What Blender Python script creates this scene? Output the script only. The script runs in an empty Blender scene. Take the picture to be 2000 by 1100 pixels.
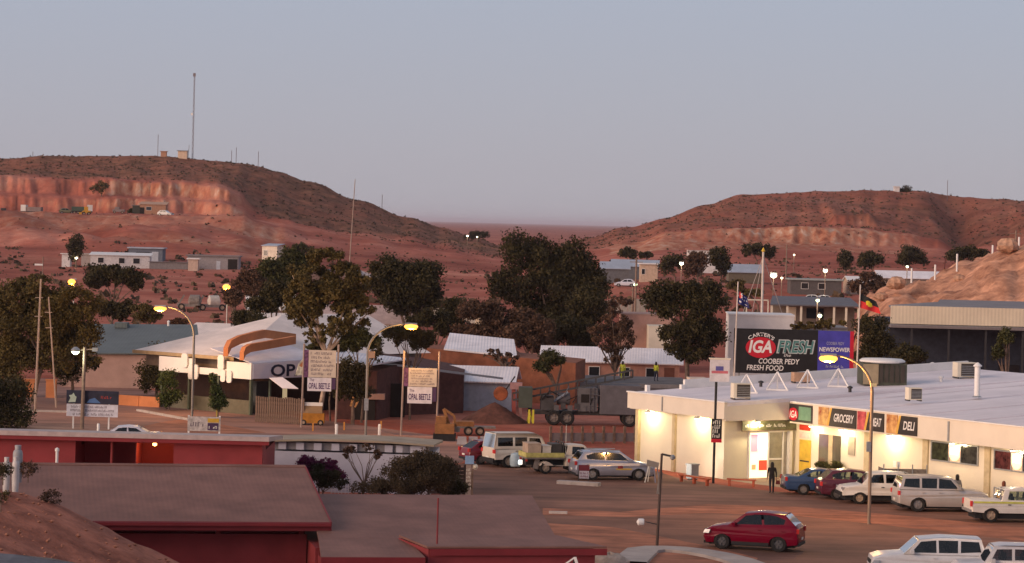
import bpy, math, random
import numpy as np
from mathutils import Vector, Matrix, noise
from mathutils.geometry import tessellate_polygon

random.seed(7)
RNG = np.random.default_rng(7)
SC = bpy.context.scene
COL = SC.collection
R = math.radians

# ------------------------------------------------------------------ camera, sky, sun, exposure
F = 5500.0                 # focal length in photo pixels (photo is 2000 wide)
CAMH = 14.7                # camera height above the car park
ROLL = math.atan(0.025)
cam_d = bpy.data.cameras.new('camera')
cam = bpy.data.objects.new('camera', cam_d)
COL.objects.link(cam)
cam_d.sensor_width = 36.0
cam_d.lens = 36.0 * F / 2000.0
cam_d.shift_y = -115.0 / 2000.0
cam_d.clip_start = 1.0
cam_d.clip_end = 200000.0
cam.location = (0, 0, CAMH)
cam.rotation_mode = 'QUATERNION'
cam.rotation_quaternion = (Matrix.Rotation(R(90), 4, 'X') @ Matrix.Rotation(ROLL, 4, 'Z')).to_quaternion()
SC.camera = cam

SUN_EL = R(8.0)
SUN_AZ = R(238.0)          # compass style: 0 = +Y (view direction), clockwise; behind the camera, to the left
SKY_STRENGTH = 0.010
world = bpy.data.worlds.new('World')
SC.world = world
world.use_nodes = True
wn = world.node_tree
for n in list(wn.nodes):
    wn.nodes.remove(n)
w_out = wn.nodes.new('ShaderNodeOutputWorld')
w_bg = wn.nodes.new('ShaderNodeBackground')
w_sky = wn.nodes.new('ShaderNodeTexSky')
w_sky.sky_type = 'NISHITA'
w_sky.sun_disc = False
w_sky.sun_elevation = SUN_EL
w_sky.sun_rotation = SUN_AZ
w_sky.altitude = 200
w_sky.air_density = 1.0
w_sky.dust_density = 0.6
w_sky.ozone_density = 1.0
# dusk dome: the sky texture's glow on the sun's side over an even blue-grey dusk gradient, the same all round
w_tc = wn.nodes.new('ShaderNodeTexCoord'); w_sep = wn.nodes.new('ShaderNodeSeparateXYZ'); w_rp = wn.nodes.new('ShaderNodeValToRGB')
wn.links.new(w_tc.outputs['Generated'], w_sep.inputs[0]); wn.links.new(w_sep.outputs[2], w_rp.inputs[0])
for i, (p, c) in enumerate([(0.0,(.390,.385,.440)),(.02,(.385,.380,.445)),(.08,(.375,.405,.505)),(.35,(.34,.355,.435)),(1.0,(.30,.315,.385))]):
    e = w_rp.color_ramp.elements[i] if i < 2 else w_rp.color_ramp.elements.new(p)
    e.position = p; e.color = (*c, 1)
w_sc = wn.nodes.new('ShaderNodeVectorMath'); w_sc.operation = 'SCALE'; w_sc.inputs['Scale'].default_value = SKY_STRENGTH
w_ad = wn.nodes.new('ShaderNodeVectorMath'); w_ad.operation = 'ADD'
wn.links.new(w_sky.outputs[0], w_sc.inputs[0]); wn.links.new(w_sc.outputs[0], w_ad.inputs[0]); wn.links.new(w_rp.outputs[0], w_ad.inputs[1])
wn.links.new(w_ad.outputs[0], w_bg.inputs[0])
w_bg.inputs[1].default_value = 1.0
wn.links.new(w_bg.outputs[0], w_out.inputs[0])

sun_d = bpy.data.lights.new('sun', 'SUN')
sun = bpy.data.objects.new('sun', sun_d)
COL.objects.link(sun)
sun_d.energy = 4.3
sun_d.angle = R(50)
sun_d.color = (1.0, 0.69, 0.50)
_el = SUN_EL
_dir = Vector((math.sin(SUN_AZ) * math.cos(_el), math.cos(SUN_AZ) * math.cos(_el), math.sin(_el)))
sun.rotation_mode = 'QUATERNION'
sun.rotation_quaternion = _dir.to_track_quat('Z', 'Y')

SC.view_settings.view_transform = 'Standard'
SC.view_settings.look = 'None'
SC.view_settings.gamma = 1.0
SC.view_settings.use_curve_mapping = False
SC.view_settings.exposure = 0.0
SC.cycles.max_bounces = 6
SC.cycles.sample_clamp_indirect = 4.0

# ------------------------------------------------------------------ places: a photo pixel and a distance make a point
CR, SR = math.cos(ROLL), math.sin(ROLL)
def uv(px, py):
    a, b = px - 1000.0, py - 435.0
    return a * CR + b * SR, -a * SR + b * CR
def at(px, py, D):
    u, v = uv(px, py)
    return Vector((u / F * D, D, CAMH - v / F * D))
def G(px, py, z=0.0):
    u, v = uv(px, py)
    D = (CAMH - z) * F / v
    return Vector((u / F * D, D, z))
def S(D):
    return F / D

# ------------------------------------------------------------------ helpers
def link(o, parent=None):
    COL.objects.link(o)
    if parent is not None:
        o.parent = parent
    return o
def tag(o, label=None, cat=None, group=None, kind=None):
    if label: o['label'] = label
    if cat: o['category'] = cat
    if group: o['group'] = group
    if kind: o['kind'] = kind
    return o
def thing(name, label, cat, loc=(0, 0, 0), rz=0.0, group=None):
    o = bpy.data.objects.new(name, None)
    o.empty_display_size = 0.3
    COL.objects.link(o)
    o.location = loc
    o.rotation_euler = (0, 0, rz)
    return tag(o, label, cat, group)

class MB:
    def __init__(self):
        self.v = []; self.f = []; self.m = []
    def add(self, vs, fs, mi=0):
        n = len(self.v)
        self.v.extend([tuple(p) for p in vs])
        for f in fs:
            self.f.append(tuple(i + n for i in f)); self.m.append(mi)
        return self
    def box(self, x0, x1, y0, y1, z0, z1, mi=0):
        return self.add([(x0,y0,z0),(x1,y0,z0),(x1,y1,z0),(x0,y1,z0),(x0,y0,z1),(x1,y0,z1),(x1,y1,z1),(x0,y1,z1)],
                        [(0,3,2,1),(4,5,6,7),(0,1,5,4),(1,2,6,5),(2,3,7,6),(3,0,4,7)], mi)
    def hexa(self, p, mi=0):      # 8 points: bottom 4 ccw, top 4 ccw
        return self.add(p, [(0,3,2,1),(4,5,6,7),(0,1,5,4),(1,2,6,5),(2,3,7,6),(3,0,4,7)], mi)
    def boxc(self, c, s, rz=0.0, mi=0):
        m = Matrix.Translation(c) @ Matrix.Rotation(rz, 4, 'Z')
        hx, hy, hz = s[0]/2, s[1]/2, s[2]/2
        p = [m @ Vector(q) for q in [(-hx,-hy,-hz),(hx,-hy,-hz),(hx,hy,-hz),(-hx,hy,-hz),(-hx,-hy,hz),(hx,-hy,hz),(hx,hy,hz),(-hx,hy,hz)]]
        return self.hexa(p, mi)
    def tube(self, pts, rad, n=8, mi=0, cap=True):
        pts = [Vector(p) for p in pts]
        if not hasattr(rad, '__len__'): rad = [rad] * len(pts)
        vs = []; fs = []
        up0 = None
        for i, p in enumerate(pts):
            d = (pts[min(i+1, len(pts)-1)] - pts[max(i-1, 0)])
            if d.length < 1e-9: d = Vector((0,0,1))
            d.normalize()
            up = Vector((0,0,1)) if abs(d.z) < .9 else Vector((0,1,0))
            if up0 is not None:
                up = up0 - d * up0.dot(d)
            a = d.cross(up)
            if a.length < 1e-6: a = d.orthogonal()
            a.normalize(); b = a.cross(d).normalized()
            up0 = b
            for k in range(n):
                t = 2*math.pi*k/n
                vs.append(p + a*(math.cos(t)*rad[i]) + b*(math.sin(t)*rad[i]))
        for i in range(len(pts)-1):
            for k in range(n):
                fs.append((i*n+k, i*n+(k+1)%n, (i+1)*n+(k+1)%n, (i+1)*n+k))
        if cap:
            fs.append(tuple(range(n))[::-1]); fs.append(tuple((len(pts)-1)*n+k for k in range(n)))
        return self.add(vs, fs, mi)
    def bar(self, p, q, w, h=None, mi=0):
        h = h or w
        p, q = Vector(p), Vector(q)
        d = (q-p).normalized()
        up = Vector((0,0,1)) if abs(d.z) < .95 else Vector((0,1,0))
        a = d.cross(up).normalized(); b = a.cross(d).normalized()
        a *= w/2; b *= h/2
        return self.hexa([p-a-b, p+a-b, p+a+b, p-a+b, q-a-b, q+a-b, q+a+b, q-a+b], mi)
    def prism(self, poly, y0, y1, mi=0):      # polygon in x,z extruded along y
        n = len(poly)
        vs = [(x,y0,z) for x,z in poly] + [(x,y1,z) for x,z in poly]
        tris = tessellate_polygon([[Vector((x,z,0)) for x,z in poly]])
        fs = [tuple(t) for t in tris] + [tuple(i+n for i in t[::-1]) for t in tris]
        fs += [(i, (i+1)%n, n+(i+1)%n, n+i) for i in range(n)]
        return self.add(vs, fs, mi)
    def prism_z(self, poly, z0, z1, mi=0):
        n = len(poly)
        vs = [(x,y,z0) for x,y in poly] + [(x,y,z1) for x,y in poly]
        tris = tessellate_polygon([[Vector((x,y,0)) for x,y in poly]])
        fs = [tuple(t) for t in tris] + [tuple(i+n for i in t[::-1]) for t in tris]
        fs += [(i, (i+1)%n, n+(i+1)%n, n+i) for i in range(n)]
        return self.add(vs, fs, mi)
    def lathe(self, prof, n=16, c=(0,0,0), mi=0, axis='z', cap=True):
        vs = []; fs = []
        for r, z in prof:
            for k in range(n):
                t = 2*math.pi*k/n
                q = (r*math.cos(t), r*math.sin(t), z)
                if axis == 'y': q = (q[0], q[2], q[1])
                if axis == 'x': q = (q[2], q[0], q[1])
                vs.append((c[0]+q[0], c[1]+q[1], c[2]+q[2]))
        m = len(prof)
        for i in range(m-1):
            for k in range(n):
                fs.append((i*n+k, i*n+(k+1)%n, (i+1)*n+(k+1)%n, (i+1)*n+k))
        if cap: fs.append(tuple(range(n))[::-1]); fs.append(tuple((m-1)*n+k for k in range(n)))
        return self.add(vs, fs, mi)
    def slab(self, quad, t, mi=0):            # four corners, thickness below
        q = [Vector(p) for p in quad]
        nrm = (q[1]-q[0]).cross(q[3]-q[0]).normalized()
        if nrm.z < 0: nrm = -nrm
        return self.hexa([p - nrm*t for p in q] + q, mi)
    def build(self, name, mats, parent=None, smooth=False):
        me = bpy.data.meshes.new(name)
        me.from_pydata(self.v, [], self.f)
        if not isinstance(mats, (list, tuple)): mats = [mats]
        for m in mats: me.materials.append(m)
        if len(mats) > 1: me.polygons.foreach_set('material_index', self.m)
        import bmesh
        bm = bmesh.new(); bm.from_mesh(me)
        bmesh.ops.recalc_face_normals(bm, faces=bm.faces)
        bm.to_mesh(me); bm.free()
        if smooth:
            me.polygons.foreach_set('use_smooth', [True]*len(me.polygons))
            try:
                me.set_sharp_from_angle(angle=R(40))
            except Exception:
                pass
        o = bpy.data.objects.new(name, me)
        return link(o, parent)

def fast_mesh(name, V, faces4, mat, parent=None, smooth=False):
    V = np.asarray(V, dtype=np.float32); Q = np.asarray(faces4, dtype=np.int32)
    me = bpy.data.meshes.new(name)
    k = Q.shape[1]
    me.vertices.add(len(V)); me.vertices.foreach_set('co', V.ravel())
    me.loops.add(Q.size); me.loops.foreach_set('vertex_index', Q.ravel())
    me.polygons.add(len(Q)); me.polygons.foreach_set('loop_start', np.arange(0, Q.size, k, dtype=np.int32))
    me.polygons.foreach_set('loop_total', np.full(len(Q), k, dtype=np.int32))
    if smooth: me.polygons.foreach_set('use_smooth', np.ones(len(Q), dtype=bool))
    me.update(calc_edges=True); me.validate()
    me.materials.append(mat)
    return link(bpy.data.objects.new(name, me), parent)

def copy_tree(o, parent=None):
    c = o.copy(); COL.objects.link(c); c.parent = parent
    for ch in list(o.children):
        copy_tree(ch, c)
    return c

# ------------------------------------------------------------------ materials
_M = {}
def mat(name, col, rough=0.8, metal=0.0, var=0.12, scale=2.0, bump=0.0, bscale=None, spec=0.3, col2=None, coat=0.0, stretch=None, streak=None):
    if name in _M: return _M[name]
    m = bpy.data.materials.new(name); m.use_nodes = True
    nt = m.node_tree; b = nt.nodes['Principled BSDF']
    b.inputs['Roughness'].default_value = rough
    b.inputs['Metallic'].default_value = metal
    b.inputs['Specular IOR Level'].default_value = spec
    b.inputs['Coat Weight'].default_value = coat
    b.inputs['Coat Roughness'].default_value = 0.08
    tc = nt.nodes.new('ShaderNodeTexCoord')
    src = tc.outputs['Object']
    if stretch:
        mp = nt.nodes.new('ShaderNodeMapping'); mp.inputs['Scale'].default_value = stretch
        nt.links.new(src, mp.inputs[0]); src = mp.outputs[0]
    nz = nt.nodes.new('ShaderNodeTexNoise'); nz.inputs['Scale'].default_value = scale
    nz.inputs['Detail'].default_value = 6; nz.inputs['Roughness'].default_value = 0.65
    nt.links.new(src, nz.inputs['Vector'])
    rp = nt.nodes.new('ShaderNodeValToRGB')
    c = Vector(col)
    c2 = Vector(col2) if col2 else c
    lo = [max(0, x*(1-var*1.6)) for x in c]; hi = [min(1, x*(1+var*1.6)) for x in c2]
    rp.color_ramp.elements[0].position = 0.3; rp.color_ramp.elements[1].position = 0.7
    rp.color_ramp.elements[0].color = (*lo, 1); rp.color_ramp.elements[1].color = (*hi, 1)
    nt.links.new(nz.outputs[0], rp.inputs[0])
    out = rp.outputs[0]
    if streak:                                  # worn lines along one direction
        mp = nt.nodes.new('ShaderNodeMapping'); mp.inputs['Scale'].default_value = streak[0]; mp.inputs['Rotation'].default_value = (0,0,streak[1])
        n3 = nt.nodes.new('ShaderNodeTexNoise'); n3.inputs['Scale'].default_value = 1.0; n3.inputs['Detail'].default_value = 7; n3.inputs['Roughness'].default_value = .6
        nt.links.new(tc.outputs['Object'], mp.inputs[0]); nt.links.new(mp.outputs[0], n3.inputs['Vector'])
        r3 = nt.nodes.new('ShaderNodeValToRGB'); r3.color_ramp.elements[0].position = .36; r3.color_ramp.elements[1].position = .66
        r3.color_ramp.elements[0].color = (.55,.52,.52,1); r3.color_ramp.elements[1].color = (1.35,1.3,1.25,1)
        nt.links.new(n3.outputs[0], r3.inputs[0])
        mu = nt.nodes.new('ShaderNodeMixRGB'); mu.blend_type = 'MULTIPLY'; mu.inputs[0].default_value = streak[2]
        nt.links.new(out, mu.inputs[1]); nt.links.new(r3.outputs[0], mu.inputs[2]); out = mu.outputs[0]
    nt.links.new(out, b.inputs['Base Color'])
    if bump:
        n2 = nt.nodes.new('ShaderNodeTexNoise'); n2.inputs['Scale'].default_value = bscale or scale*4
        n2.inputs['Detail'].default_value = 5
        nt.links.new(src, n2.inputs['Vector'])
        bp = nt.nodes.new('ShaderNodeBump'); bp.inputs['Strength'].default_value = bump
        bp.inputs['Distance'].default_value = 0.1
        nt.links.new(n2.outputs[0], bp.inputs['Height']); nt.links.new(bp.outputs[0], b.inputs['Normal'])
    _M[name] = m
    return m
def emat(name, col, strength, base=None):
    if name in _M: return _M[name]
    m = bpy.data.materials.new(name); m.use_nodes = True
    b = m.node_tree.nodes['Principled BSDF']
    b.inputs['Base Color'].default_value = (*(base or col), 1)
    b.inputs['Emission Color'].default_value = (*col, 1)
    b.inputs['Emission Strength'].default_value = strength
    _M[name] = m
    return m
def ribbed(name, col, pitch=0.2, rough=0.55, metal=0.0, axis='x', var=0.1, strength=0.5, scale=0.5, spec=0.3):
    """corrugated sheet: ribs as fine relief across one local axis"""
    if name in _M: return _M[name]
    m = mat(name, col, rough, metal, var, scale, spec=spec)
    nt = m.node_tree; b = nt.nodes['Principled BSDF']
    tc = nt.nodes.new('ShaderNodeTexCoord')
    wv = nt.nodes.new('ShaderNodeTexWave'); wv.wave_type = 'BANDS'; wv.bands_direction = axis.upper()
    wv.inputs['Scale'].default_value = 1.0/pitch/ (20/ (2*math.pi)) if False else (2*math.pi/pitch)/20.0
    wv.inputs['Distortion'].default_value = 0
    nt.links.new(tc.outputs['Object'], wv.inputs['Vector'])
    bp = nt.nodes.new('ShaderNodeBump'); bp.inputs['Strength'].default_value = strength; bp.inputs['Distance'].default_value = 0.03
    nt.links.new(wv.outputs[1], bp.inputs['Height']); nt.links.new(bp.outputs[0], b.inputs['Normal'])
    return m
def glassmat(name, tint, gloss=0.35, rough=0.04):
    if name in _M: return _M[name]
    m = bpy.data.materials.new(name); m.use_nodes = True
    nt = m.node_tree
    for n in list(nt.nodes): nt.nodes.remove(n)
    o = nt.nodes.new('ShaderNodeOutputMaterial'); mx = nt.nodes.new('ShaderNodeMixShader')
    t = nt.nodes.new('ShaderNodeBsdfTransparent'); t.inputs[0].default_value = (*tint, 1)
    g = nt.nodes.new('ShaderNodeBsdfGlossy'); g.inputs['Roughness'].default_value = rough
    g.inputs[0].default_value = (.8,.8,.8,1)
    fr = nt.nodes.new('ShaderNodeFresnel'); fr.inputs[0].default_value = 1.25
    ad = nt.nodes.new('ShaderNodeMath'); ad.operation = 'ADD'; ad.inputs[1].default_value = gloss*0.12
    nt.links.new(fr.outputs[0], ad.inputs[0])
    nt.links.new(ad.outputs[0], mx.inputs[0]); nt.links.new(t.outputs[0], mx.inputs[1]); nt.links.new(g.outputs[0], mx.inputs[2])
    nt.links.new(mx.outputs[0], o.inputs[0])
    _M[name] = m
    return m
def leafmat(name, dark, light, rough=0.75):
    if name in _M: return _M[name]
    m = bpy.data.materials.new(name); m.use_nodes = True
    nt = m.node_tree; b = nt.nodes['Principled BSDF']
    b.inputs['Roughness'].default_value = rough; b.inputs['Specular IOR Level'].default_value = 0.2
    ge = nt.nodes.new('ShaderNodeNewGeometry'); rp = nt.nodes.new('ShaderNodeValToRGB')
    tc = nt.nodes.new('ShaderNodeTexCoord'); nz = nt.nodes.new('ShaderNodeTexNoise'); nz.inputs['Scale'].default_value = .75; nz.inputs['Detail'].default_value = 3
    nt.links.new(tc.outputs['Object'], nz.inputs['Vector'])
    m1 = nt.nodes.new('ShaderNodeMath'); m1.operation = 'MULTIPLY_ADD'; m1.inputs[1].default_value = 1.9; m1.inputs[2].default_value = -.6
    m2 = nt.nodes.new('ShaderNodeMath'); m2.operation = 'MULTIPLY_ADD'; m2.inputs[1].default_value = .32; m2.use_clamp = True
    nt.links.new(nz.outputs[0], m1.inputs[0]); nt.links.new(ge.outputs['Random Per Island'], m2.inputs[0]); nt.links.new(m1.outputs[0], m2.inputs[2])
    rp.color_ramp.elements[0].color = (*dark, 1); rp.color_ramp.elements[1].color = (*light, 1)
    nt.links.new(m2.outputs[0], rp.inputs[0]); nt.links.new(rp.outputs[0], b.inputs['Base Color'])
    _M[name] = m
    return m

WHITE = mat('white_paint', (.74,.72,.70), .55, var=.05, scale=1.2)
CREAM = mat('cream_paint', (.70,.64,.52), .7, var=.05, scale=1)
PALE_STEEL = ribbed('pale_steel_roof', (.60,.60,.63), .25, .5, .0)
GREY_STEEL = mat('galvanised_steel', (.36,.37,.38), .45, .6, .12, 6)
DARK_STEEL = mat('dark_steel', (.05,.048,.05), .5, .3, .1, 4)
RUST_STEEL = mat('weathered_steel', (.22,.19,.17), .7, .2, .2, 3)
BLACK = mat('black_paint', (.012,.012,.014), .45, var=.1)
RUBBER = mat('rubber', (.018,.017,.017), .85, var=.2, scale=8)
TIMBER = mat('weathered_timber', (.17,.11,.08), .85, var=.25, scale=4, bump=.3)
POLE_WOOD = mat('pole_timber', (.24,.17,.13), .85, var=.2, scale=4)
CONCRETE = mat('concrete', (.42,.37,.34), .85, var=.15, scale=2, bump=.2)
GLASS_DARK = mat('dark_window_glass', (.018,.020,.024), .08, var=.1, spec=.6)
DARK_IN = mat('unlit_interior', (.02,.016,.015), .9)

# ------------------------------------------------------------------ lettering and print
def text_mesh(s, mtl, parent, loc, size, rot=(math.pi/2,0,0), shear=0.0, bold=0.0, width=None, align='CENTER', extrude=0.006, name='lettering', spacing=1.0, arc=None):
    cu = bpy.data.curves.new('t', 'FONT'); cu.body = s; cu.size = 1.0
    cu.align_x = align; cu.align_y = 'CENTER'; cu.shear = shear; cu.offset = bold; cu.resolution_u = 3
    cu.space_character = spacing; cu.extrude = 0.0
    ob = bpy.data.objects.new('t', cu); COL.objects.link(ob)
    dg = bpy.context.evaluated_depsgraph_get(); dg.update()
    me = bpy.data.meshes.new_from_object(ob.evaluated_get(dg))
    bpy.data.objects.remove(ob); bpy.data.curves.remove(cu)
    n = len(me.vertices)
    co = np.zeros(n*3, np.float32); me.vertices.foreach_get('co', co); co = co.reshape(-1,3)
    h = max(1e-6, co[:,1].max()-co[:,1].min()); w = co[:,0].max()-co[:,0].min()
    cy = (co[:,1].max()+co[:,1].min())/2; cx = (co[:,0].max()+co[:,0].min())/2
    co[:,1] -= cy
    if align == 'CENTER': co[:,0] -= cx
    co[:,1] *= size/h
    co[:,0] *= (width/w if width else size/h)
    if arc:                                   # bend on a circle of that radius
        a = co[:,0]/arc; rr = arc + co[:,1]
        co[:,0] = rr*np.sin(a); co[:,1] = rr*np.cos(a) - arc
    me.vertices.foreach_set('co', co.ravel()); me.update()
    me.materials.clear(); me.materials.append(mtl); me.name = name
    o = bpy.data.objects.new(name, me); link(o, parent)
    o.location = loc; o.rotation_euler = rot
    return o
def scribble(mtl, parent, x0, x1, z0, z1, y, rows, name='small_print', seed=1, fill=.62, gap=.12):
    """lines of print too small to read in the photograph: rows of short upright strokes"""
    rnd = random.Random(seed); mb = MB(); rh = (z1-z0)/rows
    for r in range(rows):
        za = z1 - (r+1)*rh + rh*(1-fill)/2; zb = za + rh*fill
        x = x0 + rnd.random()*.08*(x1-x0); xe = x1 - rnd.random()*.18*(x1-x0)
        lw = rh*fill*.22
        while x < xe:
            if rnd.random() < gap: x += lw*2.2; continue
            t = rnd.random()
            h1 = zb if t > .35 else za + (zb-za)*.65
            mb.add([(x,y,za),(x+lw,y,za),(x+lw*1.2,y,h1),(x+lw*.2,y,h1)], [(0,1,2,3)])
            if rnd.random() < .6:
                zc = za if rnd.random() < .5 else h1-lw
                mb.add([(x+lw,y,zc),(x+lw*2.2,y,zc),(x+lw*2.2,y,zc+lw),(x+lw,y,zc+lw)], [(0,1,2,3)])
            x += lw*2.5
    return mb.build(name, mtl, parent)

# ------------------------------------------------------------------ terrain: ground sheet to the horizon, with both hills
DK = np.array([0, 330, 450, 560, 660, 700, 740, 770, 800, 836, 850, 880, 887, 899, 904, 916, 921, 960, 1000, 1080, 1300, 1700, 3000], float)
COLS = {}
def colkey(px, d):
    ks = sorted(d); COLS[px] = np.interp(DK, ks, [d[k] for k in ks])
_left = lambda ridge, q: {0:0,330:0,450:.5,560:1,660:2,700:4,740:6.5,800:10,836:13.2,850:14.2,899:14.5,904:14.5+4.4*q,916:15+4.9*q,921:16+8.4*q,960:ridge-4.2,1000:ridge,1080:ridge-1,1300:ridge*.55,1700:0,3000:0}
colkey(-900, _left(31.0, 1)); colkey(-300, _left(32.5, 1)); colkey(0, _left(33.0, 1)); colkey(100, _left(34.1, 1)); colkey(200, _left(34.0, 1)); colkey(300, _left(34.2,1))
colkey(350, _left(34.5, 1)); colkey(430, _left(34.0, .9)); colkey(470, _left(33.3, .6))
colkey(500, {0:0,330:0,560:1,660:2,700:3.5,740:6,800:9.5,850:12.5,899:13.6,905:14.4,922:17.5,960:26,1000:32.3,1080:31,1300:16,1700:0,3000:0})
colkey(540, {0:0,330:0,560:1,660:2,740:5.2,800:8,850:10.8,899:13.2,922:15.6,960:24,1000:31,1080:29,1300:15,1700:0,3000:0})
colkey(600, {0:0,330:0,560:1,660:2,740:4.6,800:6.6,850:8.8,899:11.4,922:13.6,960:20,1000:27.4,1080:25,1300:12,1700:0,3000:0})
colkey(700, {0:0,330:0,560:.8,660:1.8,740:3.6,800:5.2,850:6.8,899:9,922:10.6,960:15,1000:21.3,1080:18,1300:8,1700:0,3000:0})
colkey(800, {0:0,330:0,560:.6,660:1.5,740:2.8,800:4,850:5.2,899:7,922:8.4,960:11.4,1000:16.0,1080:13,1300:5,1700:0,3000:0})
colkey(870, {0:0,330:0,560:.5,740:2.2,800:3.2,899:5.4,960:8.6,1000:12.6,1080:9.5,1300:3,1700:0,3000:0})
colkey(930, {0:0,330:0,560:.5,740:1.8,899:4,960:6.4,1000:9.2,1080:6.5,1300:2,1700:0,3000:0})
colkey(990, {0:0,330:0,560:1,740:1.6,899:3,1000:6,1080:4.5,1300:1.5,1700:0,3000:0})
colkey(1060,{0:0,330:0,560:2,740:2.5,899:4,1000:6,1080:5,1300:2,1700:0,3000:0})
colkey(1110,{0:0,330:0,450:.8,560:3,740:4,899:6,1000:7.6,1080:6.5,1300:2.5,1700:0,3000:0})
colkey(1150,{0:0,330:0,450:1.2,560:3.6,740:5,800:5.8,899:8,960:8.8,1000:9.4,1080:8,1300:4,1700:0,3000:0})
colkey(1230,{0:0,330:0,450:2,560:4.4,740:6.4,800:7.4,836:8.3,850:9.6,899:11,960:12.6,1000:13.7,1080:12,1300:6,1700:0,3000:0})
def _right(ridge, b, up):
    return {0:0,330:0,450:2.2,560:4.8,740:7.0,800:8.6,836:10.4,850:10.6+b,880:12.5+b,887:12.7+b+up,960:ridge-3.6,1000:ridge,1080:ridge-.5,1300:ridge*.6,1700:0,3000:0}
colkey(1300,_right(17.6,2.2,0)); colkey(1380,_right(22.9,3.4,.3)); colkey(1450,_right(27,4.2,.5)); colkey(1550,_right(28.2,4.6,.6)); colkey(1605,_right(28.6,4.4,.8))
colkey(1625,_right(28.8,4.2,3.6)); colkey(1690,_right(29.0,4.0,3.8)); colkey(1710,_right(29.0,3.8,.8)); colkey(1760,_right(29.0,3.2,.6)); colkey(1820,_right(28.8,2.2,.6))
colkey(1860,{0:0,330:0,450:2.2,560:4.8,740:7,800:8.2,850:9.8,899:13.2,922:15.2,960:21.5,1000:28.4,1080:27,1300:17,1700:0,3000:0})
colkey(1930,{0:0,330:0,450:2.2,560:5.5,740:8,800:9.4,850:12,899:17,922:19.4,960:24.2,1000:28,1080:27,1300:17,1700:0,3000:0})
colkey(2000,_right(27.4,3,.6)); colkey(2300,_right(27.6,2.6,.4)); colkey(2900,_right(24,2,.4))
CK = np.array(sorted(COLS), float); CT = np.array([COLS[k] for k in sorted(COLS)])
def fbm(x, y, s, o=4, seed=0.0):
    t = 0.0; a = 1.0
    for _ in range(o):
        t += a * noise.noise(Vector((x*s+seed, y*s-seed, seed*.37))); a *= .5; s *= 2.1
    return t
def terr(u, D):
    """height at image column u (px, roll removed) and distance D"""
    px = u + 1000.0
    px += 9*math.sin(D*.021) + 6*math.sin(D*.047+1)          # slope edges wander with distance
    k = max(0, min(1, (D-815)/25, (960-D)/25))                 # cut faces are fluted
    if k > 0: D = D + k*(7*noise.noise(Vector((px*.013, 3.1, D*.004))) + 1.6*noise.noise(Vector((px*.083+2*noise.noise(Vector((px*.02,4,4))), 9.7, D*.02))) + 1.8*noise.noise(Vector((px*.16, 5.2, D*.03))) + 2.5*noise.noise(Vector((px*.026, 1.5, D*.035))))
    i = int(np.clip(np.searchsorted(CK, px)-1, 0, len(CK)-2)); t = min(1, max(0, (px-CK[i])/(CK[i+1]-CK[i])))
    t = t*t*(3-2*t)
    z0 = np.interp(D, DK, CT[i]); z1 = np.interp(D, DK, CT[i+1])
    return float(z0*(1-t) + z1*t)
def hz(x, y):
    if y < 300: return 0.0
    z = terr(x/y*F, y)
    k = min(1, max(0, (y-330)/150)) * (1 if y < 1250 else max(0, 1-(y-1250)/400))
    st = min(1, z/12)
    px = x/y*F + 1000
    hk = max(0, min(1, (y-715)/30, (850-y)/14)) * max(0, min(1, (620-px)/90))     # spoil heaps below the quarry ledge
    if hk > 0: z += hk*(7.5*abs(noise.noise(Vector((x*.022, y*.018, 4.4)))) + 2.6*abs(noise.noise(Vector((x*.075, y*.05, 1.2)))) - 1.8)
    rk_ = max(0, min(1, (y-860)/30, (1010-y)/30)) * max(0, min(1, (px-1120)/80))  # shallow gullies on the right hill
    if rk_ > 0: z += rk_*(1.8*abs(noise.noise(Vector((px*.017, y*.004, 7.0)))) - .7)
    if 835 < y < 1005 and 1760 < px < 2060:                                        # gully running down the right hill
        pv = 1845 + (1000-y)*.42; d_ = px - pv
        z -= min(1,(y-835)/30)*min(1,(1005-y)/12)*6.0*max(0, 1-(-d_/38 if d_ < 0 else d_/120))
    lk_ = max(0, min(1, (y-925)/20, (1000-y)/20)) * max(0, min(1, (950-px)/80))
    if lk_ > 0: z += lk_*(1.6*abs(noise.noise(Vector((px*.014, y*.004, 2.0)))) - .6)
    return z + k*(fbm(x, y, .018, 3)*(.35+1.0*st) + fbm(x, y, .09, 3, 5.1)*(.15+.45*st)) - (0 if y < 2000 else 0)
def spot(px, D):
    """ground point at photo column px, distance D"""
    u = px - 1000.0
    for _ in range(4):
        z = hz(u/F*D, D); v = (CAMH-z)/D*F
        py = 435 + v*CR + u*SR
        u = (px-1000)*CR + (py-435)*SR
    x = u/F*D
    return Vector((x, D, hz(x, D)))

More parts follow.
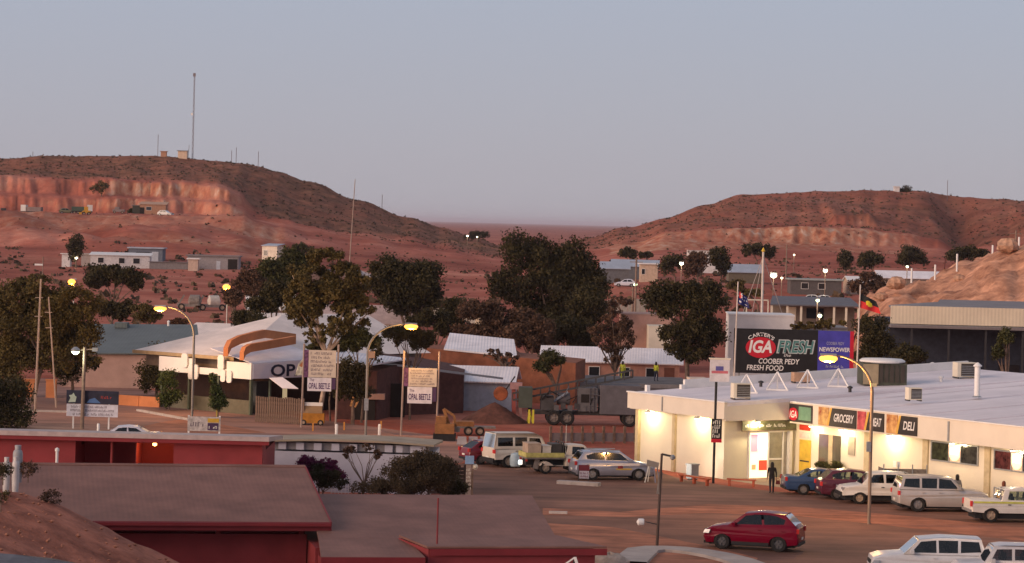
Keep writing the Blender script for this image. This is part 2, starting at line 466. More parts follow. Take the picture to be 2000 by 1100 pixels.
def soil_material():
    m = bpy.data.materials.new('desert_soil'); m.use_nodes = True
    nt = m.node_tree; b = nt.nodes['Principled BSDF']; b.inputs['Roughness'].default_value = .95; b.inputs['Specular IOR Level'].default_value = .1
    N = nt.nodes.new; L = nt.links.new
    tc = N('ShaderNodeTexCoord'); src = tc.outputs['Object']
    def nz(s, d=6, stretch=None):
        n = N('ShaderNodeTexNoise'); n.inputs['Scale'].default_value = s; n.inputs['Detail'].default_value = d; n.inputs['Roughness'].default_value = .62
        if stretch:
            mp = N('ShaderNodeMapping'); mp.inputs['Scale'].default_value = stretch; L(src, mp.inputs[0]); L(mp.outputs[0], n.inputs['Vector'])
        else: L(src, n.inputs['Vector'])
        return n.outputs[0]
    def ramp(i, stops):
        r = N('ShaderNodeValToRGB'); e = r.color_ramp.elements
        e[0].position, e[0].color = stops[0][0], (*stops[0][1], 1); e[1].position, e[1].color = stops[-1][0], (*stops[-1][1], 1)
        for p, c in stops[1:-1]:
            q = e.new(p); q.color = (*c, 1)
        L(i, r.inputs[0]); return r.outputs[0]
    def mix(f, a, c):
        x = N('ShaderNodeMixRGB'); L(f, x.inputs[0]); L(a, x.inputs[1]); L(c, x.inputs[2]); return x.outputs[0]
    soil = ramp(nz(.03), [(.30,(.25,.064,.040)),(.5,(.38,.114,.074)),(.70,(.52,.215,.145))])
    big = ramp(nz(.011, 4), [(.34,(.62,.52,.50)),(.5,(1,1,1)),(.66,(1.28,1.42,1.5))])
    mb_ = N('ShaderNodeMixRGB'); mb_.blend_type = 'MULTIPLY'; mb_.inputs[0].default_value = .8; L(soil, mb_.inputs[1]); L(big, mb_.inputs[2]); soil = mb_.outputs[0]
    fine = ramp(nz(.5, 8), [(.3,(.72,.72,.72)),(.7,(1.2,1.2,1.2))])
    ml = N('ShaderNodeMixRGB'); ml.blend_type = 'MULTIPLY'; ml.inputs[0].default_value = .7; L(soil, ml.inputs[1]); L(fine, ml.inputs[2])
    soil = ml.outputs[0]
    # bare cut faces show pale and ochre bands of sandstone
    cut = ramp(nz(.38, 9, (1.0,.4,.22)), [(.34,(.25,.085,.05)),(.46,(.48,.19,.105)),(.57,(.55,.30,.19)),(.70,(.66,.50,.40))])
    at_c = N('ShaderNodeAttribute'); at_c.attribute_name = 'cut'
    soil = mix(at_c.outputs['Fac'], soil, cut)
    scrub = ramp(nz(.22, 8), [(.35,(.10,.048,.030)),(.5,(.185,.085,.052)),(.68,(.30,.135,.082))])
    at_s = N('ShaderNodeAttribute'); at_s.attribute_name = 'scrub'
    nb = N('ShaderNodeMath'); nb.operation = 'MULTIPLY_ADD'; L(nz(.05, 8), nb.inputs[0]); nb.inputs[1].default_value = 1.6; nb.inputs[2].default_value = -.8
    ad = N('ShaderNodeMath'); ad.operation = 'ADD'; ad.use_clamp = True; L(at_s.outputs['Fac'], ad.inputs[0])
    mm = N('ShaderNodeMath'); mm.operation = 'MULTIPLY'; L(nb.outputs[0], mm.inputs[0])
    sq = N('ShaderNodeMath'); sq.operation = 'GREATER_THAN'; L(at_s.outputs['Fac'], sq.inputs[0]); sq.inputs[1].default_value = .02
    L(sq.outputs[0], mm.inputs[1]); L(mm.outputs[0], ad.inputs[1])
    col = mix(ad.outputs[0], soil, scrub)
    L(col, b.inputs['Base Color'])
    bp = N('ShaderNodeBump'); bp.inputs['Strength'].default_value = .55; bp.inputs['Distance'].default_value = .6
    L(nz(.35, 8), bp.inputs['Height']); L(bp.outputs[0], b.inputs['Normal'])
    return m
SOIL = soil_material()

def build_ground():
    us = np.concatenate([np.linspace(-9000,-1500,16), np.linspace(-1300,1300,521), np.linspace(1500,9000,16)])
    ds = np.concatenate([np.linspace(30,330,31), np.linspace(345,660,30), np.linspace(668,832,24), np.linspace(836,930,48), np.linspace(934,1080,32), np.geomspace(1110,3000,18), np.geomspace(4000,90000,14)])
    nu, nd = len(us), len(ds)
    V = np.zeros((nd, nu, 3), np.float32); scr = np.zeros((nd,nu), np.float32); cut = np.zeros((nd,nu), np.float32)
    for j, D in enumerate(ds):
        for i, u in enumerate(us):
            x = u/F*D; z = hz(x, D); V[j,i] = (x, D, z)
            px = u+1000
            s = 0.0; c = 0.0
            if px < 1020 and 680 < D < 1300:                       # left hill
                edge = 925 if px < 480 else np.interp(px, [480,560,700,850,1000],[915,905,915,930,925])
                s = np.clip((D-edge)/14, 0, 1)*.85
                if px < 480: s = max(s, .0)
                if px < 560 and 735 < D < 850: c = max(0, min(.7, .9*noise.noise(Vector((x*.03, D*.03, 9)))+.28))
            if px > 1080 and 780 < D < 1300:
                edge = np.interp(px, [1080,1200,1300,1450,1600,1700,1800,1900,2000],[820,840,856,868,876,872,850,845,850])
                s = np.clip((D-edge)/16, 0, 1)*.55
                if 1190 < px < 1800 and 790 < D < 858: c = max(0, min(.85, .55+.7*noise.noise(Vector((x*.02, D*.03, 2)))))
            if D > 1700: s = np.clip((D-1700)/4000, 0, 1)*.15
            scr[j,i] = s; cut[j,i] = c
    dz = np.abs(np.gradient(V[:,:,2], axis=0))/np.maximum(np.gradient(V[:,:,1], axis=0), 1e-3)      # steep cut faces are bare rock
    steep = np.clip((dz-.34)/.32, 0, 1); dd = V[:,:,1]; steep[(dd < 700) | (dd > 955)] = 0
    for j in range(nd):
        for i in range(nu):
            if steep[j,i] > 0: steep[j,i] *= min(1, max(.08, .45+1.6*noise.noise(Vector((V[j,i,0]*.035, V[j,i,2]*.16, 3.3))) + .7*noise.noise(Vector((V[j,i,0]*.13, V[j,i,2]*.5, 8.1)))))
    cut = np.maximum(cut, steep*.95); scr = scr*(1-steep)
    idx = np.arange(nu*nd).reshape(nd, nu)
    Q = np.stack([idx[:-1,:-1], idx[:-1,1:], idx[1:,1:], idx[1:,:-1]], -1).reshape(-1,4)
    o = fast_mesh('ground', V.reshape(-1,3), Q, SOIL, smooth=True)
    for nm, arr in (('scrub', scr), ('cut', cut)):
        a = o.data.attributes.new(nm, 'FLOAT', 'POINT'); a.data.foreach_set('value', arr.ravel())
    tag(o, 'red desert ground rising into two scrubby hills', None, None, 'structure')
build_ground()

def sheet(name, pxpoly, z, m, label=None):
    pts = [G(x, y, z) for x, y in pxpoly]
    mb = MB(); vs = [tuple(p) for p in pts]
    tr = tessellate_polygon([[Vector((p.x,p.y,0)) for p in pts]])
    mb.add(vs, [tuple(t) for t in tr])
    o = mb.build(name, m); tag(o, label, None, None, 'structure')
    return o
ROAD = mat('dusty_asphalt', (.195,.098,.070), .9, var=.22, scale=.22, bump=.25, bscale=3, streak=((.05,.55,1),R(-8),.75))
VERGE = mat('red_dirt_verge', (.32,.132,.080), .95, var=.25, scale=.5, bump=.4, bscale=2, streak=((.12,.8,1),R(-8),.6))
PINKROAD = mat('dusty_pink_street', (.27,.15,.12), .95, var=.2, scale=.15, bump=.2, bscale=2, streak=((.06,.4,1),R(25),.7))
APRON = mat('worn_concrete_apron', (.36,.27,.19), .9, var=.2, scale=.6, bump=.2)
sheet('road', [(860,915),(905,905),(1230,905),(1330,935),(1440,952),(1560,965),(1700,965),(2300,1010),(2300,1400),(860,1400)], .004, ROAD, 'dusty brown asphalt of car park and road')
sheet('median_strip', [(1060,992),(1210,1000),(1380,985),(1560,990),(1750,1006),(2200,1050),(2200,1080),(1750,1028),(1560,1008),(1380,1002),(1220,1010),(1060,1006)], .009, VERGE, 'red dirt median between car park and road')
sheet('verge', [(1040,1020),(1200,1030),(1400,1070),(1480,1090),(1400,1250),(900,1250)], .008, VERGE, 'red dirt verge beside the tan roofs')
sheet('street', [(-150,735),(250,742),(330,775),(520,806),(760,838),(900,858),(940,872),(900,905),(700,900),(-150,860)], .004, PINKROAD, 'dusty pink street between sign boards')
sheet('footpath', [(1238,905),(1420,938),(1560,957),(2050,1000),(2050,955),(1560,915),(1420,915)], .011, APRON, 'concrete footpath along the shop front')
sheet('lamplight_strip', [(280,832),(330,822),(370,818),(520,845),(380,850),(290,842)], .009, VERGE, 'ground strip coloured orange for lamplight behind the red flat roof')  # pool of amber lamplight put into the ground as orange colour

# ------------------------------------------------------------------ trees and shrubs
LEAF = {
 'dark':  leafmat('leaf_dark_green', (.016,.014,.006), (.070,.056,.019)),
 'olive': leafmat('leaf_olive', (.042,.033,.010), (.135,.098,.030)),
 'mid':   leafmat('leaf_mid_green', (.026,.028,.009), (.085,.082,.026)),
 'brown': leafmat('leaf_dry_brown', (.045,.026,.016), (.14,.075,.045)),
 'dusk':  leafmat('leaf_dusky', (.030,.023,.013), (.090,.064,.036)),
 'vine':  leafmat('leaf_vine', (.030,.045,.012), (.085,.105,.03)),
 'bract': leafmat('leaf_magenta', (.055,.008,.028), (.20,.02,.10)),
 'scrub': leafmat('leaf_saltbush', (.05,.036,.022), (.14,.09,.055)),
}
BARK = mat('bark', (.16,.11,.085), .9, var=.3, scale=5, bump=.4)
BARK_PALE = mat('bark_pale', (.42,.31,.24), .85, var=.25, scale=3)
def leaf_cloud(name, clumps, n, size, key, parent, squash=.72):
    c = np.array([q[:3] for q in clumps]); r = np.array([q[3] for q in clumps])
    n = int(n*3.6); size = size*.42
    w = r**2.2; w = w/w.sum()
    k = RNG.choice(len(clumps), size=n, p=w)
    P = c[k] + np.clip(RNG.normal(size=(n,3)), -2.3, 2.3)*(r[k]*.50)[:,None]*np.array([1,1,squash])
    a = RNG.normal(size=(n,3)); a /= np.linalg.norm(a, axis=1)[:,None]
    b = np.cross(a, RNG.normal(size=(n,3))); b /= np.linalg.norm(b, axis=1)[:,None]
    s = size*(.5+RNG.random(n))[:,None]
    a *= s; b *= s*.6
    V = np.stack([P-a, P-b, P+a, P+b], 1).reshape(-1,3)
    Q = np.arange(n*4).reshape(-1,4)
    return fast_mesh(name, V, Q, LEAF[key], parent)
def tree(name, label, loc, blobs, n, size, key, group=None, trunk=None, cat='tree', bark=None, clump=.50, nclump=None, trunk_r=.16, limbs=6, lean=0.0):
    """blobs: (x, z, rx, rz[, y, ry]) lobes of the crown, metres, local to the base"""
    t = thing(name, label, cat, loc, 0, group)
    rnd = random.Random(hash((round(loc[0],2), round(loc[1],2))) & 0xffff)
    clumps = []
    for bl in blobs:
        x, z, rx, rz = bl[:4]; y = bl[4] if len(bl) > 4 else 0; ry = bl[5] if len(bl) > 5 else rx*.8
        k = nclump or max(16, int(15*(rx*rz)**.5))
        mn = min(rx, rz)
        if key not in ('olive', 'brown'):                       # dense crowns are filled in the middle
            for q_ in (-.45, 0, .45): clumps.append((x+rx*q_, y, z-rz*.1, mn*.75))
        for _ in range(k):
            d = Vector((rnd.gauss(0,1), rnd.gauss(0,1), rnd.gauss(0,1)+.25)).normalized()*(.5+.5*rnd.random())
            cr = clump*mn*(.55+.8*rnd.random())
            clumps.append((x+d.x*rx, y+d.y*ry, z+d.z*rz, cr))
            if rnd.random() < .45: clumps.append((x+d.x*rx*1.08, y+d.y*ry*1.05, z+d.z*rz*1.05-cr*.7, cr*.5))   # hanging sprays
    mb = MB()
    zc = min(b[1]-b[3]*.3 for b in blobs); x0 = sum(b[0] for b in blobs)/len(blobs)
    fork = Vector((lean, 0, max(.3, zc*.55)))
    if trunk is not None: fork = Vector(trunk)
    mid = fork*.5 + Vector((rnd.uniform(-.1,.1)*fork.z*.4, 0, 0))
    mb.tube([(0,0,-.3), tuple(mid), tuple(fork)], [trunk_r, trunk_r*.8, trunk_r*.66], 8)
    for _ in range(limbs):
        q = clumps[rnd.randrange(len(clumps))]; e = Vector(q[:3]); m2 = fork.lerp(e, .5) + Vector((rnd.uniform(-.3,.3), rnd.uniform(-.3,.3), rnd.uniform(0,.5)))*.6
        mb.tube([tuple(fork), tuple(m2), tuple(e)], [trunk_r*.55, trunk_r*.36, trunk_r*.14], 6)
    mb.build('trunk', bark or BARK, t, True)
    leaf_cloud('crown', clumps, n, size, key, t)
    return t
def PB(px, py, D):       # base of something that stands on flat ground at distance D in column px
    u, v = uv(px, py); x = u/F*D
    return Vector((x, D, 0))
def lobes(base, D, lst):
    """lobe list in photo pixels (cx, cy, rx, ry) turned to metres at distance D"""
    out = []; s = S(D)
    for q in lst:
        p = at(q[0], q[1], D)
        out.append((p.x-base.x, p.z-base.z, q[2]/s, q[3]/s, (q[4] if len(q) > 4 else 0), q[2]/s*.8))
    return out
def ptree(name, label, px, D, lst, n, size, key, far=False, **kw):
    if far: b = spot(px, D)
    else: b = PB(px, 435+CAMH*F/D, D)
    return tree(name, label, b, lobes(b, D, lst), n, size, key, **kw)

ptree('gum_tree', 'tallest dark gum tree in the middle of town', 1085, 300,
  [(1030,490,52,36),(1115,510,52,36),(1085,560,70,42),(1130,570,42,48),(1060,610,52,34),(1000,545,40,26),(975,560,22,20),(1120,630,40,36),(1150,540,24,34),(1010,575,34,22)], 15000, .34, 'dark', group='gum trees in town', trunk_r=.35, limbs=10)
ptree('gum_tree', 'olive gum tree with pale forked trunk behind the left sign board', 620, 203,
  [(640,510,48,26),(600,545,44,30),(680,545,46,30),(640,580,66,32),(595,610,40,32),(690,600,42,28),(640,635,50,22),(615,660,30,14),(700,640,30,18),(580,575,22,22)], 11000, .26, 'olive', group='gum trees in town', bark=BARK_PALE, trunk=(.5,0,4.9), trunk_r=.2, limbs=14, clump=.36)
ptree('gum_tree', 'broad dark green tree right of the olive gum tree', 795, 285,
  [(770,530,46,28),(820,545,44,34),(780,575,50,30),(835,585,32,28),(745,550,26,24),(800,605,44,18)], 9000, .32, 'dark', group='gum trees in town', trunk_r=.3)
ptree('gum_tree', 'dark tree with mid green top beside the white water tank', 555, 290,
  [(570,500,28,18),(545,525,36,26),(590,520,22,22),(520,545,30,22),(560,555,30,26)], 5000, .32, 'mid', group='gum trees in town')
ptree('shrub_tree', 'round dark bushy tree by the amber lamp left of the olive gum', 487, 275, [(487,552,24,22),(505,560,18,18)], 1800, .28, 'brown', group='dark round trees by the beige shed')
ptree('shrub_tree', 'small dark tree at the corner of the beige shed', 456, 262, [(456,583,18,16),(450,575,12,10)], 1300, .24, 'brown', group='dark round trees by the beige shed')
ptree('shrub_tree', 'widest dark tree above the shed roof between olive gum and lamp', 528, 258, [(520,588,36,20),(540,572,30,22),(500,595,20,16)], 2600, .28, 'dark', group='dark round trees by the beige shed')
ptree('shrub_tree', 'dark shrub in front of the beige shed wall', 474, 250, [(474,620,17,20),(470,632,14,14)], 1200, .22, 'dark', group='dark round trees by the beige shed')
ptree('shrub_tree', 'dark shrub touching the long white hip roof', 508, 246, [(506,628,24,18),(520,640,20,12)], 1500, .22, 'dark', group='dark round trees by the beige shed')
ptree('acacia_tree', 'low spreading dark tree behind the brown brick wall', 965, 262,
  [(935,615,50,26),(985,640,58,26),(925,655,42,22),(1020,625,36,24),(960,670,50,18),(1050,660,30,22)], 8000, .28, 'brown', group='trees behind the brick wall', trunk_r=.22)
ptree('acacia_tree', 'dark leafy shrub between broad green tree and spreading tree', 895, 275, [(895,605,34,22),(880,630,26,20)], 2600, .28, 'dark', group='trees behind the brick wall')
ptree('acacia_tree', 'dark tree mass below the tallest gum', 1110, 270, [(1090,640,44,26),(1130,655,40,30),(1060,655,30,26)], 4200, .28, 'dark', group='trees behind the brick wall')
ptree('acacia_tree', 'dark tree right of and below the tallest gum crown', 1165, 285, [(1150,600,34,40),(1135,640,34,26),(1170,565,20,26)], 3400, .28, 'dark', group='trees behind the brick wall')
ptree('acacia_tree', 'brownish spreading tree left under the tallest gum', 1035, 258, [(1030,655,40,22),(1000,665,34,18),(1060,640,30,24)], 3000, .26, 'brown', group='trees behind the brick wall')
ptree('acacia_tree', 'low dark tree under the broad green tree', 850, 268, [(845,622,34,18),(820,628,30,14),(868,640,22,14)], 2200, .26, 'dark', group='trees behind the brick wall')
ptree('thin_tree', 'thin dry reddish tree with hanging branches', 1200, 248, [(1200,625,34,22),(1180,655,26,26),(1215,660,24,30),(1195,690,26,22),(1230,640,14,20)], 2600, .20, 'brown', trunk_r=.14, limbs=16, clump=.3, group='trees behind the brick wall')
ptree('thin_tree', 'sparse tree above the brick wall left of the drill rig', 990, 225, [(985,700,30,14),(960,690,20,10),(1000,725,10,14)], 700, .18, 'brown', trunk=( -.2,0,3.0), limbs=14, clump=.3)
ptree('roadside_tree', 'two tiered dark tree behind the small white light box sign', 1340, 238,
  [(1300,582,46,30),(1370,585,50,34),(1345,562,40,16),(1350,650,52,30),(1390,655,28,34),(1320,680,28,18),(1360,690,36,18),(1300,650,14,16)], 9500, .26, 'dark', trunk_r=.26, trunk=(0,0,3.4))
ptree('street_tree', 'large feathery tree at the left edge behind the timber poles', 62, 214,
  [(25,585,56,44),(95,610,60,50),(60,665,72,50),(150,640,50,50),(15,705,50,54),(120,695,62,36),(170,695,28,26),(70,560,40,26),(150,585,46,34),(10,630,40,50)], 20000, .22, 'olive', trunk=(.8,0,3.2), clump=.36, trunk_r=.2, limbs=12, group='trees at the left edge')
ptree('street_tree', 'dark dense shrub tree at the bottom left behind the red flat roof', 18, 190, [(15,770,48,36),(30,815,42,28),(-10,800,40,40)], 4200, .2, 'dark', group='trees at the left edge')
ptree('street_tree', 'dark tree leaning behind the floodlight pole', 140, 224, [(130,710,30,30),(180,705,14,14),(110,680,34,24)], 2600, .22, 'dark', group='trees at the left edge')
ptree('umbrella_tree', 'umbrella shaped dark tree below the long white house', 218, 335, [(205,535,36,20),(245,540,30,18),(190,548,22,14),(262,552,16,13)], 3800, .34, 'dark', trunk_r=.2, group='trees by the teal roof')
ptree('umbrella_tree', 'square dark tree between amber lamps', 222, 300, [(205,600,22,14),(240,602,18,16),(225,612,30,10)], 2200, .28, 'dark', group='trees by the teal roof')
ptree('umbrella_tree', 'small dark shrub right of the amber lamp above the teal roof', 355, 270, [(352,628,16,7),(340,630,10,5)], 700, .22, 'brown', group='trees by the teal roof')
ptree('umbrella_tree', 'brown green tree behind the left amber lamp head', 282, 290, [(282,608,24,14),(300,618,18,10)], 1600, .25, 'olive', group='trees by the teal roof')
ptree('bush', 'dark round bush against the pink wall', 243, 240, [(243,727,26,22)], 1500, .2, 'dark', cat='bush', group='bushes before the pink wall')
ptree('bush', 'broad brownish round bush left of the white parapet', 305, 228, [(305,715,36,34),(290,745,26,26)], 2600, .2, 'olive', cat='bush', group='bushes before the pink wall')
ptree('round_tree', 'round clipped tree before the white hip roof', 705, 203, [(702,660,36,20),(690,672,22,14),(730,668,16,14)], 2600, .2, 'mid', group='trees before the white hip roof', trunk_r=.1)
ptree('round_tree', 'flat topped tree under the arched amber street lamp', 800, 207, [(775,655,30,15),(825,664,32,16),(800,650,40,14)], 2600, .2, 'dark', group='trees before the white hip roof', trunk_r=.1, limbs=10)
ptree('round_tree', 'low shrub behind the top of the left sign board', 645, 204, [(660,680,22,10),(615,678,18,8)], 1100, .18, 'mid', group='trees before the white hip roof', trunk_r=.08)
ptree('shade_tree', 'very dark tree beside the open garage', 688, 201, [(690,725,26,24),(675,755,28,26),(705,760,20,24),(735,690,10,20)], 3200, .2, 'dark')
ptree('green_shrub', 'green shrub growing over the brick wall', 1085, 220, [(1080,702,22,18),(1060,715,18,14)], 1200, .19, 'mid', cat='shrub')
ptree('green_shrub', 'hedge mass beside the blue billboard panel', 1705, 222, [(1700,640,30,26),(1715,680,34,28),(1690,700,24,18)], 3200, .22, 'dark', cat='shrub', group='shrubs right of the billboard')
ptree('green_shrub', 'round dark shrub in front of the beige shed', 1780, 214, [(1780,693,36,20)], 2000, .2, 'dark', cat='shrub', group='shrubs right of the billboard')
ptree('green_shrub', 'olive shrub strip above the billboard top', 1600, 232, [(1590,636,34,8),(1625,632,26,9),(1560,640,20,6)], 1500, .2, 'olive', cat='shrub', group='shrubs right of the billboard')
ptree('green_shrub', 'small shrub before the dark verandah of the beige shed', 1965, 222, [(1965,660,14,22),(1950,690,12,18)], 900, .2, 'mid', cat='shrub', group='shrubs right of the billboard')
# far trees on the slopes
FT = [('poplar like dark tree beside the far white light',148,640,[(148,478,15,20),(146,495,14,12)],900,'dark'),
 ('green clump beside the white tank on its post',592,600,[(590,487,20,10)],700,'mid'),
 ('small dark tree in the gap between the hills',935,980,[(935,459,22,8),(920,463,16,6)],700,'dark'),
 ('low dark tree left of the far blue roofs',1228,600,[(1228,494,20,10)],600,'dark'),
 ('flat dark tree above the far blue roofs',1262,610,[(1262,498,16,7)],400,'dark'),
 ('dark tree left of the far white lamp',1318,520,[(1315,512,20,18),(1300,520,12,14)],900,'dark'),
 ('ragged dark tree right of the far white lamp',1362,515,[(1360,510,22,18),(1345,525,20,14)],1000,'brown'),
 ('tall ragged dark tree by far white wall',1408,520,[(1405,500,18,20),(1412,520,14,16)],900,'dark'),
 ('umbrella tree below the orange bank',1478,640,[(1480,486,34,11),(1465,492,20,9),(1500,496,14,10)],1300,'dark'),
 ('dark tree left of two beside the long white roof',1652,600,[(1652,506,14,16)],700,'dark'),
 ('dark bushy tree standing over the long white roof',1704,590,[(1700,506,26,14),(1690,516,18,8)],1100,'dark'),
 ('large far dark tree behind the long white roof',1780,600,[(1778,498,28,16),(1765,510,22,8),(1798,508,16,10)],1300,'dark'),
 ('long dark trees left of the stony mound',1890,560,[(1875,498,26,14),(1908,494,22,13)],1500,'dark'),
 ('lone dark tree on the right hilltop',1768,1000,[(1768,374,14,11)],600,'dark'),
 ('olive bush on the quarry ledge',198,910,[(198,364,14,10),(186,368,10,7)],500,'olive'),
 ('low bush under the quarry face by the parked machines',258,892,[(258,412,10,5)],250,'mid'),
 ('dark shrubs in the gully below the far white roof',1690,480,[(1700,545,26,14),(1720,560,26,14),(1680,560,20,16)],1500,'brown'),
 ('dark scrub before the far verandah house',1480,420,[(1440,560,18,12),(1470,575,26,10)],900,'olive'),
 ('scrub below the long fence',1215,400,[(1215,590,26,10),(1190,600,16,10)],700,'brown')]
for lb, px, D, lst, n, key in FT:
    ptree('far_tree', lb, px, D, lst, n, .5 if D > 450 else .4, key, far=True, group='trees far off', limbs=3, trunk_r=.2)

# saltbush dotted over both hills: nobody could count it
def scrub_mass():
    pts = []
    rnd = random.Random(11)
    while len(pts) < 9000:
        px = rnd.uniform(-100, 2100); D = rnd.uniform(835, 1060)
        if 1000 < px < 1100: continue
        if px < 1000 and D < (928 if px < 490 else 908): 
            if rnd.random() > .05: continue
        if px > 1100 and D < 858: continue
        if px > 1100 and rnd.random() < .35: continue
        u = px-1000; x = u/F*D; pts.append((x, D, hz(x, D)))
    for _ in range(1500):
        px = rnd.uniform(-50, 2050); D = rnd.uniform(520, 850)
        if 1000 < px < 1300: continue
        u = px-1000; x = u/F*D; pts.append((x, D, hz(x, D)))
    n1 = len(pts)
    while len(pts) < n1 + 900:                       # taller bushes between the far houses
        px = random.choice((rnd.uniform(560,1000), rnd.uniform(1150,1720), rnd.uniform(-50,560))); D = rnd.uniform(360, 730)
        if noise.noise(Vector((px*.02, D*.02, 1.0))) < .05: continue
        u = px-1000; x = u/F*D; pts.append((x, D, hz(x, D)))
    P = np.repeat(np.array(pts), 7, 0); n = len(P)
    szs = .16+.42*RNG.random(len(pts))**3; szs[n1:] = .35+.8*RNG.random(900)**2
    sc = np.repeat(szs, 7)
    d = RNG.normal(size=(n,3)); d[:,2] = np.abs(d[:,2])*.7+.15
    P = P + d*sc[:,None]*.45
    a = RNG.normal(size=(n,3)); a /= np.linalg.norm(a,axis=1)[:,None]
    b = np.cross(a, RNG.normal(size=(n,3))); b /= np.linalg.norm(b,axis=1)[:,None]
    a *= sc[:,None]*.6; b *= sc[:,None]*.5
    V = np.stack([P-a,P-b,P+a,P+b],1).reshape(-1,3)
    o = fast_mesh('saltbush', V, np.arange(n*4).reshape(-1,4), LEAF['scrub'])
    tag(o, 'low dark saltbush dotted over both hillsides', 'saltbush', None, 'stuff')
scrub_mass()

# ------------------------------------------------------------------ buildings
class Fr:
    """a local frame on the ground: origin, turn about z"""
    def __init__(s, o, rz):
        s.o = Vector((o[0], o[1], o[2] if len(o) > 2 else 0)); s.rz = rz
        s.m = Matrix.Translation(s.o) @ Matrix.Rotation(rz, 4, 'Z'); s.i = s.m.inverted()
    def w(s, *p): return s.m @ Vector(p)
    def l(s, p): return s.i @ Vector(p)
    def ray(s, px, py):
        c = s.i @ Vector((0,0,CAMH)); d = (s.i @ at(px, py, 100.0)) - c
        return c, d
    def onx(s, x, px, py):
        c, d = s.ray(px, py); t = (x-c.x)/d.x; p = c+d*t; return p.y, p.z
    def ony(s, y, px, py):
        c, d = s.ray(px, py); t = (y-c.y)/d.y; p = c+d*t; return p.x, p.z

def window_unit(parent, x0, x1, z0, z1, y, frame_m, glass_m, fw=.06, depth=.08, mull=(), out=-1):
    """window in a wall whose outer face is the plane y; out = -1 when the wall faces -y"""
    mb = MB(); ya, yb = sorted((y, y + out*depth))
    mb.box(x0-fw, x0, ya, yb, z0-fw, z1+fw); mb.box(x1, x1+fw, ya, yb, z0-fw, z1+fw)
    mb.box(x0, x1, ya, yb, z0-fw, z0); mb.box(x0, x1, ya, yb, z1, z1+fw)
    for q in mull: mb.box(q-fw*.4, q+fw*.4, ya, yb, z0, z1)
    w = mb.build('window', frame_m, parent)
    yc, yd = sorted((y + out*.012, y + out*.03))
    MB().box(x0, x1, yc, yd, z0, z1).build('pane', glass_m, w)
    return w

def house(name, label, loc, rz, L, W, h, roof, rh, wm, rm, wins=(), group=None, cat='building', over=.35, doors=(), base=-.5):
    """local x along L, front face y=-W/2; roof: gable (ridge along x), flat, skillion (high at the back)"""
    t = thing(name, label, cat, loc, rz, group)
    a, b = L/2, W/2
    mb = MB()
    if roof == 'gable':
        mb.box(-a, a, -b, b, base, h)
        mb.add([(-a,-b,h),(-a,b,h),(-a,0,h+rh-.02)], [(0,1,2)]); mb.add([(a,-b,h),(a,b,h),(a,0,h+rh-.02)], [(0,1,2)])
    elif roof == 'skillion':
        mb.hexa([(-a,-b,base),(a,-b,base),(a,b,base),(-a,b,base),(-a,-b,h),(a,-b,h),(a,b,h+rh-.03),(-a,b,h+rh-.03)])
    else: mb.box(-a, a, -b, b, base, h)
    mb.build('wall', wm, t)
    mr = MB(); th = .1
    if roof == 'gable':
        k = rh/b
        for s in (-1, 1):
            mr.slab([(-a-over, s*(b+over), h-k*over+.06), (a+over, s*(b+over), h-k*over+.06), (a+over, 0, h+rh+.06), (-a-over, 0, h+rh+.06)], th)
    elif roof == 'hip':
        k = rh/b; e = over; z0 = h-k*e+.06; z1 = h+rh+.06; hx = max(.2, a-b)
        V = [(-a-e,-b-e,z0),(a+e,-b-e,z0),(a+e,b+e,z0),(-a-e,b+e,z0),(-hx,0,z1),(hx,0,z1)]
        mr.add(V, [(0,1,5,4),(1,2,5),(2,3,4,5),(3,0,4),(0,3,2,1)])
    elif roof == 'skillion':
        k = rh/(2*b)
        mr.slab([(-a-over,-b-over,h-k*over+.08),(a+over,-b-over,h-k*over+.08),(a+over,b+over,h+rh+k*over+.08),(-a-over,b+over,h+rh+k*over+.08)], th)
    else:
        mr.box(-a-over, a+over, -b-over, b+over, h+.003, h+rh)
    mr.build('roof', rm, t)
    for (x, z, w, hh) in wins:
        window_unit(t, x-w/2, x+w/2, z, z+hh, -b, WHITE, GLASS_DARK)
    for (x, w, hh, m) in doors:
        MB().box(x-w/2, x+w/2, -b-.05, -b-.003, 0, hh).build('door', m, t)
    return t

RED = mat('red_painted_wall', (.235,.035,.040), .75, var=.1, scale=.8)
REDDARK = mat('red_painted_fascia', (.20,.022,.028), .6, var=.1, scale=.8)
TANROOF = ribbed('tan_sheet_roof', (.215,.108,.085), .19, .7, 0, 'x', .16, .10, .5, .2)
BRICK = mat('orange_brown_brick', (.24,.088,.048), .9, var=.18, scale=1.2)
PINKWALL = mat('dusty_pink_render', (.40,.26,.22), .9, var=.1, scale=.6)
TEAL = ribbed('teal_grey_sheet', (.115,.135,.135), .3, .6, 0, 'x', .1, .3)
BEIGE = ribbed('beige_sheet', (.66,.55,.41), .3, .6, 0, 'x', .06, .25)
GREYROOF = ribbed('grey_sheet_roof', (.19,.165,.165), .3, .55, 0, 'x', .1, .3)
BLUEROOF = ribbed('blue_grey_sheet', (.34,.38,.45), .3, .45, 0, 'x', .1, .3)
TERRA = mat('terracotta_render', (.52,.20,.085), .85, var=.1, scale=.8)
LILAC = mat('pale_lilac_paint', (.78,.73,.78), .7, var=.05, scale=.8)

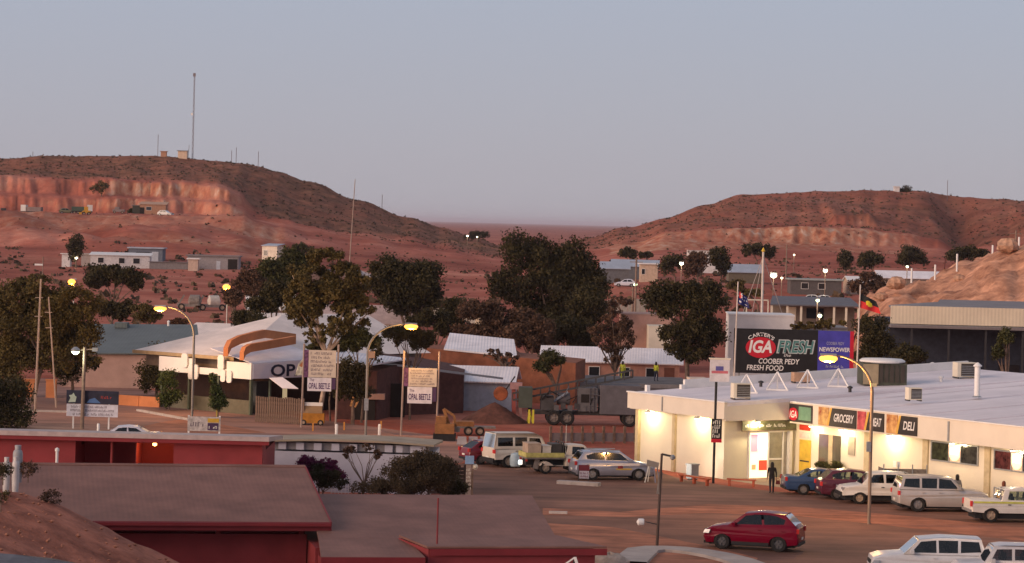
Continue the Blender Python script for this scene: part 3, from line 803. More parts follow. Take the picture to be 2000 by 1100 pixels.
# ---- red building with tan roofs, bottom left
FA = Fr(G(645,1020,3.6), math.atan2(.18,.984)); FA.o.z = 0; FA = Fr((FA.o.x, FA.o.y, 0), FA.rz)
t = thing('red_building', 'red walled building with broad tan sheet roofs, nearest to camera', 'building', FA.o, FA.rz)
mw = MB(); mw.box(-22, -.75, .9, 8.4, -1, 3.05); mw.box(-22, -.75, 1.4, 8.4, 3.05, 3.5)
mw.box(-22,-16.2,.9,1.4,3.05,3.3)
mw.build('wall', RED, t)
for x in (-8.2, -4.0, -.95): MB().box(x-.09, x+.09, .93, 1.38, 3.05, 3.36).build('clerestory_post', RED, t)
MB().box(-.14,-.02,.12,.26,-1,3.35).build('downpipe', RED, t)
ro = MB(); ro.slab([(-24,0,3.6),(0,0,3.6),(0,9.0,4.83),(-24,9.0,4.83)], .08); ro.slab([(-24,9.0,4.83),(0,9.0,4.83),(0,15,4.2),(-24,15,4.2)], .08)
r1 = ro.build('roof', TANROOF, t)
MB().box(-24, 0.0, -.06, -.01, 3.28, 3.6).build('fascia', REDDARK, r1)
MB().hexa([(-24,8.8,4.81),(.02,8.8,4.81),(.02,9.2,4.82),(-24,9.2,4.82),(-24,8.8,4.83),(.02,8.8,4.83),(.02,9.0,4.89),(-24,9.0,4.89)]).build('ridge_cap', TANROOF, r1)
MB().box(-24, .02, -.20, -.065, 3.46, 3.58).build('gutter', REDDARK, r1)
rk = MB(); rk.hexa([(.005,-.05,3.28),(.05,-.05,3.28),(.05,9,4.5),(.005,9,4.5),(.005,-.05,3.62),(.05,-.05,3.62),(.05,9,4.86),(.005,9,4.86)]); rk.build('barge_board', REDDARK, r1)
# lower wing
mb = MB(); mb.slab([(-.6,-1.6,3.19),(8.15,-1.6,3.19),(9.0,7.9,3.85),(.08,7.9,3.85)], .08); mb.slab([(-.9,-5.1,2.95),(2.75,-5.1,2.95),(2.6,-1.61,3.188),(-.6,-1.61,3.188)], .08)
rb = mb.build('roof', TANROOF, t)
MB().box(-.9,2.75,-5.17,-5.11,2.6,2.94).build('fascia', REDDARK, rb)
MB().box(-.7,8.2,-1.6,7.3,-1,2.85).build('wall', RED, t)
MB().box(-.6,2.6,-4.7,-1.62,-1,2.6).build('wall', RED, t)
mb = MB(); mb.slab([(2.9,-4.6,3.26),(9.4,-4.35,3.26),(8.15,-1.55,3.34),(2.3,-1.75,3.34)], .07)
rc = mb.build('roof', TANROOF, t)
MB().hexa([(3.0,-4.66,2.95),(9.4,-4.41,2.95),(9.4,-4.37,2.95),(3.0,-4.62,2.95),(3.0,-4.66,3.18),(9.4,-4.41,3.18),(9.4,-4.37,3.18),(3.0,-4.62,3.18)]).build('fascia', REDDARK, rc)
MB().hexa([(2.78,-4.9,-1),(9.0,-4.0,-1),(8.1,-1.62,-1),(2.3,-1.62,-1),(2.95,-4.5,3.15),(9.0,-4.25,3.15),(8.1,-1.62,3.22),(2.3,-1.62,3.22)]).build('wall', RED, t)
MB().tube([(3.35,-3.9,2.9),(3.35,-3.9,4.9)], .03, 8).build('vent_pipe', REDDARK, t)

# ---- flat roofed red building behind it
D = 140.0; xL = at(-60,840,D).x; xR = at(527,850,D).x; xa = at(148,850,D).x; xb = at(340,850,D).x; xp = at(218,870,D).x
t = thing('red_flat_roof_building', 'long red building with thin pale flat roof and open porch', 'building', (0,0,0), 0)
mw = MB(); mw.box(xL, xa, D, D+7.5, -.2, 2.95); mw.box(xL, xa, D, D+2, 2.951, 3.35); mw.box(xb, xR-.35, D, D+7.5, -.2, 2.95); mw.box(xb, xR-.35, D, D+2, 2.951, 3.35); mw.box(xa+.003, xb-.003, D+3.2, D+7.5, -.2, 2.95); mw.box(xa+.003, xb-.003, D+3.2, D+3.5, 2.951, 3.2)
mw.build('wall', RED, t)
r1 = MB().hexa([(xL-.4,D-.5,3.55),(xR,D-.5,3.55),(xR,D+8.3,3.0),(xL-.4,D+8.3,3.0),(xL-.4,D-.5,3.78),(xR,D-.5,3.78),(xR,D+8.3,3.2),(xL-.4,D+8.3,3.2)]).build('roof', mat('pale_roof_edge', (.40,.33,.32), .6), t)
MB().box(xL-.4, xR, D-.46, D-.2, 3.36, 3.546).build('fascia', REDDARK, r1)
MB().box(xa, xb, D+.05, D+3.1, 3.30, 3.354).build('porch_ceiling', RED, t)
MB().tube([(xp,D+.1,0),(xp,D+.1,3.3)], .06, 8).build('porch_post', RED, t)
MB().box(xb-2.0, xb-1.96, D+.8, D+3.15, 0, 3.25).build('porch_partition', RED, t)
pl = bpy.data.lights.new('porch_lamp', 'POINT'); pl.energy = 55; pl.color = (1,.42,.12); pl.shadow_soft_size = .1
po = bpy.data.objects.new('porch_lamp', pl); link(po, t); po.location = (xb-1.1, D+1.2, 2.95)
MB().lathe([(.05,3.05),(.11,2.98),(.11,2.9),(.03,2.86)], 10, (xb-1.1, D+1.2, .2)).build('porch_light_bowl', emat('amber_bowl', (1,.5,.15), 6), t)
t = thing('white_vent', 'thin white vent pipe standing at the tan ridge', 'vent pipe', at(111,905,118).to_tuple(), 0)
t.location.z = 3.7
MB().lathe([(.06,0),(.06,.95),(.09,.95),(.09,1.05),(.02,1.1)], 10).build('pipe', WHITE, t)

# ---- white building with the row of clerestory gaps
b0 = G(682,962,0); FW = Fr((b0.x, b0.y, 0), R(-3))
t = thing('white_building', 'white walled building with row of square roof vents under tan roof', 'building', FW.o, FW.rz)
x0 = FW.ony(0,520,900)[0]; x1 = FW.ony(0,842,900)[0]; D0 = FW.o.y
PALEW = mat('pale_blue_white_wall', (.52,.52,.60), .8, var=.08, scale=.7)
zt = FW.ony(0,600,879)[1]; zu = FW.ony(0,600,865)[1]
MB().box(x0, x1, 0, 5.8, -.2, zt-.1).build('wall', PALEW, t)
MB().box(x0+.2, x1-.2, .14, 1.2, zt, zu-.003).build('clerestory_wall', mat('grey_band',(.24,.225,.235),.8), t)
n = 9
for k in range(n):
    xx = x0 + .3 + (x1-x0-.9)*(k+.35)/(n-1+.35)
    if k == n-1: w = 1.6; xx = x1-1.9
    else: w = .42
    MB().box(xx, xx+w, 0, .35, zt+.002, zu-.005).build('pier', PALEW, t)
rr = MB(); pts = []
for i in range(13):
    f = i/12; x = x0-.15 + (x1-x0+.3)*f; z = zu + .16*math.sin(f*math.pi)
    pts.append((x, z))
for i in range(12):
    (xa_, za), (xb_, zb) = pts[i], pts[i+1]
    rr.hexa([(xa_,-.3,za),(xb_,-.3,zb),(xb_,6.2,zb-.25),(xa_,6.2,za-.25),(xa_,-.3,za+.1),(xb_,-.3,zb+.1),(xb_,6.2,zb-.12),(xa_,6.2,za-.12)])
rr.build('roof', mat('tan_membrane', (.33,.27,.20), .85, var=.15, scale=.6), t)
t = thing('lattice_panel', 'small pale lattice panel below the white wall', 'lattice', G(664,968,0), 0)
for k in range(6): MB().bar((-.45+.18*k,0,.1),(-.45+.18*k,0,1.0),.03).build('slat', WHITE, t)
for k in range(6): MB().bar((-.5,.03,.15+.16*k),(.5,.03,.15+.16*k),.03).build('slat', WHITE, t)

# ---- supermarket on the right
SA = G(1415,787.5,4.5); SB = G(1226,766,4.5)
rz = math.atan2(SB.y-SA.y, SB.x-SA.x) - math.pi/2
FS = Fr((SA.x, SA.y, 0), rz)
q = FS.l(G(1530,784,4.5)); q2 = FS.l(G(2000,836,4.5)); XR = q.x; LY = FS.l(SB).y
print('shop', FS.o, math.degrees(rz), 'XR', q, 'far', q2, 'LY', LY)
SHOPW = mat('cream_shop_wall', (.72,.66,.52), .75, var=.04, scale=.6)
SHOPF = mat('cream_shop_fascia', (.70,.63,.53), .7, var=.04, scale=.6)
SROOF = mat('grey_roof_membrane', (.76,.71,.74), .7, var=.06, scale=.25, bump=.1, streak=((.06,.5,1),0.0,.28))
t = shop = thing('supermarket', 'long cream supermarket with flat grey roof, lit walls and fascia signs', 'shop', FS.o, FS.rz)
YE = -46.0; XB = 27.0
xw = XR + .75                                     # right wall plane
Y0 = 0.62                                         # entrance wall plane (faces -y)
mw = MB()
mw.box(.5, XB-.5, Y0, LY-.45, -.4, 3.55)
mw.box(xw, XB-.5, YE, Y0-.004, -.4, 3.3)
MB().add(mw.v, mw.f).build('wall', SHOPW, t)
fa = MB(); fa.box(0, .12, 0, LY, 3.55, 4.5); fa.box(.12, .5, .12, LY-.1, 3.5, 3.546); fa.box(.12, XB, LY-.12, LY, 3.55, 4.5); fa.box(.12, XR, 0, .12, 3.45, 4.5)
fa.build('fascia', SHOPF, t)
fb = MB(); fb.box(XR, XR+.12, YE, -.005, 3.27, 4.5); fb.box(XR+.125, xw+.3, YE, -.02, 3.302, 3.36)
fb.build('fascia', SHOPF, t)
cp = MB(); cp.box(-.06,.2,-.06,LY+.06,4.503,4.58); cp.box(XR-.06,XR+.2,YE,-.08,4.503,4.57); cp.build('coping', WHITE, t)
rf = MB()
rf.hexa([(.2,.0,4.3),(XB,.0,5.5),(XB,LY-.05,5.5),(.2,LY-.05,4.3),(.2,.0,4.52),(XB,.0,5.8),(XB,LY-.05,5.8),(.2,LY-.05,4.52)])
rf.hexa([(XR+.2,YE,4.3),(XB,YE,5.5),(XB,-.01,5.5),(XR+.2,-.01,4.3),(XR+.2,YE,4.52),(XB,YE,5.79),(XB,-.01,5.79),(XR+.2,-.01,4.52)])
roof = rf.build('roof', SROOF, t)
MB().box(1.0,XB,LY-.34,LY-.13,4.5,5.2).build('parapet', SHOPF, t) if False else None
up = MB(); up.hexa([(4,LY-.4,4.7),(XB,LY-.4,5.8),(XB,LY-.2,5.8),(4,LY-.2,4.7),(4,LY-.4,5.25),(XB,LY-.4,6.3),(XB,LY-.2,6.3),(4,LY-.2,5.25)]); up.build('upstand', WHITE, roof)
for x in (1.2, 3.8): MB().box(x-.12,x+.12,LY-.5,LY-.26,4.5,4.95).build('upstand_cap', WHITE, roof)
for k in range(9):
    yy_ = -4.5*k - 2.2; MB().hexa([(XR+.4,yy_-.04,4.53),(XB-.2,yy_-.04,5.76),(XB-.2,yy_+.04,5.76),(XR+.4,yy_+.04,4.53),(XR+.4,yy_-.04,4.575),(XB-.2,yy_-.04,5.815),(XB-.2,yy_+.04,5.815),(XR+.4,yy_+.04,4.575)]).build('roof_seam', SROOF, roof)
# downpipes / pilasters
PILT = mat('tan_pilaster', (.52,.43,.27), .8)
for px in (1316,):
    y, _ = FS.onx(.42, px, 880); MB().box(.34,.496,y-.14,y+.14,0,3.5).build('pilaster', PILT, t)
MB().box(-.05,-.003,FS.onx(0,1294,790)[0]-.05,FS.onx(0,1294,790)[0]+.05,3.6,4.45).build('downpipe', GREY_STEEL, t)
MB().box(.3,.495,LY-.75,LY-.46,0,3.5).build('pilaster', PILT, t)
for px, py in ((1692,880),(1806,900),(1927,915)):
    y, _ = FS.onx(xw-.1, px, py); MB().box(xw-.1,xw-.003,y-.22,y+.22,0,3.25).build('pilaster', PILT, t)
y, _ = FS.onx(XR-.05, 1852, 840); MB().box(XR-.06,XR-.004,y-.06,y+.06,3.3,4.4).build('downpipe', GREY_STEEL, t)
# entrance in the wall that faces the camera
sx0 = FS.ony(Y0,1444,830)[0]; sx1 = FS.ony(Y0,1553,830)[0]
dx0 = FS.ony(Y0,1462,900)[0]; dx1 = FS.ony(Y0,1499,900)[0]; dx2 = FS.ony(Y0,1526,900)[0]; zd = FS.ony(Y0,1480,845)[1]
print('door', dx0, dx1, dx2, zd, sx0, sx1)
XW2 = xw
ent = MB(); ent.box(dx0-.09,dx0,Y0-.1,Y0-.002,0,zd+.09); ent.box(dx1-.05,dx1+.05,Y0-.1,Y0-.002,0,zd); ent.box(dx2,dx2+.09,Y0-.1,Y0-.002,0,zd+.09); ent.box(dx0,dx2,Y0-.1,Y0-.002,zd,zd+.09); ent.box(dx1+.05,dx2,Y0-.1,Y0-.002,1.05,1.15)
df = ent.build('door_frame', WHITE, t)
MB().box(dx1+.05,dx2,Y0-.04,Y0-.01,0.02,1.05).build('door_pane', mat('grey_door_glass',(.28,.27,.22),.2,spec=.6), df)
MB().box(dx1+.05,dx2,Y0-.04,Y0-.01,1.15,zd).build('door_pane', mat('grey_door_glass',(.28,.27,.22),.2), df)
lit = MB().box(dx0,dx1-.05,Y0-.03,Y0-.012,0.02,zd).build('lit_doorway', emat('warm_lit_interior', (1,.80,.50), 1.5), df)
ps = MB(); ps.box(dx0+.1,dx0+.6,Y0-.06,Y0-.04,1.55,zd-.1); ps.build('poster', emat('pink_lit_poster',(.95,.35,.45),.8), df)
MB().box(dx0+.6,dx1-.1,Y0-.06,Y0-.04,1.75,zd-.06).build('poster', emat('violet_lit_poster',(1.0,.65,.95),1.6), df)
MB().box(dx0+.72,dx1-.08,Y0-.06,Y0-.04,.45,1.05).build('display', emat('red_display',(.8,.10,.05),.45), df)
MB().box(dx0+.2,dx0+.5,Y0-.055,Y0-.04,.5,.8).build('display', emat('orange_display',(.9,.45,.2),.6), df)
jx = FS.ony(Y0,1534,900)[0]
MB().box(dx2+.12,jx+.05,Y0-.03,Y0-.004,0,zd).build('side_panel', mat('grey_side_panel',(.34,.31,.27),.6), t)
MB().box(jx+.06,jx+.25,Y0-.3,Y0-.004,0,zd+.05).build('jamb', WHITE, t)
sg = thing('entrance_sign', 'long dark green sign with pale script above the shop door', 'sign', FS.o, FS.rz)
SIGNG = mat('dark_green_sign', (.10,.10,.055), .6, var=.3, scale=3)
z0 = FS.ony(.3,1500,840)[1]; z1 = FS.ony(.3,1500,822)[1]
MB().box(sx0,sx1-.15,.3,.36,z0,z1).build('board', SIGNG, sg)
fr_ = MB(); fr_.box(sx0-.04,sx1-.11,.28,.37,z1,z1+.04); fr_.box(sx0-.04,sx1-.11,.28,.37,z0-.04,z0); fr_.build('frame', TIMBER, sg)
scribble(WHITE, sg, sx0+.15, sx1-.9, z0+.16, z1-.16, .293, 1, seed=4, fill=.8)
# wall things on the long side (faces -x): helper
def on_wall(name, px0, py0, px1, py1, m, th=.05, parent=shop, x=None, gap=.003):
    x = xw if x is None else x
    ya, za = FS.onx(x, px0, py0); yb, zb = FS.onx(x, px1, py1)
    return MB().box(x-th-gap, x-gap, min(ya,yb), max(ya,yb), min(za,zb), max(za,zb)).build(name, m, parent), (min(ya,yb), max(ya,yb), min(za,zb), max(za,zb))
on_wall('red_panel', 1563,829,1583,842, mat('red_panel',(.55,.04,.02),.5))
on_wall('white_panel', 1563,843,1583,857, mat('pale_panel',(.7,.55,.5),.5))
yd, _b = on_wall('yellow_door', 1563,858,1583,925, mat('yellow_door',(.62,.42,.05),.5))
MB().box(xw-.075,xw-.056,_b[0]+.1,_b[1]-.1,1.0,1.08).build('push_bar', DARK_STEEL, yd)
on_wall('red_lintel', 1597,829,1641,837, mat('red_panel',(.55,.04,.02),.5))
d, _b = on_wall('sliding_door', 1601,847,1641,925, mat('dark_glass_door',(.075,.068,.05),.12,spec=.6))
MB().box(xw-.07,xw-.056,(_b[0]+_b[1])/2-.3,(_b[0]+_b[1])/2+.08,_b[2],_b[3]).build('door_stile', PILT, d)
on_wall('notice_board', 1658,853,1670,890, mat('notice_grey',(.34,.30,.24),.7))
on_wall('small_notice', 1745,900,1751,913, WHITE, .02)
on_wall('small_notice', 1753,901,1758,913, mat('blue_grey_notice',(.35,.38,.45),.6), .02)
def shop_window(px0, py0, px1, py1, m1, m2):
    ya, za = FS.onx(xw, px0, py0); yb, zb = FS.onx(xw, px1, py1)
    lo, hi = min(ya,yb), max(ya,yb); z0, z1 = min(za,zb), max(za,zb)
    mb = MB(); fw = .07
    a, b = lo + (hi-lo)*.36, lo + (hi-lo)*.62
    for y in (lo-fw, hi, a-fw/2, b-fw/2): mb.box(xw-.09,xw-.003,y,y+fw,z0-fw,z1+fw)
    mb.box(xw-.088,xw-.005,lo,hi,z0-fw,z0); mb.box(xw-.088,xw-.005,lo,hi,z1,z1+fw)
    w = mb.build('window', GREY_STEEL, shop)
    MB().box(xw-.04,xw-.012,b+fw/2,hi,z0,z1).build('pane', m1, w)
    MB().box(xw-.04,xw-.012,lo,a-fw/2,z0,z1).build('pane', m2, w)
    c = (a+b)/2; hw = (b-a)/2-.06
    pts = [(c-hw, z1-.02),(c+hw,z1-.02)] + [(c+hw*math.cos(k*math.pi/10), z0+.45-.4*math.sin(k*math.pi/10)) for k in range(11)]
    mbp = MB(); n = len(pts)
    mbp.add([(xw-.11,y,z) for y,z in pts], [tuple(range(n))])
    mbp.add([(xw-.06,y,z) for y,z in pts], [tuple(range(n))[::-1]])
    mbp.build('lit_sign', emat('peach_lit_sign',(1.0,.62,.38),1.1), w)
    MB().box(xw-.125,xw-.112,c-hw*.72,c+hw*.72,z0+.42,z1-.2).build('lit_sign_centre', emat('white_lit_sign',(1,.86,.70),2.6), w)
    return w
shop_window(1822,863,1910,908, mat('poster_dark_green',(.035,.04,.02),.2,var=.6,scale=3), mat('poster_dark_grey',(.035,.035,.032),.2,var=.6,scale=3))
shop_window(1945,880,2030,925, mat('poster_dark_red',(.06,.018,.018),.2,var=.8,scale=3), mat('poster_dark_grey',(.035,.035,.032),.2))
# fascia signs
SIGNBLK = mat('sign_charcoal', (.035,.028,.026), .5)
def fascia_sign(name, label, px0, py0, px1, py1, word, colour, split=.36):
    x = XR
    ya, za = FS.onx(x, px0, py0); yb, zb = FS.onx(x, px1, py1)
    # along the wall to the right in the photo y falls
    w = abs(ya-yb); zc0 = 3.27+.10; zc1 = 4.42
    s = thing(name, label, 'sign', FS.w(x-.004, max(ya,yb), 0), FS.rz - math.pi/2, 'signs along the shop fascia')
    # local: x to the right along the wall, -y out of the wall
    if split:
        k = w*split
        MB().box(0.0,k-.25,-.05,0,zc0,zc1).build('picture', colour, s)
        MB().hexa([(k-.38,-.056,zc0),(k-.2,-.056,zc0),(k-.2,-.004,zc0),(k-.38,-.004,zc0),(k-.1,-.056,zc1),(k+.08,-.056,zc1),(k+.08,-.004,zc1),(k-.1,-.004,zc1)]).build('slash', mat('yellow_slash',(.72,.42,.08),.6), s)
        MB().hexa([(k-.2,-.05,zc0),(w,-.05,zc0),(w,0,zc0),(k-.2,0,zc0),(k+.08,-.05,zc1),(w,-.05,zc1),(w,0,zc1),(k+.08,0,zc1)]).build('board', SIGNBLK, s)
        if word: text_mesh(word, WHITE, s, ((k+w)/2+.05,-.062,(zc0+zc1)/2), .48, shear=.2, bold=.02, width=min(w-k-.45, .42*len(word)), name='lettering')
    return s, w, zc0, zc1
FOOD1 = mat('food_picture_warm', (.55,.10,.05), .6, var=.3, scale=1.6, col2=(.60,.42,.14))
FOOD2 = mat('food_picture_red', (.55,.03,.06), .6, var=.3, scale=1.6, col2=(.55,.12,.12))
FOOD3 = mat('food_picture_orange', (.58,.12,.04), .6, var=.3, scale=1.6, col2=(.60,.38,.14))
fascia_sign('grocery_sign', 'charcoal GROCERY sign with food picture on the shop fascia', 1600,800,1673,830, 'GROCERY', FOOD1, .34)
fascia_sign('meat_sign', 'charcoal MEAT sign with red picture on the shop fascia', 1676,806,1727,838, 'MEAT', FOOD2, .42)
fascia_sign('deli_sign', 'charcoal DELI sign with pizza picture on the shop fascia', 1733,812,1792,846, 'DELI', FOOD3, .45)
s, w, z0, z1 = fascia_sign('brand_sign', 'small black sign with red oval and green word at the fascia corner', 1540,790,1587,822, None, None, 0)
MB().box(0,w,-.05,0,z0,z1).build('board', SIGNBLK, s)
MB().box(w*.46,w-.1,-.058,-.052,z0+.15,z1-.12).build('green_panel', mat('sign_green',(.13,.26,.17),.5), s)
def disc(mb, cx, cz, rx, rz_, y0, y1, n=28):
    pts = [(cx+rx*math.cos(2*math.pi*k/n), cz+rz_*math.sin(2*math.pi*k/n)) for k in range(n)]
    return mb.prism(pts, y0, y1)
REDSIGN = mat('sign_red', (.50,.012,.030), .45, var=.05)
disc(MB(), w*.24, z0+.45, w*.2, .38, -.066, -.053).build('red_oval', REDSIGN, s)
text_mesh('IGA', WHITE, s, (w*.24,-.07,z0+.45), .42, shear=.2, bold=.02, width=w*.3)
# lamps on the shop
LAMPW = emat('shop_lamp_glass', (1.0,.86,.58), 9)
def wall_lamp(name, label, fr, p, energy, size=.18, kind='shop lamps', rot=None, col=(1.0,.78,.42), spread=None):
    l = thing(name, label, 'lamp', fr.w(*p), fr.rz, kind)
    MB().box(-.14,.14,-.09,.09,.02,.12).build('housing', GREY_STEEL, l)
    MB().box(-.11,.11,-.07,.07,-.03,.018).build('lens', LAMPW, l)
    ld = bpy.data.lights.new('lamp_light', 'POINT'); ld.shadow_soft_size = .08; ld.energy = energy; ld.color = col
    lo = bpy.data.objects.new('lamp_light', ld); link(lo, l); lo.location = (0,0,-.13)
    if rot: lo.rotation_euler = rot
    return l
GL = 'lamps under the shop eaves'
for px, lb in ((1270,'lamp under the fascia nearest the left corner of shop'),(1367,'lamp under the fascia behind the pole sign')):
    y, _ = FS.onx(.25, px, 800); wall_lamp('eave_lamp', lb, FS, (.06, y, 3.40), 150, kind=GL, rot=(0,R(-28),0))
xx = FS.ony(.3,1475,815)[0]; wall_lamp('eave_lamp', 'lamp shining above the shop entrance sign', FS, (xx, .02, 3.34), 150, kind=GL, rot=(R(25),0,0))
for px, lb in ((1590,'lamp under the fascia by the yellow door'),(1648,'lamp under the fascia beside the sliding door'),(1742,'lamp under the DELI sign'),(1866,'lamp over the first shop window'),(1985,'lamp over the second shop window')):
    y, _ = FS.onx(xw-.3, px, 840); wall_lamp('eave_lamp', lb, FS, (xw-.52, y, 3.18), {1742:170,1648:120,1590:70,1866:45,1985:45}[px], kind=GL, rot=(0,R(-25),0))

# rooftop plant
def roofz(p): 
    l = FS.l(p); return 4.52 + (l.x)*1.28/XB
def on_roof(px, py):
    z = 5.0
    for _ in range(5):
        p = G(px, py, z); z = roofz(p)
    return Vector((p.x, p.y, z))
def ac_unit(label, px, py, w, d, h, grille=True, name='air_conditioner', m=CREAM):
    p = on_roof(px, py); t = thing(name, label, 'air conditioner', p, R(10), 'air conditioners on the shop roof')
    MB().box(-w/2,w/2,-d/2,d/2,.08,h).build('case', m, t)
    if grille:
        g = MB().box(-w*.32,w/2-.04,-d/2-.03,-d/2-.004,.14,h-.06).build('grille', mat('brown_grille',(.06,.05,.042),.8), t)
        for k in range(6): MB().box(-w*.3,w/2-.06,-d/2-.045,-d/2-.033,.18+(h-.3)*k/6,.21+(h-.3)*k/6).build('louvre', GREY_STEEL, g)
    MB().box(-w/2,-w/2+.1,-d/2,d/2,0,.078).build('foot', DARK_STEEL, t); MB().box(w/2-.1,w/2,-d/2,d/2,0,.078).build('foot', DARK_STEEL, t)
    return t
ac_unit('boxy air conditioner at the front edge of the roof', 1446, 779, 1.0, .8, .95)
ac_unit('small air conditioner with dark grille in mid roof', 1784, 783, .8, .7, .78)
ac_unit('air conditioner beside the tall white vent pipe', 1884, 742, 1.3, 1.0, 1.0)
ac_unit('tan box unit under the billboard', 1563, 748, 1.0, .8, .65, False, 'roof_box', mat('tan_box',(.42,.26,.17),.8))
p = on_roof(1722, 752); t = thing('rooftop_cooler', 'large dark rooftop cooler with white flat cap', 'cooler', p, R(5))
MB().box(-1.35,1.35,-1.0,1.0,0,1.35).build('case', mat('dark_green_case',(.07,.075,.055),.7,var=.2), t)
for k in range(5): MB().box(-.4+.34*k,-.16+.34*k,-1.05,-1.004,.2,1.25).build('panel', mat('brown_grille',(.06,.05,.042),.8), t)
MB().box(-1.4,-.45,-1.06,-1.004,.05,1.3).build('panel', mat('tan_panel',(.34,.27,.17),.7), t)
mb = MB(); mb.lathe([(.2,1.36),(1.3,1.36),(1.42,1.42),(1.42,1.5),(1.25,1.6),(.2,1.64)], 24); mb.build('cap', WHITE, t, True)
p = on_roof(1908, 776); t = thing('roof_vent_pipe', 'tall white vent pipe with conical cap on the roof', 'vent pipe', p, 0)
MB().lathe([(.17,0),(.17,1.75)], 16).build('pipe', WHITE, t, True); MB().lathe([(.25,1.78),(.26,1.84),(.05,2.02)], 16).build('cap', WHITE, t, True)
MB().lathe([(.3,-.02),(.2,.06)], 16).build('flashing', GREY_STEEL, t)
p = on_roof(1360, 752); t = thing('roof_planter', 'pale box stack on the left part of the shop roof', 'roof box', p, R(8))
MB().hexa([(-.45,-.4,0),(.45,-.4,0),(.45,.4,0),(-.45,.4,0),(-.55,-.5,.5),(.55,-.5,.5),(.55,.5,.5),(-.55,.5,.5)]).build('box', mat('peach_box',(.60,.50,.42),.8), t)
for lb, px, py in (('low roof vent in front of the second white frame',1486,755),('dark low roof vent right of the frames',1660,766),('stubby white vent at back of the roof',1821,724),('short white vent by the blue panel',1622,737),('small white dome vent near the vent pipe',1838,748)):
    p = on_roof(px, py); t = thing('roof_vent', lb, 'vent', p, 0, 'small vents on the shop roof')
    m = DARK_STEEL if 'dark' in lb or 'low roof' in lb else WHITE
    MB().lathe([(.1,0),(.1,.22),(.17,.24),(.17,.32),(.04,.38)], 12).build('cowl', m, t, True)

# billboard on the roof, facing the camera
DB = 186.0
def bq(px, py): return at(px, py, DB)
bl, br = bq(1433,690), bq(1667,690)
t = thing('billboard', 'wide black billboard with red oval brand and blue panel on the shop roof', 'billboard', (bl.x, DB, 0), math.atan2(-.004,1))
WB = br.x-bl.x; zb0 = bq(1550,731).z; zb1 = bq(1550,644).z
BBLK = mat('billboard_black', (.012,.011,.013), .5, var=.2); BBLU = mat('billboard_blue', (.055,.05,.33), .5, var=.15, scale=1)
k = (1597-1433)/(1667-1433)*WB
MB().box(0,k,0,.12,zb0,zb1).build('black_panel', BBLK, t)
bp_ = MB().box(k+.004,WB-.25,0,.12,zb0+.02,zb1-.02).build('blue_panel', BBLU, t)
MB().box(WB-.25,WB,-.02,.1,zb0+.02,zb1-.02).build('red_edge', REDSIGN, bp_)
ms = S(DB)
def bx(px): return (px-1433)/ms
def bz(py, px=1550): return zb0 + (731+(px-1550)*.025-py)/ms
disc(MB(), bx(1485.5), bz(679,1485), 29.5/ms, 20.5/ms, -.014, -.003).build('red_oval', REDSIGN, t)
text_mesh('IGA', WHITE, t, (bx(1484.5),-.02,bz(677,1484)), 25/ms, shear=.22, bold=.03, width=46/ms)
text_mesh("CARTER'S", WHITE, t, (bx(1486),-.012,bz(653,1486)), 7.5/ms, bold=.015, width=54/ms, arc=38/ms)
TEALT = mat('sign_teal', (.07,.20,.19), .5); SILV = mat('sign_silver', (.45,.48,.48), .5)
text_mesh('FRESH', SILV, t, (bx(1554),-.010,bz(677.5,1554)), 28/ms, shear=.22, bold=.055, width=76/ms, name='lettering_outline')
text_mesh('FRESH', TEALT, t, (bx(1554),-.018,bz(677.5,1554)), 24/ms, shear=.22, bold=.02, width=70/ms)
text_mesh('the', WHITE, t, (bx(1538),-.012,bz(694,1538)), 6/ms, shear=.3, width=14/ms)
text_mesh('COOBER PEDY', WHITE, t, (bx(1522),-.012,bz(706,1522)), 10.5/ms, shear=.12, bold=.015, width=80/ms)
text_mesh('FRESH FOOD', WHITE, t, (bx(1495),-.012,bz(718.5,1495)), 10.5/ms, shear=.12, bold=.015, width=72/ms)
PALEBL = mat('sign_pale_blue', (.38,.38,.52), .5)
text_mesh('COOBER PEDY', PALEBL, t, (bx(1631),-.012,bz(671,1631)), 6/ms, width=34/ms)
text_mesh('NEWSPOWER', WHITE, t, (bx(1630),-.012,bz(683,1630)), 8.5/ms, bold=.02, width=60/ms)
scribble(PALEBL, t, bx(1612), bx(1650), bz(720,1630), bz(712,1630), -.012, 1, seed=9)
for px in (1445,1500,1560,1620,1655):
    MB().bar((bx(px),.2,4.9),(bx(px),.2,zb1-.2),.1).build('post', GREY_STEEL, t)
for px in (1445,1620): MB().bar((bx(px),.3,zb1-.6),(bx(px),2.4,5.3),.07).build('brace', GREY_STEEL, t)
# white triangular frames on the roof
for i, (px, py, lb) in enumerate([(1458,767,'leftmost'),(1518,762,'second from left'),(1577,758,'third from left'),(1637,756,'rightmost')]):
    p = on_roof(px, py); f = thing('roof_frame', lb + ' of the white triangular frames on the shop roof', 'frame', p, R(-6), 'white triangular frames on the shop roof')
    hh = 1.12; a = .62
    MB().bar((-a,-.3,.05),(0,0,hh),.09).build('leg', WHITE, f); MB().bar((a,-.3,.05),(0,0,hh),.09).build('leg', WHITE, f)
    MB().bar((0,.55,.05),(0,.02,hh-.03),.09).build('leg', WHITE, f); MB().bar((-a-.05,-.3,.045),(a+.05,-.3,.045),.1).build('foot_rail', WHITE, f)

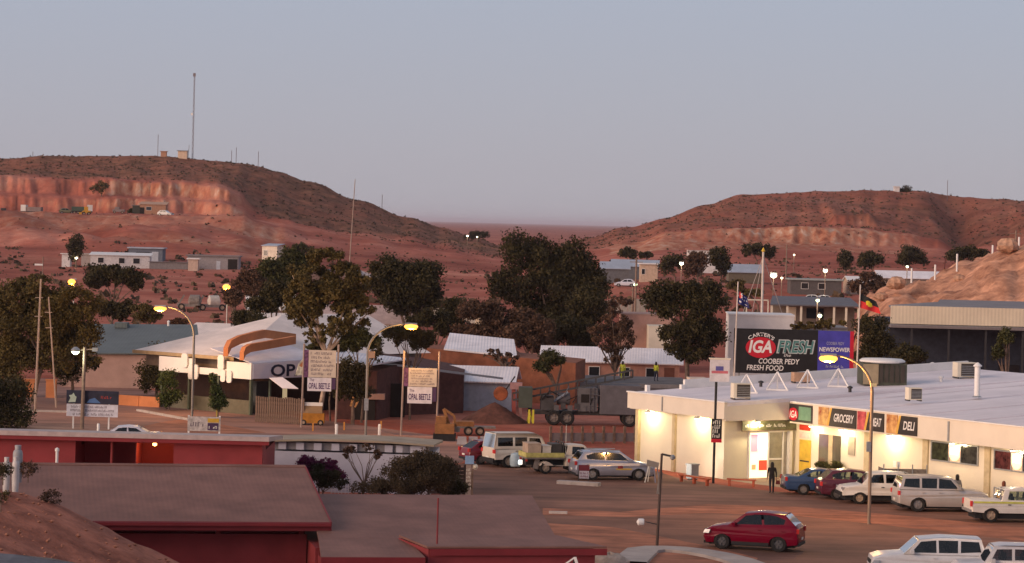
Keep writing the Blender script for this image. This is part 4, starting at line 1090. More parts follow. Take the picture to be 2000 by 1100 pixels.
# ------------------------------------------------------------------ opal shop with white parapet, left of the middle
OA = G(492,711,3.8); OB = G(312,697,3.8)
rz = math.atan2(OB.y-OA.y, OB.x-OA.x) - math.pi/2
FO = Fr((OA.x, OA.y, 0), rz); LO = FO.l(OB).y
print('opal', FO.o, math.degrees(rz), LO)
PARAW = mat('bright_white_parapet', (.82,.79,.76), .6, var=.03, scale=1)
t = opal = thing('opal_shop', 'opal shop with white stepped parapet, brown walls and large pale hip roof', 'shop', FO.o, FO.rz)
zlow = 2.85
pa = MB()
ya1 = FO.onx(0,400,720)[0]; ya2 = FO.onx(0,428,720)[0]
pa.box(-.06,.1,ya1+1.2,LO,2.75,3.86); MB().add(pa.v,pa.f).build('parapet', PARAW, t)
MB().box(-.06,.1,0,ya2-.9,2.65,3.86).build('parapet', PARAW, t)
MB().box(-.04,.08,ya2-.9,ya1+1.2,2.75,3.25).build('parapet', PARAW, t)
# pale mascot-free ornament: two paired white scroll shapes hung on the parapet
def orn(px, py0, py1, w, dx=-.12):
    y, z1_ = FO.onx(dx, px, py0); _, z0_ = FO.onx(dx, px, py1)
    h = z1_-z0_; mb = MB()
    prof = [(0,-h/2),(w*.35,-h*.47),(w*.5,-h*.3),(w*.46,0),(w*.5,h*.3),(w*.35,h*.47),(0,h/2)]
    pts = [(y+a,(z0_+z1_)/2+b) for a,b in prof] + [(y-a,(z0_+z1_)/2+b) for a,b in prof[-2:0:-1]]
    n = len(pts); mb.add([(dx-.1,a,b) for a,b in pts], [tuple(range(n))]); mb.add([(dx,a,b) for a,b in pts], [tuple(range(n))[::-1]])
    mb.add([(dx-.1,a,b) for a,b in pts]+[(dx,a,b) for a,b in pts], [(i,(i+1)%n,n+(i+1)%n,n+i) for i in range(n)])
    mb.build('ornament', PARAW, t)
for a in [(362,690,718,.7),(374,712,741,.55),(384,712,741,.5),(433,693,723,.7),(437,722,746,.55),(449,724,748,.55)]: orn(*a)
# side fascia with raked top and lettering (faces -y)
xe = FO.ony(0,612,740)[0]; zt0 = 3.78; zt1 = 4.75
MB().hexa([(.11,-.05,2.7),(xe,-.05,2.7),(xe,.1,2.7),(.11,.1,2.7),(.11,-.05,zt0),(xe,-.05,zt0+.25),(xe,.1,zt0+.25),(.11,.1,zt0)]).build('side_fascia', LILAC, t)
MB().slab([(.12,.0,zt0+.06),(xe+1,.0,zt0+.32),(xe+1,4.8,zt1+.35),(.12,4.8,zt1)], .06).build('verandah_roof', ribbed('lilac_sheet_roof',(.66,.64,.70),.25), t)
NAVY = mat('navy_lettering', (.02,.025,.06), .5)
cx = FO.ony(-.06,562,714)[0]
_a = FO.ony(-.06,529,714)[0]; _b = FO.ony(-.06,618,714)[0]; text_mesh('OPAL', NAVY, t, ((_a+_b)/2,-.07,3.27), .92, bold=.025, width=_b-_a)
# walls set back under the verandah
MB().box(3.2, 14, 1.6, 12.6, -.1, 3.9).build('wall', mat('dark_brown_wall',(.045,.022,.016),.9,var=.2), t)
MB().box(.25,.45,.3,LO-.3,-.05,1.05).build('low_wall', mat('grey_green_low_wall',(.13,.12,.085),.9), t)
for i, y in enumerate((.2, LO*.36, LO*.68, LO-.2)):
    MB().box(.05,.2,y-.08,y+.08,0,2.72).build('post', mat('green_post',(.10,.12,.085),.8), t)
for x in (.2, 2.0): MB().box(x-.07,x+.07,.08,.22,0,2.7).build('post', mat('green_post',(.10,.12,.085),.8), t)
MB().box(1.5,3.0,1.1,1.58,.0,2.4).build('doorway', mat('dark_teal_door',(.03,.035,.04),.5), t)
MB().box(4.6,5.0,1.5,1.585,1.0,2.0).build('window', emat('dim_cream_window',(1,.8,.45),.35), t)
# hip roof behind (ridge along x)
xA, xB, yA, yB = .5, 21.5, 2.5, 14.2; zr = 7.0; ze = 4.12
HIPR = ribbed('pale_hip_roof', (.80,.69,.63), .25, .55)
hp = MB(); hp.add([(xA,yA,ze),(xB,yA,ze),(xB,yB,ze),(xA,yB,ze),(xA+10.5,(yA+yB)/2+.4,zr),(xB-1.2,(yA+yB)/2+.4,zr)], [(0,1,5,4),(1,2,5),(2,3,4,5),(3,0,4),(3,2,1,0)])
r_ = hp.build('roof', HIPR, t)
MB().box(xA-.08,xA-.005,yA,yB,ze-.22,ze+.04).build('gutter', mat('tan_gutter',(.42,.30,.17),.6), r_)
MB().box(xA+.9,xB-.6,yA+.5,yB-.5,3.0,ze-.02).build('upper_wall', mat('grey_brown_upper_wall',(.20,.15,.12),.9), t)
# terracotta parapet walls on the roof front
def ribbon(pts, h, th, m, name):
    mb = MB(); W = [FO.l(at(*p)) for p in pts]
    for a, b in zip(W[:-1], W[1:]):
        d = Vector((b.x-a.x, b.y-a.y, 0)); nrm = Vector((-d.y, d.x, 0)).normalized()*th
        mb.hexa([a, b, b+nrm, a+nrm, a+Vector((0,0,h)), b+Vector((0,0,h)), b+nrm+Vector((0,0,h)), a+nrm+Vector((0,0,h))])
    mb.build(name, m, opal)
ribbon([(445,696,208.5),(452,681,209.5),(470,672,210.5),(500,664,212),(520,660,213.5),(578,668,217)], .62, .35, TERRA, 'curved_parapet')
ribbon([(476,704,207.5),(480,694,207.8),(490,688,208.4),(530,681,210),(578,672,212.5)], .6, .35, TERRA, 'curved_parapet')
# awning
aw = MB(); aw.slab([tuple(FO.l(at(552,758,206))), tuple(FO.l(at(583,759,206))), tuple(FO.l(at(552,737,207.2))), tuple(FO.l(at(526,738,207.2)))], .05); aw.build('awning', LILAC, t)
# vines on the verandah
for lb, lst, px in (('green vine climbing the left post of the opal shop',[(328,745,18,22),(330,775,20,20)],330),('green vine on the middle post of the opal shop',[(424,765,12,22),(428,785,14,14),(415,740,6,16)],425)):
    ptree('vine', lb, px, 205 if px > 400 else 211, lst, 1500, .16, 'vine', cat='vine', group='vines on the verandah posts', trunk_r=.05)
# picket fence right of it
p0 = G(500,824); p1 = G(592,830); t = thing('paling_fence', 'brown paling fence beside the opal shop', 'fence', p0, math.atan2(p1.y-p0.y, p1.x-p0.x))
n = 22; w = (p1-p0).length
pal = MB().box(-.07,.07,-.015,.015,0,1.85).build('paling', TIMBER, t)
for k in range(1, n):
    c = pal.copy(); COL.objects.link(c); c.parent = t; c.location = (w*k/(n-1), 0, random.uniform(-.05,.03))
MB().box(0,w,.02,.06,.4,.48).build('rail', TIMBER, t); MB().box(0,w,.02,.06,1.4,1.48).build('rail', TIMBER, t)
# painted picture panel leaning on the fascia
pm = at(592,712,203.5); t = thing('painted_panel', 'cream leaf shaped painted panel covering the end of the blue lettering', 'panel', pm, R(20))
mb = MB(); mb.prism([(-.55,-.8),(.25,-.75),(.6,-.1),(.55,.95),(.1,.55),(-.35,.0)], -.04, .04); mb.build('panel', mat('cream_painted_panel',(.62,.50,.36),.7,var=.5,scale=2,col2=(.66,.60,.46)), t)
mb = MB(); mb.prism([(-.3,-.1),(-.1,-.2),(.25,.4),(.15,.5)], -.05, -.043); mb.build('red_figure', TERRA, t)
MB().bar((0,.05,-3.0),(0,.05,.5),.06).build('post', GREY_STEEL, t)

# ------------------------------------------------------------------ buildings in the middle and behind
p = G(690,742,2.6)
t = thing('low_white_roof', 'low pale blue roof over the dark open garage', 'building', (0,0,0), 0)
q = [at(655,708,205), at(800,700,212), at(790,690,216), at(655,682,216)]
MB().slab([tuple(v) for v in [at(650,706,203), at(725,712,203), at(800,700,214), at(655,684,214)]], .1).build('roof', ribbed('pale_blue_sheet',(.66,.66,.72),.25), t)
a = at(655,790,204); b = at(800,790,213)
GDARK = mat('maroon_shed_wall', (.085,.035,.03), .9, var=.2)
MB().hexa([(a.x,206,0),(at(735,790,206).x,206,0),(b.x,215,0),(a.x,215,0),(a.x,206,3.6),(at(735,790,206).x,206,3.6),(b.x,215,4.0),(a.x,215,4.2)]).build('wall', GDARK, t)
MB().box(at(690,790,205.9).x, at(733,790,205.9).x, 205.86, 205.95, 0, 2.3).build('opening', DARK_IN, t)
t = thing('maroon_shed', 'long maroon shed with pale sloping gutter behind the right sign board', 'shed', (0,0,0), 0)
mb = MB(); xs0 = at(725,790,212).x; xs1 = at(905,790,218).x
mb.hexa([(xs0,210,0),(xs1,216,0),(xs1,224,0),(xs0,224,0),(xs0,210,4.0),(xs1,216,2.9),(xs1,224,3.2),(xs0,224,4.3)]); mb.build('wall', GDARK, t)
MB().bar((xs0-.3,209.7,4.1),(xs1+3,216.6,2.7),.16,.16).build('gutter', GREY_STEEL, t)
MB().box(at(730,820,209.7).x, at(790,820,209.7).x, 209.6, 209.9, 0, 2.5).build('opening', DARK_IN, t)
MB().box(at(718,770,206).x, at(752,770,206).x, 205.4, 206.4, 1.55, 1.95).build('bench_top', mat('pink_trailer',(.34,.20,.16),.8), t)
# grey-blue shed with white roof
house('pale_shed', 'pale blue grey shed with white roof behind the sand pile', PB(905,770,222)+Vector((0,0,0)), R(-4), 8.0, 6, 2.35, 'gable', .95, mat('pale_blue_wall',(.36,.38,.44),.8), ribbed('white_sheet_roof',(.80,.76,.78),.25), cat='shed')
# brick wall and motel
a = at(795,700,236); b = at(1125,735,226)
t = thing('brick_building', 'long orange brown brick building under the spreading trees', 'building', (0,0,0), 0)
mb = MB(); mb.hexa([(a.x,238,0),(b.x,228,0),(b.x+1,236,0),(a.x,246,0),(a.x,238,4.05),(b.x,228,3.45),(b.x+1,236,3.45),(a.x,246,4.05)]); mb.build('wall', BRICK, t)
def _wl(f, dy, z): return (a.x+(b.x-a.x)*f, 238-10*f+dy, z)
mb = MB(); mb.slab([_wl(.22,-.2,4.02), _wl(.66,-.2,3.75), _wl(.64,9,4.75), _wl(.24,9,5.0)], .12); mb.build('roof', ribbed('white_sheet_roof',(.80,.76,.78),.25), t)
MB().bar((at(900,650,237).x,237,4.05),(at(928,690,237).x,237,4.05),.25).build('ledge', BRICK, t)
house('motel_wing', 'low building with white roof and salmon walls behind the shop', PB(1195,705,255), R(-3), 12.2, 7, 2.5, 'gable', 1.1, mat('salmon_wall',(.42,.22,.17),.85), ribbed('white_sheet_roof',(.80,.76,.78),.25), wins=[(-1.5,.8,.9,1.2),(1.2,.8,.9,1.2),(3.6,.8,.9,1.2)], doors=[(-4.2,1.1,2.1,GREY_STEEL),(5.2,.9,2.1,mat('brown_door',(.16,.06,.04),.7))])
house('pink_block', 'dusty pink block building behind the thin reddish tree', PB(1262,690,290), R(0), 5.5, 6, 5.6, 'flat', .15, mat('pink_block_wall',(.46,.27,.22),.9,var=.15,scale=.6), PINKWALL, over=.05)
house('yellow_end_wall', 'pale yellow wall left of the two tiered tree', PB(1285,690,285), R(0), 2.2, 5, 4.6, 'flat', .1, CREAM, CREAM, over=.03)
# teal roof building and pink wall on the left
t = thing('teal_roof_building', 'long low building with teal grey roof and pink wall', 'building', (0,0,0), 0)
D1 = 236; D2 = 252
mb = MB(); mb.slab([tuple(at(120,690,D1)), tuple(at(392,690,D1)), tuple(at(385,634,D2)), tuple(at(70,632,D2))], .1); mb.build('roof', TEAL, t)
mb = MB(); xa_, xb_ = at(122,700,D1+.4).x, at(390,700,D1+.4).x; zw = at(250,690,D1+.4).z
mb.box(xa_, xb_, D1+.4, D2-.6, -.1, zw-.12); mb.build('wall', PINKWALL, t)
MB().box(at(225,628,250).x, at(250,628,250).x, 249.5, 251, at(240,640,250).z, at(240,630,250).z).build('roof_box', TEAL, t)
MB().lathe([(.1,0),(.1,.35),(.16,.37),(.05,.5)],10,tuple(at(329,637,250))).build('roof_vent', WHITE, t)
house('beige_shed', 'plain beige shed with pale roof left of the hip roof', PB(452,640,262), R(-14), 6.2, 10, 3.5, 'gable', 1.1, BEIGE, ribbed('pale_hip_roof',(.80,.69,.63),.25), cat='shed')
house('beige_shed', 'pale roof building half hidden behind dark round trees', PB(555,620,268), R(10), 8.5, 9, 4.0, 'gable', 1.5, CREAM, ribbed('pale_hip_roof',(.80,.69,.63),.25), cat='shed')
house('brown_gable', 'brown roofed gable between the dark round trees', PB(528,590,300), R(6), 4.6, 6, 5.0, 'gable', 1.7, mat('brown_gable_wall',(.22,.12,.09),.9), WHITE, cat='shed')
house('pale_wall_house', 'pale yellow house glimpsed behind the olive gum tree', PB(718,650,290), R(-5), 9, 6, 4.2, 'gable', 1.6, CREAM, mat('pink_sheet',(.42,.32,.31),.7))
# distant houses on the left slope
def fhouse(name, label, px, D, rz, L, W, h, roof, rh, wm, rm, **kw):
    p = spot(px, D); return house(name, label, p, rz, L, W, h, roof, rh, wm, rm, group=kw.pop('group','houses far off on the slopes'), base=-2.0, **kw)
fhouse('far_house', 'long white far house with dark windows below the quarry', 236, 655, R(4), 13.6, 7, 3.0, 'skillion', .5, mat('far_white_wall',(.62,.60,.60),.8), WHITE, wins=[(-4.4,1.2,1.3,1.2),(.4,1.2,1.3,1.2),(3.8,1.2,1.5,1.2)])
fhouse('far_house', 'pale grey extension left of the long white far house', 188, 660, R(2), 6.5, 5, 2.7, 'flat', .25, mat('far_grey_wall',(.34,.30,.29),.8), mat('far_tan_roof',(.42,.36,.32),.8))
fhouse('far_house', 'blue roofed far carport behind the white house', 287, 680, R(0), 8.2, 6, 3.0, 'flat', .3, mat('far_blue_wall',(.13,.15,.19),.8), BLUEROOF, doors=[(2.3,1.6,2.3,mat('pale_blue_door',(.42,.46,.52),.6)),(-.6,3.2,2.2,DARK_IN)])
fhouse('far_house', 'grey far shed with dark open end', 418, 655, R(0), 11.8, 6, 3.0, 'flat', .3, mat('far_shed_wall',(.27,.25,.26),.8), GREYROOF, doors=[(4.6,2.2,2.5,DARK_IN),(1.3,.9,2.0,mat('pale_blue_door',(.42,.46,.52),.6))])
fhouse('far_house', 'small tan shed touching the left end of grey far shed', 378, 640, R(0), 2.2, 3, 2.6, 'flat', .25, mat('far_tan_wall',(.50,.38,.31),.8), WHITE)
fhouse('far_house', 'small white far hut beside the far white light', 130, 650, R(0), 1.9, 2.5, 3.0, 'flat', .15, mat('far_white_wall',(.62,.60,.60),.8), WHITE)
fhouse('far_house', 'grey fence like shed between the two far houses', 330, 648, R(0), 8.8, 2, 1.6, 'flat', .1, mat('far_fence_wall',(.20,.185,.19),.8), GREYROOF)
fhouse('far_house', 'dark flat far house behind the olive gum crown', 655, 560, R(-3), 9, 6, 3.1, 'flat', .25, mat('far_brown_wall',(.15,.10,.09),.8), GREYROOF)
fhouse('far_house', 'pale hip roofed far house right of the tall thin mast', 705, 560, R(5), 6.5, 6, 2.4, 'hip', 1.0, mat('far_brown_wall',(.15,.10,.09),.8), mat('far_pale_roof',(.46,.38,.36),.8))
fhouse('far_house', 'brick coloured shed on the quarry ledge', 300, 872, R(0), 8.0, 5, 3.2, 'skillion', .7, mat('quarry_shed_wall',(.36,.20,.13),.9), mat('quarry_shed_roof',(.46,.29,.20),.8), wins=[(-1.2,1.4,1.6,1.0)], doors=[(-3.3,1.4,2.2,DARK_IN)])
fhouse('far_house', 'dark open shelter left of brick coloured quarry shed', 270, 874, R(0), 3.2, 3.5, 2.6, 'flat', .2, mat('dark_green_wall',(.05,.055,.045),.9), GREYROOF)
fhouse('far_hut', 'pale equipment hut beside the tall mast on hilltop', 357, 998, R(0), 3.2, 3, 2.5, 'flat', .2, mat('pale_hut',(.62,.46,.34),.8), GREYROOF, group='huts on the hilltops')
fhouse('far_hut', 'small orange hut left of the pale hilltop hut', 320, 998, R(0), 2.0, 2, 1.6, 'flat', .2, mat('orange_tank',(.42,.22,.14),.8), mat('orange_tank',(.42,.22,.14),.8), group='huts on the hilltops')
fhouse('far_hut', 'white hut beside the lone tree on right hilltop', 1751, 998, R(0), 1.9, 2, 1.7, 'flat', .15, mat('far_white_wall',(.62,.60,.60),.8), WHITE, group='huts on the hilltops')
# white tank house on a post
p = spot(530, 470); t = thing('raised_hut', 'white box hut raised on a single post', 'hut', p, R(-22))
zb_ = at(530,508,470).z - p.z
MB().box(-1.35,1.45,-1.2,1.2,zb_,zb_+2.35).build('cabin', mat('raised_hut_wall',(.66,.58,.48),.8), t)
MB().slab([(-1.5,-1.4,zb_+2.42),(1.6,-1.4,zb_+2.42),(1.6,1.4,zb_+2.75),(-1.5,1.4,zb_+2.75)],.1).build('roof', BLUEROOF, t)
window_unit(t, -1.0, -.35, zb_+.75, zb_+1.6, -1.2, WHITE, GLASS_DARK)
MB().box(-.5,.3,-.3,.4,-1,zb_).build('post', mat('raised_hut_wall',(.66,.58,.48),.8), t)
MB().box(-2.3,-.52,-.2,.4,-.5,zb_-1.0).build('tank', GREYROOF, t)
# fence of pale sheets on the slope
def far_fence(label, a, b, h, n, m):
    pa, pb = spot(*a), spot(*b); t = thing('sheet_fence', label, 'fence', pa, math.atan2(pb.y-pa.y, pb.x-pa.x), 'sheet fences far off')
    L = math.hypot(pb.x-pa.x, pb.y-pa.y); first = None
    for k in range(n):
        w_ = L/n; p = pa.lerp(pb, (k+.5)/n); zz = hz(p.x, p.y) - pa.z
        if first is None: first = MB().box(-w_/2+.02,w_/2-.02,-.03,.03,-.3,h).build('panel', m, t); o = first
        else:
            o = first.copy(); COL.objects.link(o); o.parent = t
        o.location = (w_*(k+.5), 0, zz)
far_fence('grey sheet fence climbing the left slope', (845,420), (930,400), 1.7, 12, mat('fence_grey',(.30,.28,.25),.8))
far_fence('pale yellow sheet fence below the grey fence', (928,398), (990,385), 1.6, 9, mat('fence_cream',(.46,.38,.28),.8))
far_fence('long grey wall below the far blue roofs', (1165,420), (1262,420), 2.0, 8, mat('fence_grey',(.30,.28,.25),.8))
# right side far houses
fhouse('far_house', 'far house with blue grey roof left of timber power pole', 1200, 545, R(0), 5.2, 7, 2.6, 'gable', 1.2, mat('far_slate_wall',(.12,.125,.14),.8), BLUEROOF)
fhouse('far_house', 'wide blue grey far roof above white parked car', 1240, 560, R(-4), 9.0, 8, 2.5, 'gable', 1.2, mat('far_slate_wall',(.12,.125,.14),.8), BLUEROOF)
fhouse('far_house', 'cream far cottage with one dark window', 1266, 540, R(0), 3.3, 5, 3.3, 'flat', .2, mat('far_cream_wall',(.50,.38,.29),.8), WHITE, wins=[(-1.1,1.4,.6,1.0)])
fhouse('far_house', 'white two storey far wall behind ragged dark trees', 1372, 590, R(0), 6.4, 6, 5.0, 'flat', .2, mat('far_white_wall',(.62,.60,.60),.8), mat('far_red_roof',(.40,.17,.13),.8))
fhouse('far_house', 'far house with pale blue roof right of ragged trees', 1452, 540, R(0), 6.2, 7, 2.2, 'gable', 1.4, mat('far_olive_wall',(.14,.12,.09),.9), BLUEROOF)
fhouse('far_house', 'long far house with very long white roof beside stony mound', 1795, 520, R(3), 16, 7, 2.3, 'gable', 1.2, mat('far_tan_wall2',(.24,.19,.16),.9), ribbed('white_sheet_roof',(.80,.76,.78),.25))
fhouse('far_house', 'low far house with grey green roof behind big white light', 1590, 500, R(0), 9.0, 6, 2.5, 'flat', .25, mat('far_dark_wall',(.10,.09,.09),.9), mat('grey_green_roof',(.30,.33,.32),.6), wins=[(-2,1.0,1.2,1.0),(1,1.0,1.2,1.0)])
fhouse('far_house', 'small white far shed at left end of the long roof', 1672, 505, R(8), 3.6, 5, 2.1, 'gable', 1.0, mat('far_cream_wall',(.50,.38,.29),.8), WHITE)
# verandah house behind the billboard
t = thing('verandah_house', 'house with grey roof and pale verandah posts behind the billboard', 'house', PB(1585,700,330)+Vector((0,0,.0)), R(-2))
zr_ = at(1585,590,330).z
MB().slab([(-5.2,-4,zr_-.25),(5.2,-4,zr_-.25),(4.6,3,zr_+.55),(-4.6,3,zr_+.55)],.15).build('roof', mat('slate_roof',(.13,.13,.15),.7), t)
MB().box(-4.8,4.8,-1,3,0,zr_+.1).build('wall', mat('brown_grey_wall',(.20,.165,.14),.9), t)
for x in (-5.0,-3.2,-1.6,2.2,3.6,5.0): MB().box(x-.12,x+.12,-3.8,-3.56,0,zr_-.35).build('post', CREAM, t)
MB().box(-3.0,-2.0,-1.06,-1.003,zr_-2.2,zr_-.6).build('door', CREAM, t); MB().box(-.8,1.2,-1.06,-1.003,zr_-1.9,zr_-.7).build('window', GLASS_DARK, t)
house('white_hall', 'plain white walled hall behind the black billboard', PB(1482,700,245), R(-2), 5.6, 6, 7.2, 'flat', .15, WHITE, WHITE, over=.05)
house('grey_hall', 'grey rendered block right of the white hall', PB(1592,690,252), R(0), 5.0, 6, 6.0, 'flat', .15, mat('grey_render',(.26,.25,.25),.85), GREYROOF, over=.05)
t = thing('goal_frame', 'pale rectangular pipe frame standing behind the tall mast', 'frame', PB(1478,640,262), 0)
zA, zB = at(1478,617,262).z, at(1478,586,262).z
for x in (-1.0,1.0): MB().bar((x,0,0),(x,0,zB),.1).build('post', CREAM, t)
MB().bar((-1.05,0,zB),(1.05,0,zB),.1).build('crossbar', CREAM, t)
# big beige shed on the right
DS = 238.0; p = PB(1880,700,DS)
t = thing('long_beige_shed', 'long beige building with dark roof and shaded verandah on the right', 'building', (0,0,0), 0)
xl, xr_ = at(1740,620,DS).x, at(2120,640,DS).x
zt_l, zb_l = at(1742,598,DS).z, at(1742,632,DS).z
sk = (at(2000,604,DS).z - zt_l); 
MB().box(xl, xr_, DS, DS+.3, zb_l, zt_l+.05).build('beige_band', BEIGE, t)
MB().slab([(xl+3.6,DS+.2,zt_l+.05),(xr_,DS+.2,zt_l+.05),(xr_,DS+9,zt_l+.45),(xl+5.5,DS+9,zt_l+.45)],.12).build('roof', GREYROOF, t)
MB().slab([(xl,DS+.3,zt_l-.1),(xl+4.2,DS+.3,zt_l-.1),(xl+6,DS+9,zt_l+.3),(xl+1,DS+9,zt_l-.15)],.12).build('roof', GREYROOF, t)
MB().box(xl+.3, xr_, DS+3, DS+13, 0, zb_l+.2).build('wall', mat('shade_blue_wall',(.035,.04,.06),.8,var=.2), t)  # verandah's deep shade is put into this wall's dark blue
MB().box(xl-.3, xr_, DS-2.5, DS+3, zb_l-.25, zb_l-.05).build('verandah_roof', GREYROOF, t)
MB().box(xl-.3, xr_, DS-2.3, DS-2.1, 0, 1.9).build('low_wall', mat('brown_low_wall',(.17,.10,.085),.9), t)
for k in range(6): MB().box(xl+1.5+3.1*k-.08, xl+1.5+3.1*k+.08, DS-2.2, DS-2.05, 1.9, zb_l-.25).build('post', DARK_STEEL, t)
for k in range(4): MB().box(xl+2.5+3.6*k, xl+4.3+3.6*k, DS+2.9, DS+2.995, 2.3, 3.6).build('window', GLASS_DARK, t)

# ------------------------------------------------------------------ stony mound on the right with white posts
def mound():
    us = np.linspace(640, 1500, 110); ds = np.linspace(285, 440, 50)
    prof_px = [1660,1690,1740,1800,1850,1900,1950,2000,2100,2300,2600]; prof_y = [640,600,566,548,532,511,491,477,448,420,430]
    V = np.zeros((len(ds), len(us), 3), np.float32)
    for j, D in enumerate(ds):
        for i, u in enumerate(us):
            px = u+1000; ridge_py = np.interp(px, prof_px, prof_y); zr = CAMH - (ridge_py-435-u*.025)*345/F
            k = np.interp(D, [285,300,320,345,375,440], [0,.42,.78,1,.85,-.1])
            x = u/F*D
            z = zr*k + (fbm(x, D, .12, 4, 3.3)*1.7 + abs(fbm(x, D, .38, 3, 8.8))*1.1)*min(1,k*2) - .3
            if px < 1690: z -= (1690-px)*.12
            V[j,i] = (x, D, max(z, -1.5))
    idx = np.arange(V.shape[0]*V.shape[1]).reshape(V.shape[:2])
    Q = np.stack([idx[:-1,:-1], idx[:-1,1:], idx[1:,1:], idx[1:,:-1]], -1).reshape(-1,4)
    m = mat('stony_mound_soil', (.36,.125,.062), .95, var=.35, scale=.35, bump=.9, bscale=1.2, col2=(.52,.26,.155))
    o = fast_mesh('mound', V.reshape(-1,3), Q, m, smooth=False); tag(o, 'stony orange mound rising at the right edge', None, None, 'structure')
mound()
for i, (px, y0, y1, lb) in enumerate([(1780,557,524,'leftmost white post on the stony mound'),(1826,545,517,'second white post on the stony mound'),(1869,517,496,'third white post on the stony mound'),(1938,513,479,'tall white post near the top of mound'),(1990,478,463,'short white post at the right edge of mound')]):
    p = at(px, y0+6, 343); t = thing('marker_post', lb, 'post', p, 0, 'white posts on the mound'); h = (y0+6-y1)/S(343)
    MB().lathe([(.12,-1.0),(.12,h-.06),(.09,h)], 10).build('shaft', WHITE, t, True)
p = at(1841,545,345); t = thing('dark_stake', 'thin dark leaning stake between the white posts', 'stake', p, 0)
MB().bar((0,0,-1),(.3,0,2.6),.12).build('shaft', mat('dark_red_stake',(.12,.04,.035),.8), t)
for i,(px,py,r,lb) in enumerate([(1750,553,1.0,'large boulder at the foot of the mound'),(1968,480,1.2,'boulder at the top of the mound'),(1875,545,.7,'boulder in the middle of the mound'),(1720,580,.7,'boulder above the red flag'),(1690,592,.6,'small boulder behind the flag')]):
    p = at(px,py,335); t = MB(); rr_ = random.Random(i)
    for k in range(7):
        for j in range(10):
            th = math.pi*k/6; ph = 2*math.pi*j/10; rad = r*(.8+.35*rr_.random())
            t.v.append((rad*math.sin(th)*math.cos(ph)*1.25, rad*math.sin(th)*math.sin(ph), rad*math.cos(th)*.75))
    for k in range(6):
        for j in range(10): t.f.append((k*10+j, k*10+(j+1)%10, (k+1)*10+(j+1)%10, (k+1)*10+j)); t.m.append(0)
    o = t.build('boulder', mat('boulder_stone',(.46,.27,.18),.95,var=.3,scale=1.5,bump=.5), None); o.location = p; tag(o, lb, 'boulder', 'boulders on the mound')

# ------------------------------------------------------------------ near embankment bottom left
def embank():
    xs = np.linspace(-34, 1, 71); ys = np.linspace(62, 99, 60)
    V = np.zeros((len(ys), len(xs), 3), np.float32)
    for j, y in enumerate(ys):
        for i, x in enumerate(xs):
            u = x/96*F; px = u+1000
            cpy = np.interp(px, [-300,0,60,130,200,260,350,390,500,800],[900,945,958,985,1022,1046,1082,1100,1150,1300])
            zc = CAMH - (cpy-435-u*.025)*96/F
            k = 1.0; z = zc - max(0, 95.5-y)*.085 - max(0, y-96)*1.0
            z += fbm(x, y, .25, 4, 2.0)*.22 + fbm(x, y, 1.2, 3, 6)*.07
            V[j,i] = (x, y, z)
    idx = np.arange(V.shape[0]*V.shape[1]).reshape(V.shape[:2])
    Q = np.stack([idx[:-1,:-1], idx[:-1,1:], idx[1:,1:], idx[1:,:-1]], -1).reshape(-1,4)
    m = mat('embankment_soil', (.29,.085,.05), .95, var=.3, scale=.8, bump=.8, bscale=4, col2=(.36,.13,.08))
    o = fast_mesh('embankment', V.reshape(-1,3), Q, m, smooth=True); tag(o, 'bare red earth bank at the bottom left', None, None, 'structure')
embank()
mb = MB(); pts = [at(-30,1082,84), at(30,1087,84), at(100,1094,84), at(170,1108,84), at(170,1140,82), at(-30,1140,80)]
mb.add([tuple(p+Vector((0,0,.06))) for p in pts], [tuple(range(6))]); tag(mb.build('bitumen_path', mat('grey_bitumen',(.12,.12,.135),.8,var=.2,scale=2)), 'grey bitumen corner below the earth bank', None, None, 'structure')

# ------------------------------------------------------------------ vehicles
CARGLASS = glassmat('car_glass_tint', (.10,.105,.10), .4)
CARGLASS_CLEAR = glassmat('car_glass_clear', (.55,.60,.52), .35)
INTERIOR = mat('car_interior', (.03,.028,.028), .9)
PLASTIC = mat('black_plastic', (.02,.02,.022), .7, var=.1)
RIM = mat('alloy_rim', (.38,.37,.36), .35, .7, .1, 6)
RIMDARK = mat('dark_alloy_rim', (.12,.12,.13), .4, .6, .1, 6)
RIMSTEEL = mat('dusty_steel_rim', (.42,.33,.25), .7, .1, .2, 6)
HEAD = mat('headlamp_glass', (.34,.34,.36), .15, .2, .05, spec=.7)
TAIL = mat('tail_lamp_red', (.42,.02,.02), .25, var=.1, spec=.6)
TAIL_LIT = emat('tail_lamp_lit', (1,.05,.04), .22, (.3,.01,.01))
ORANGE_L = mat('indicator_orange', (.65,.22,.03), .3)
PLATE = mat('number_plate', (.65,.64,.58), .5)
def paint(name, col, rough=.28, metal=.0, var=.06): return mat('paint_'+name, col, rough, metal, var, 1.5, spec=.4, coat=.15)
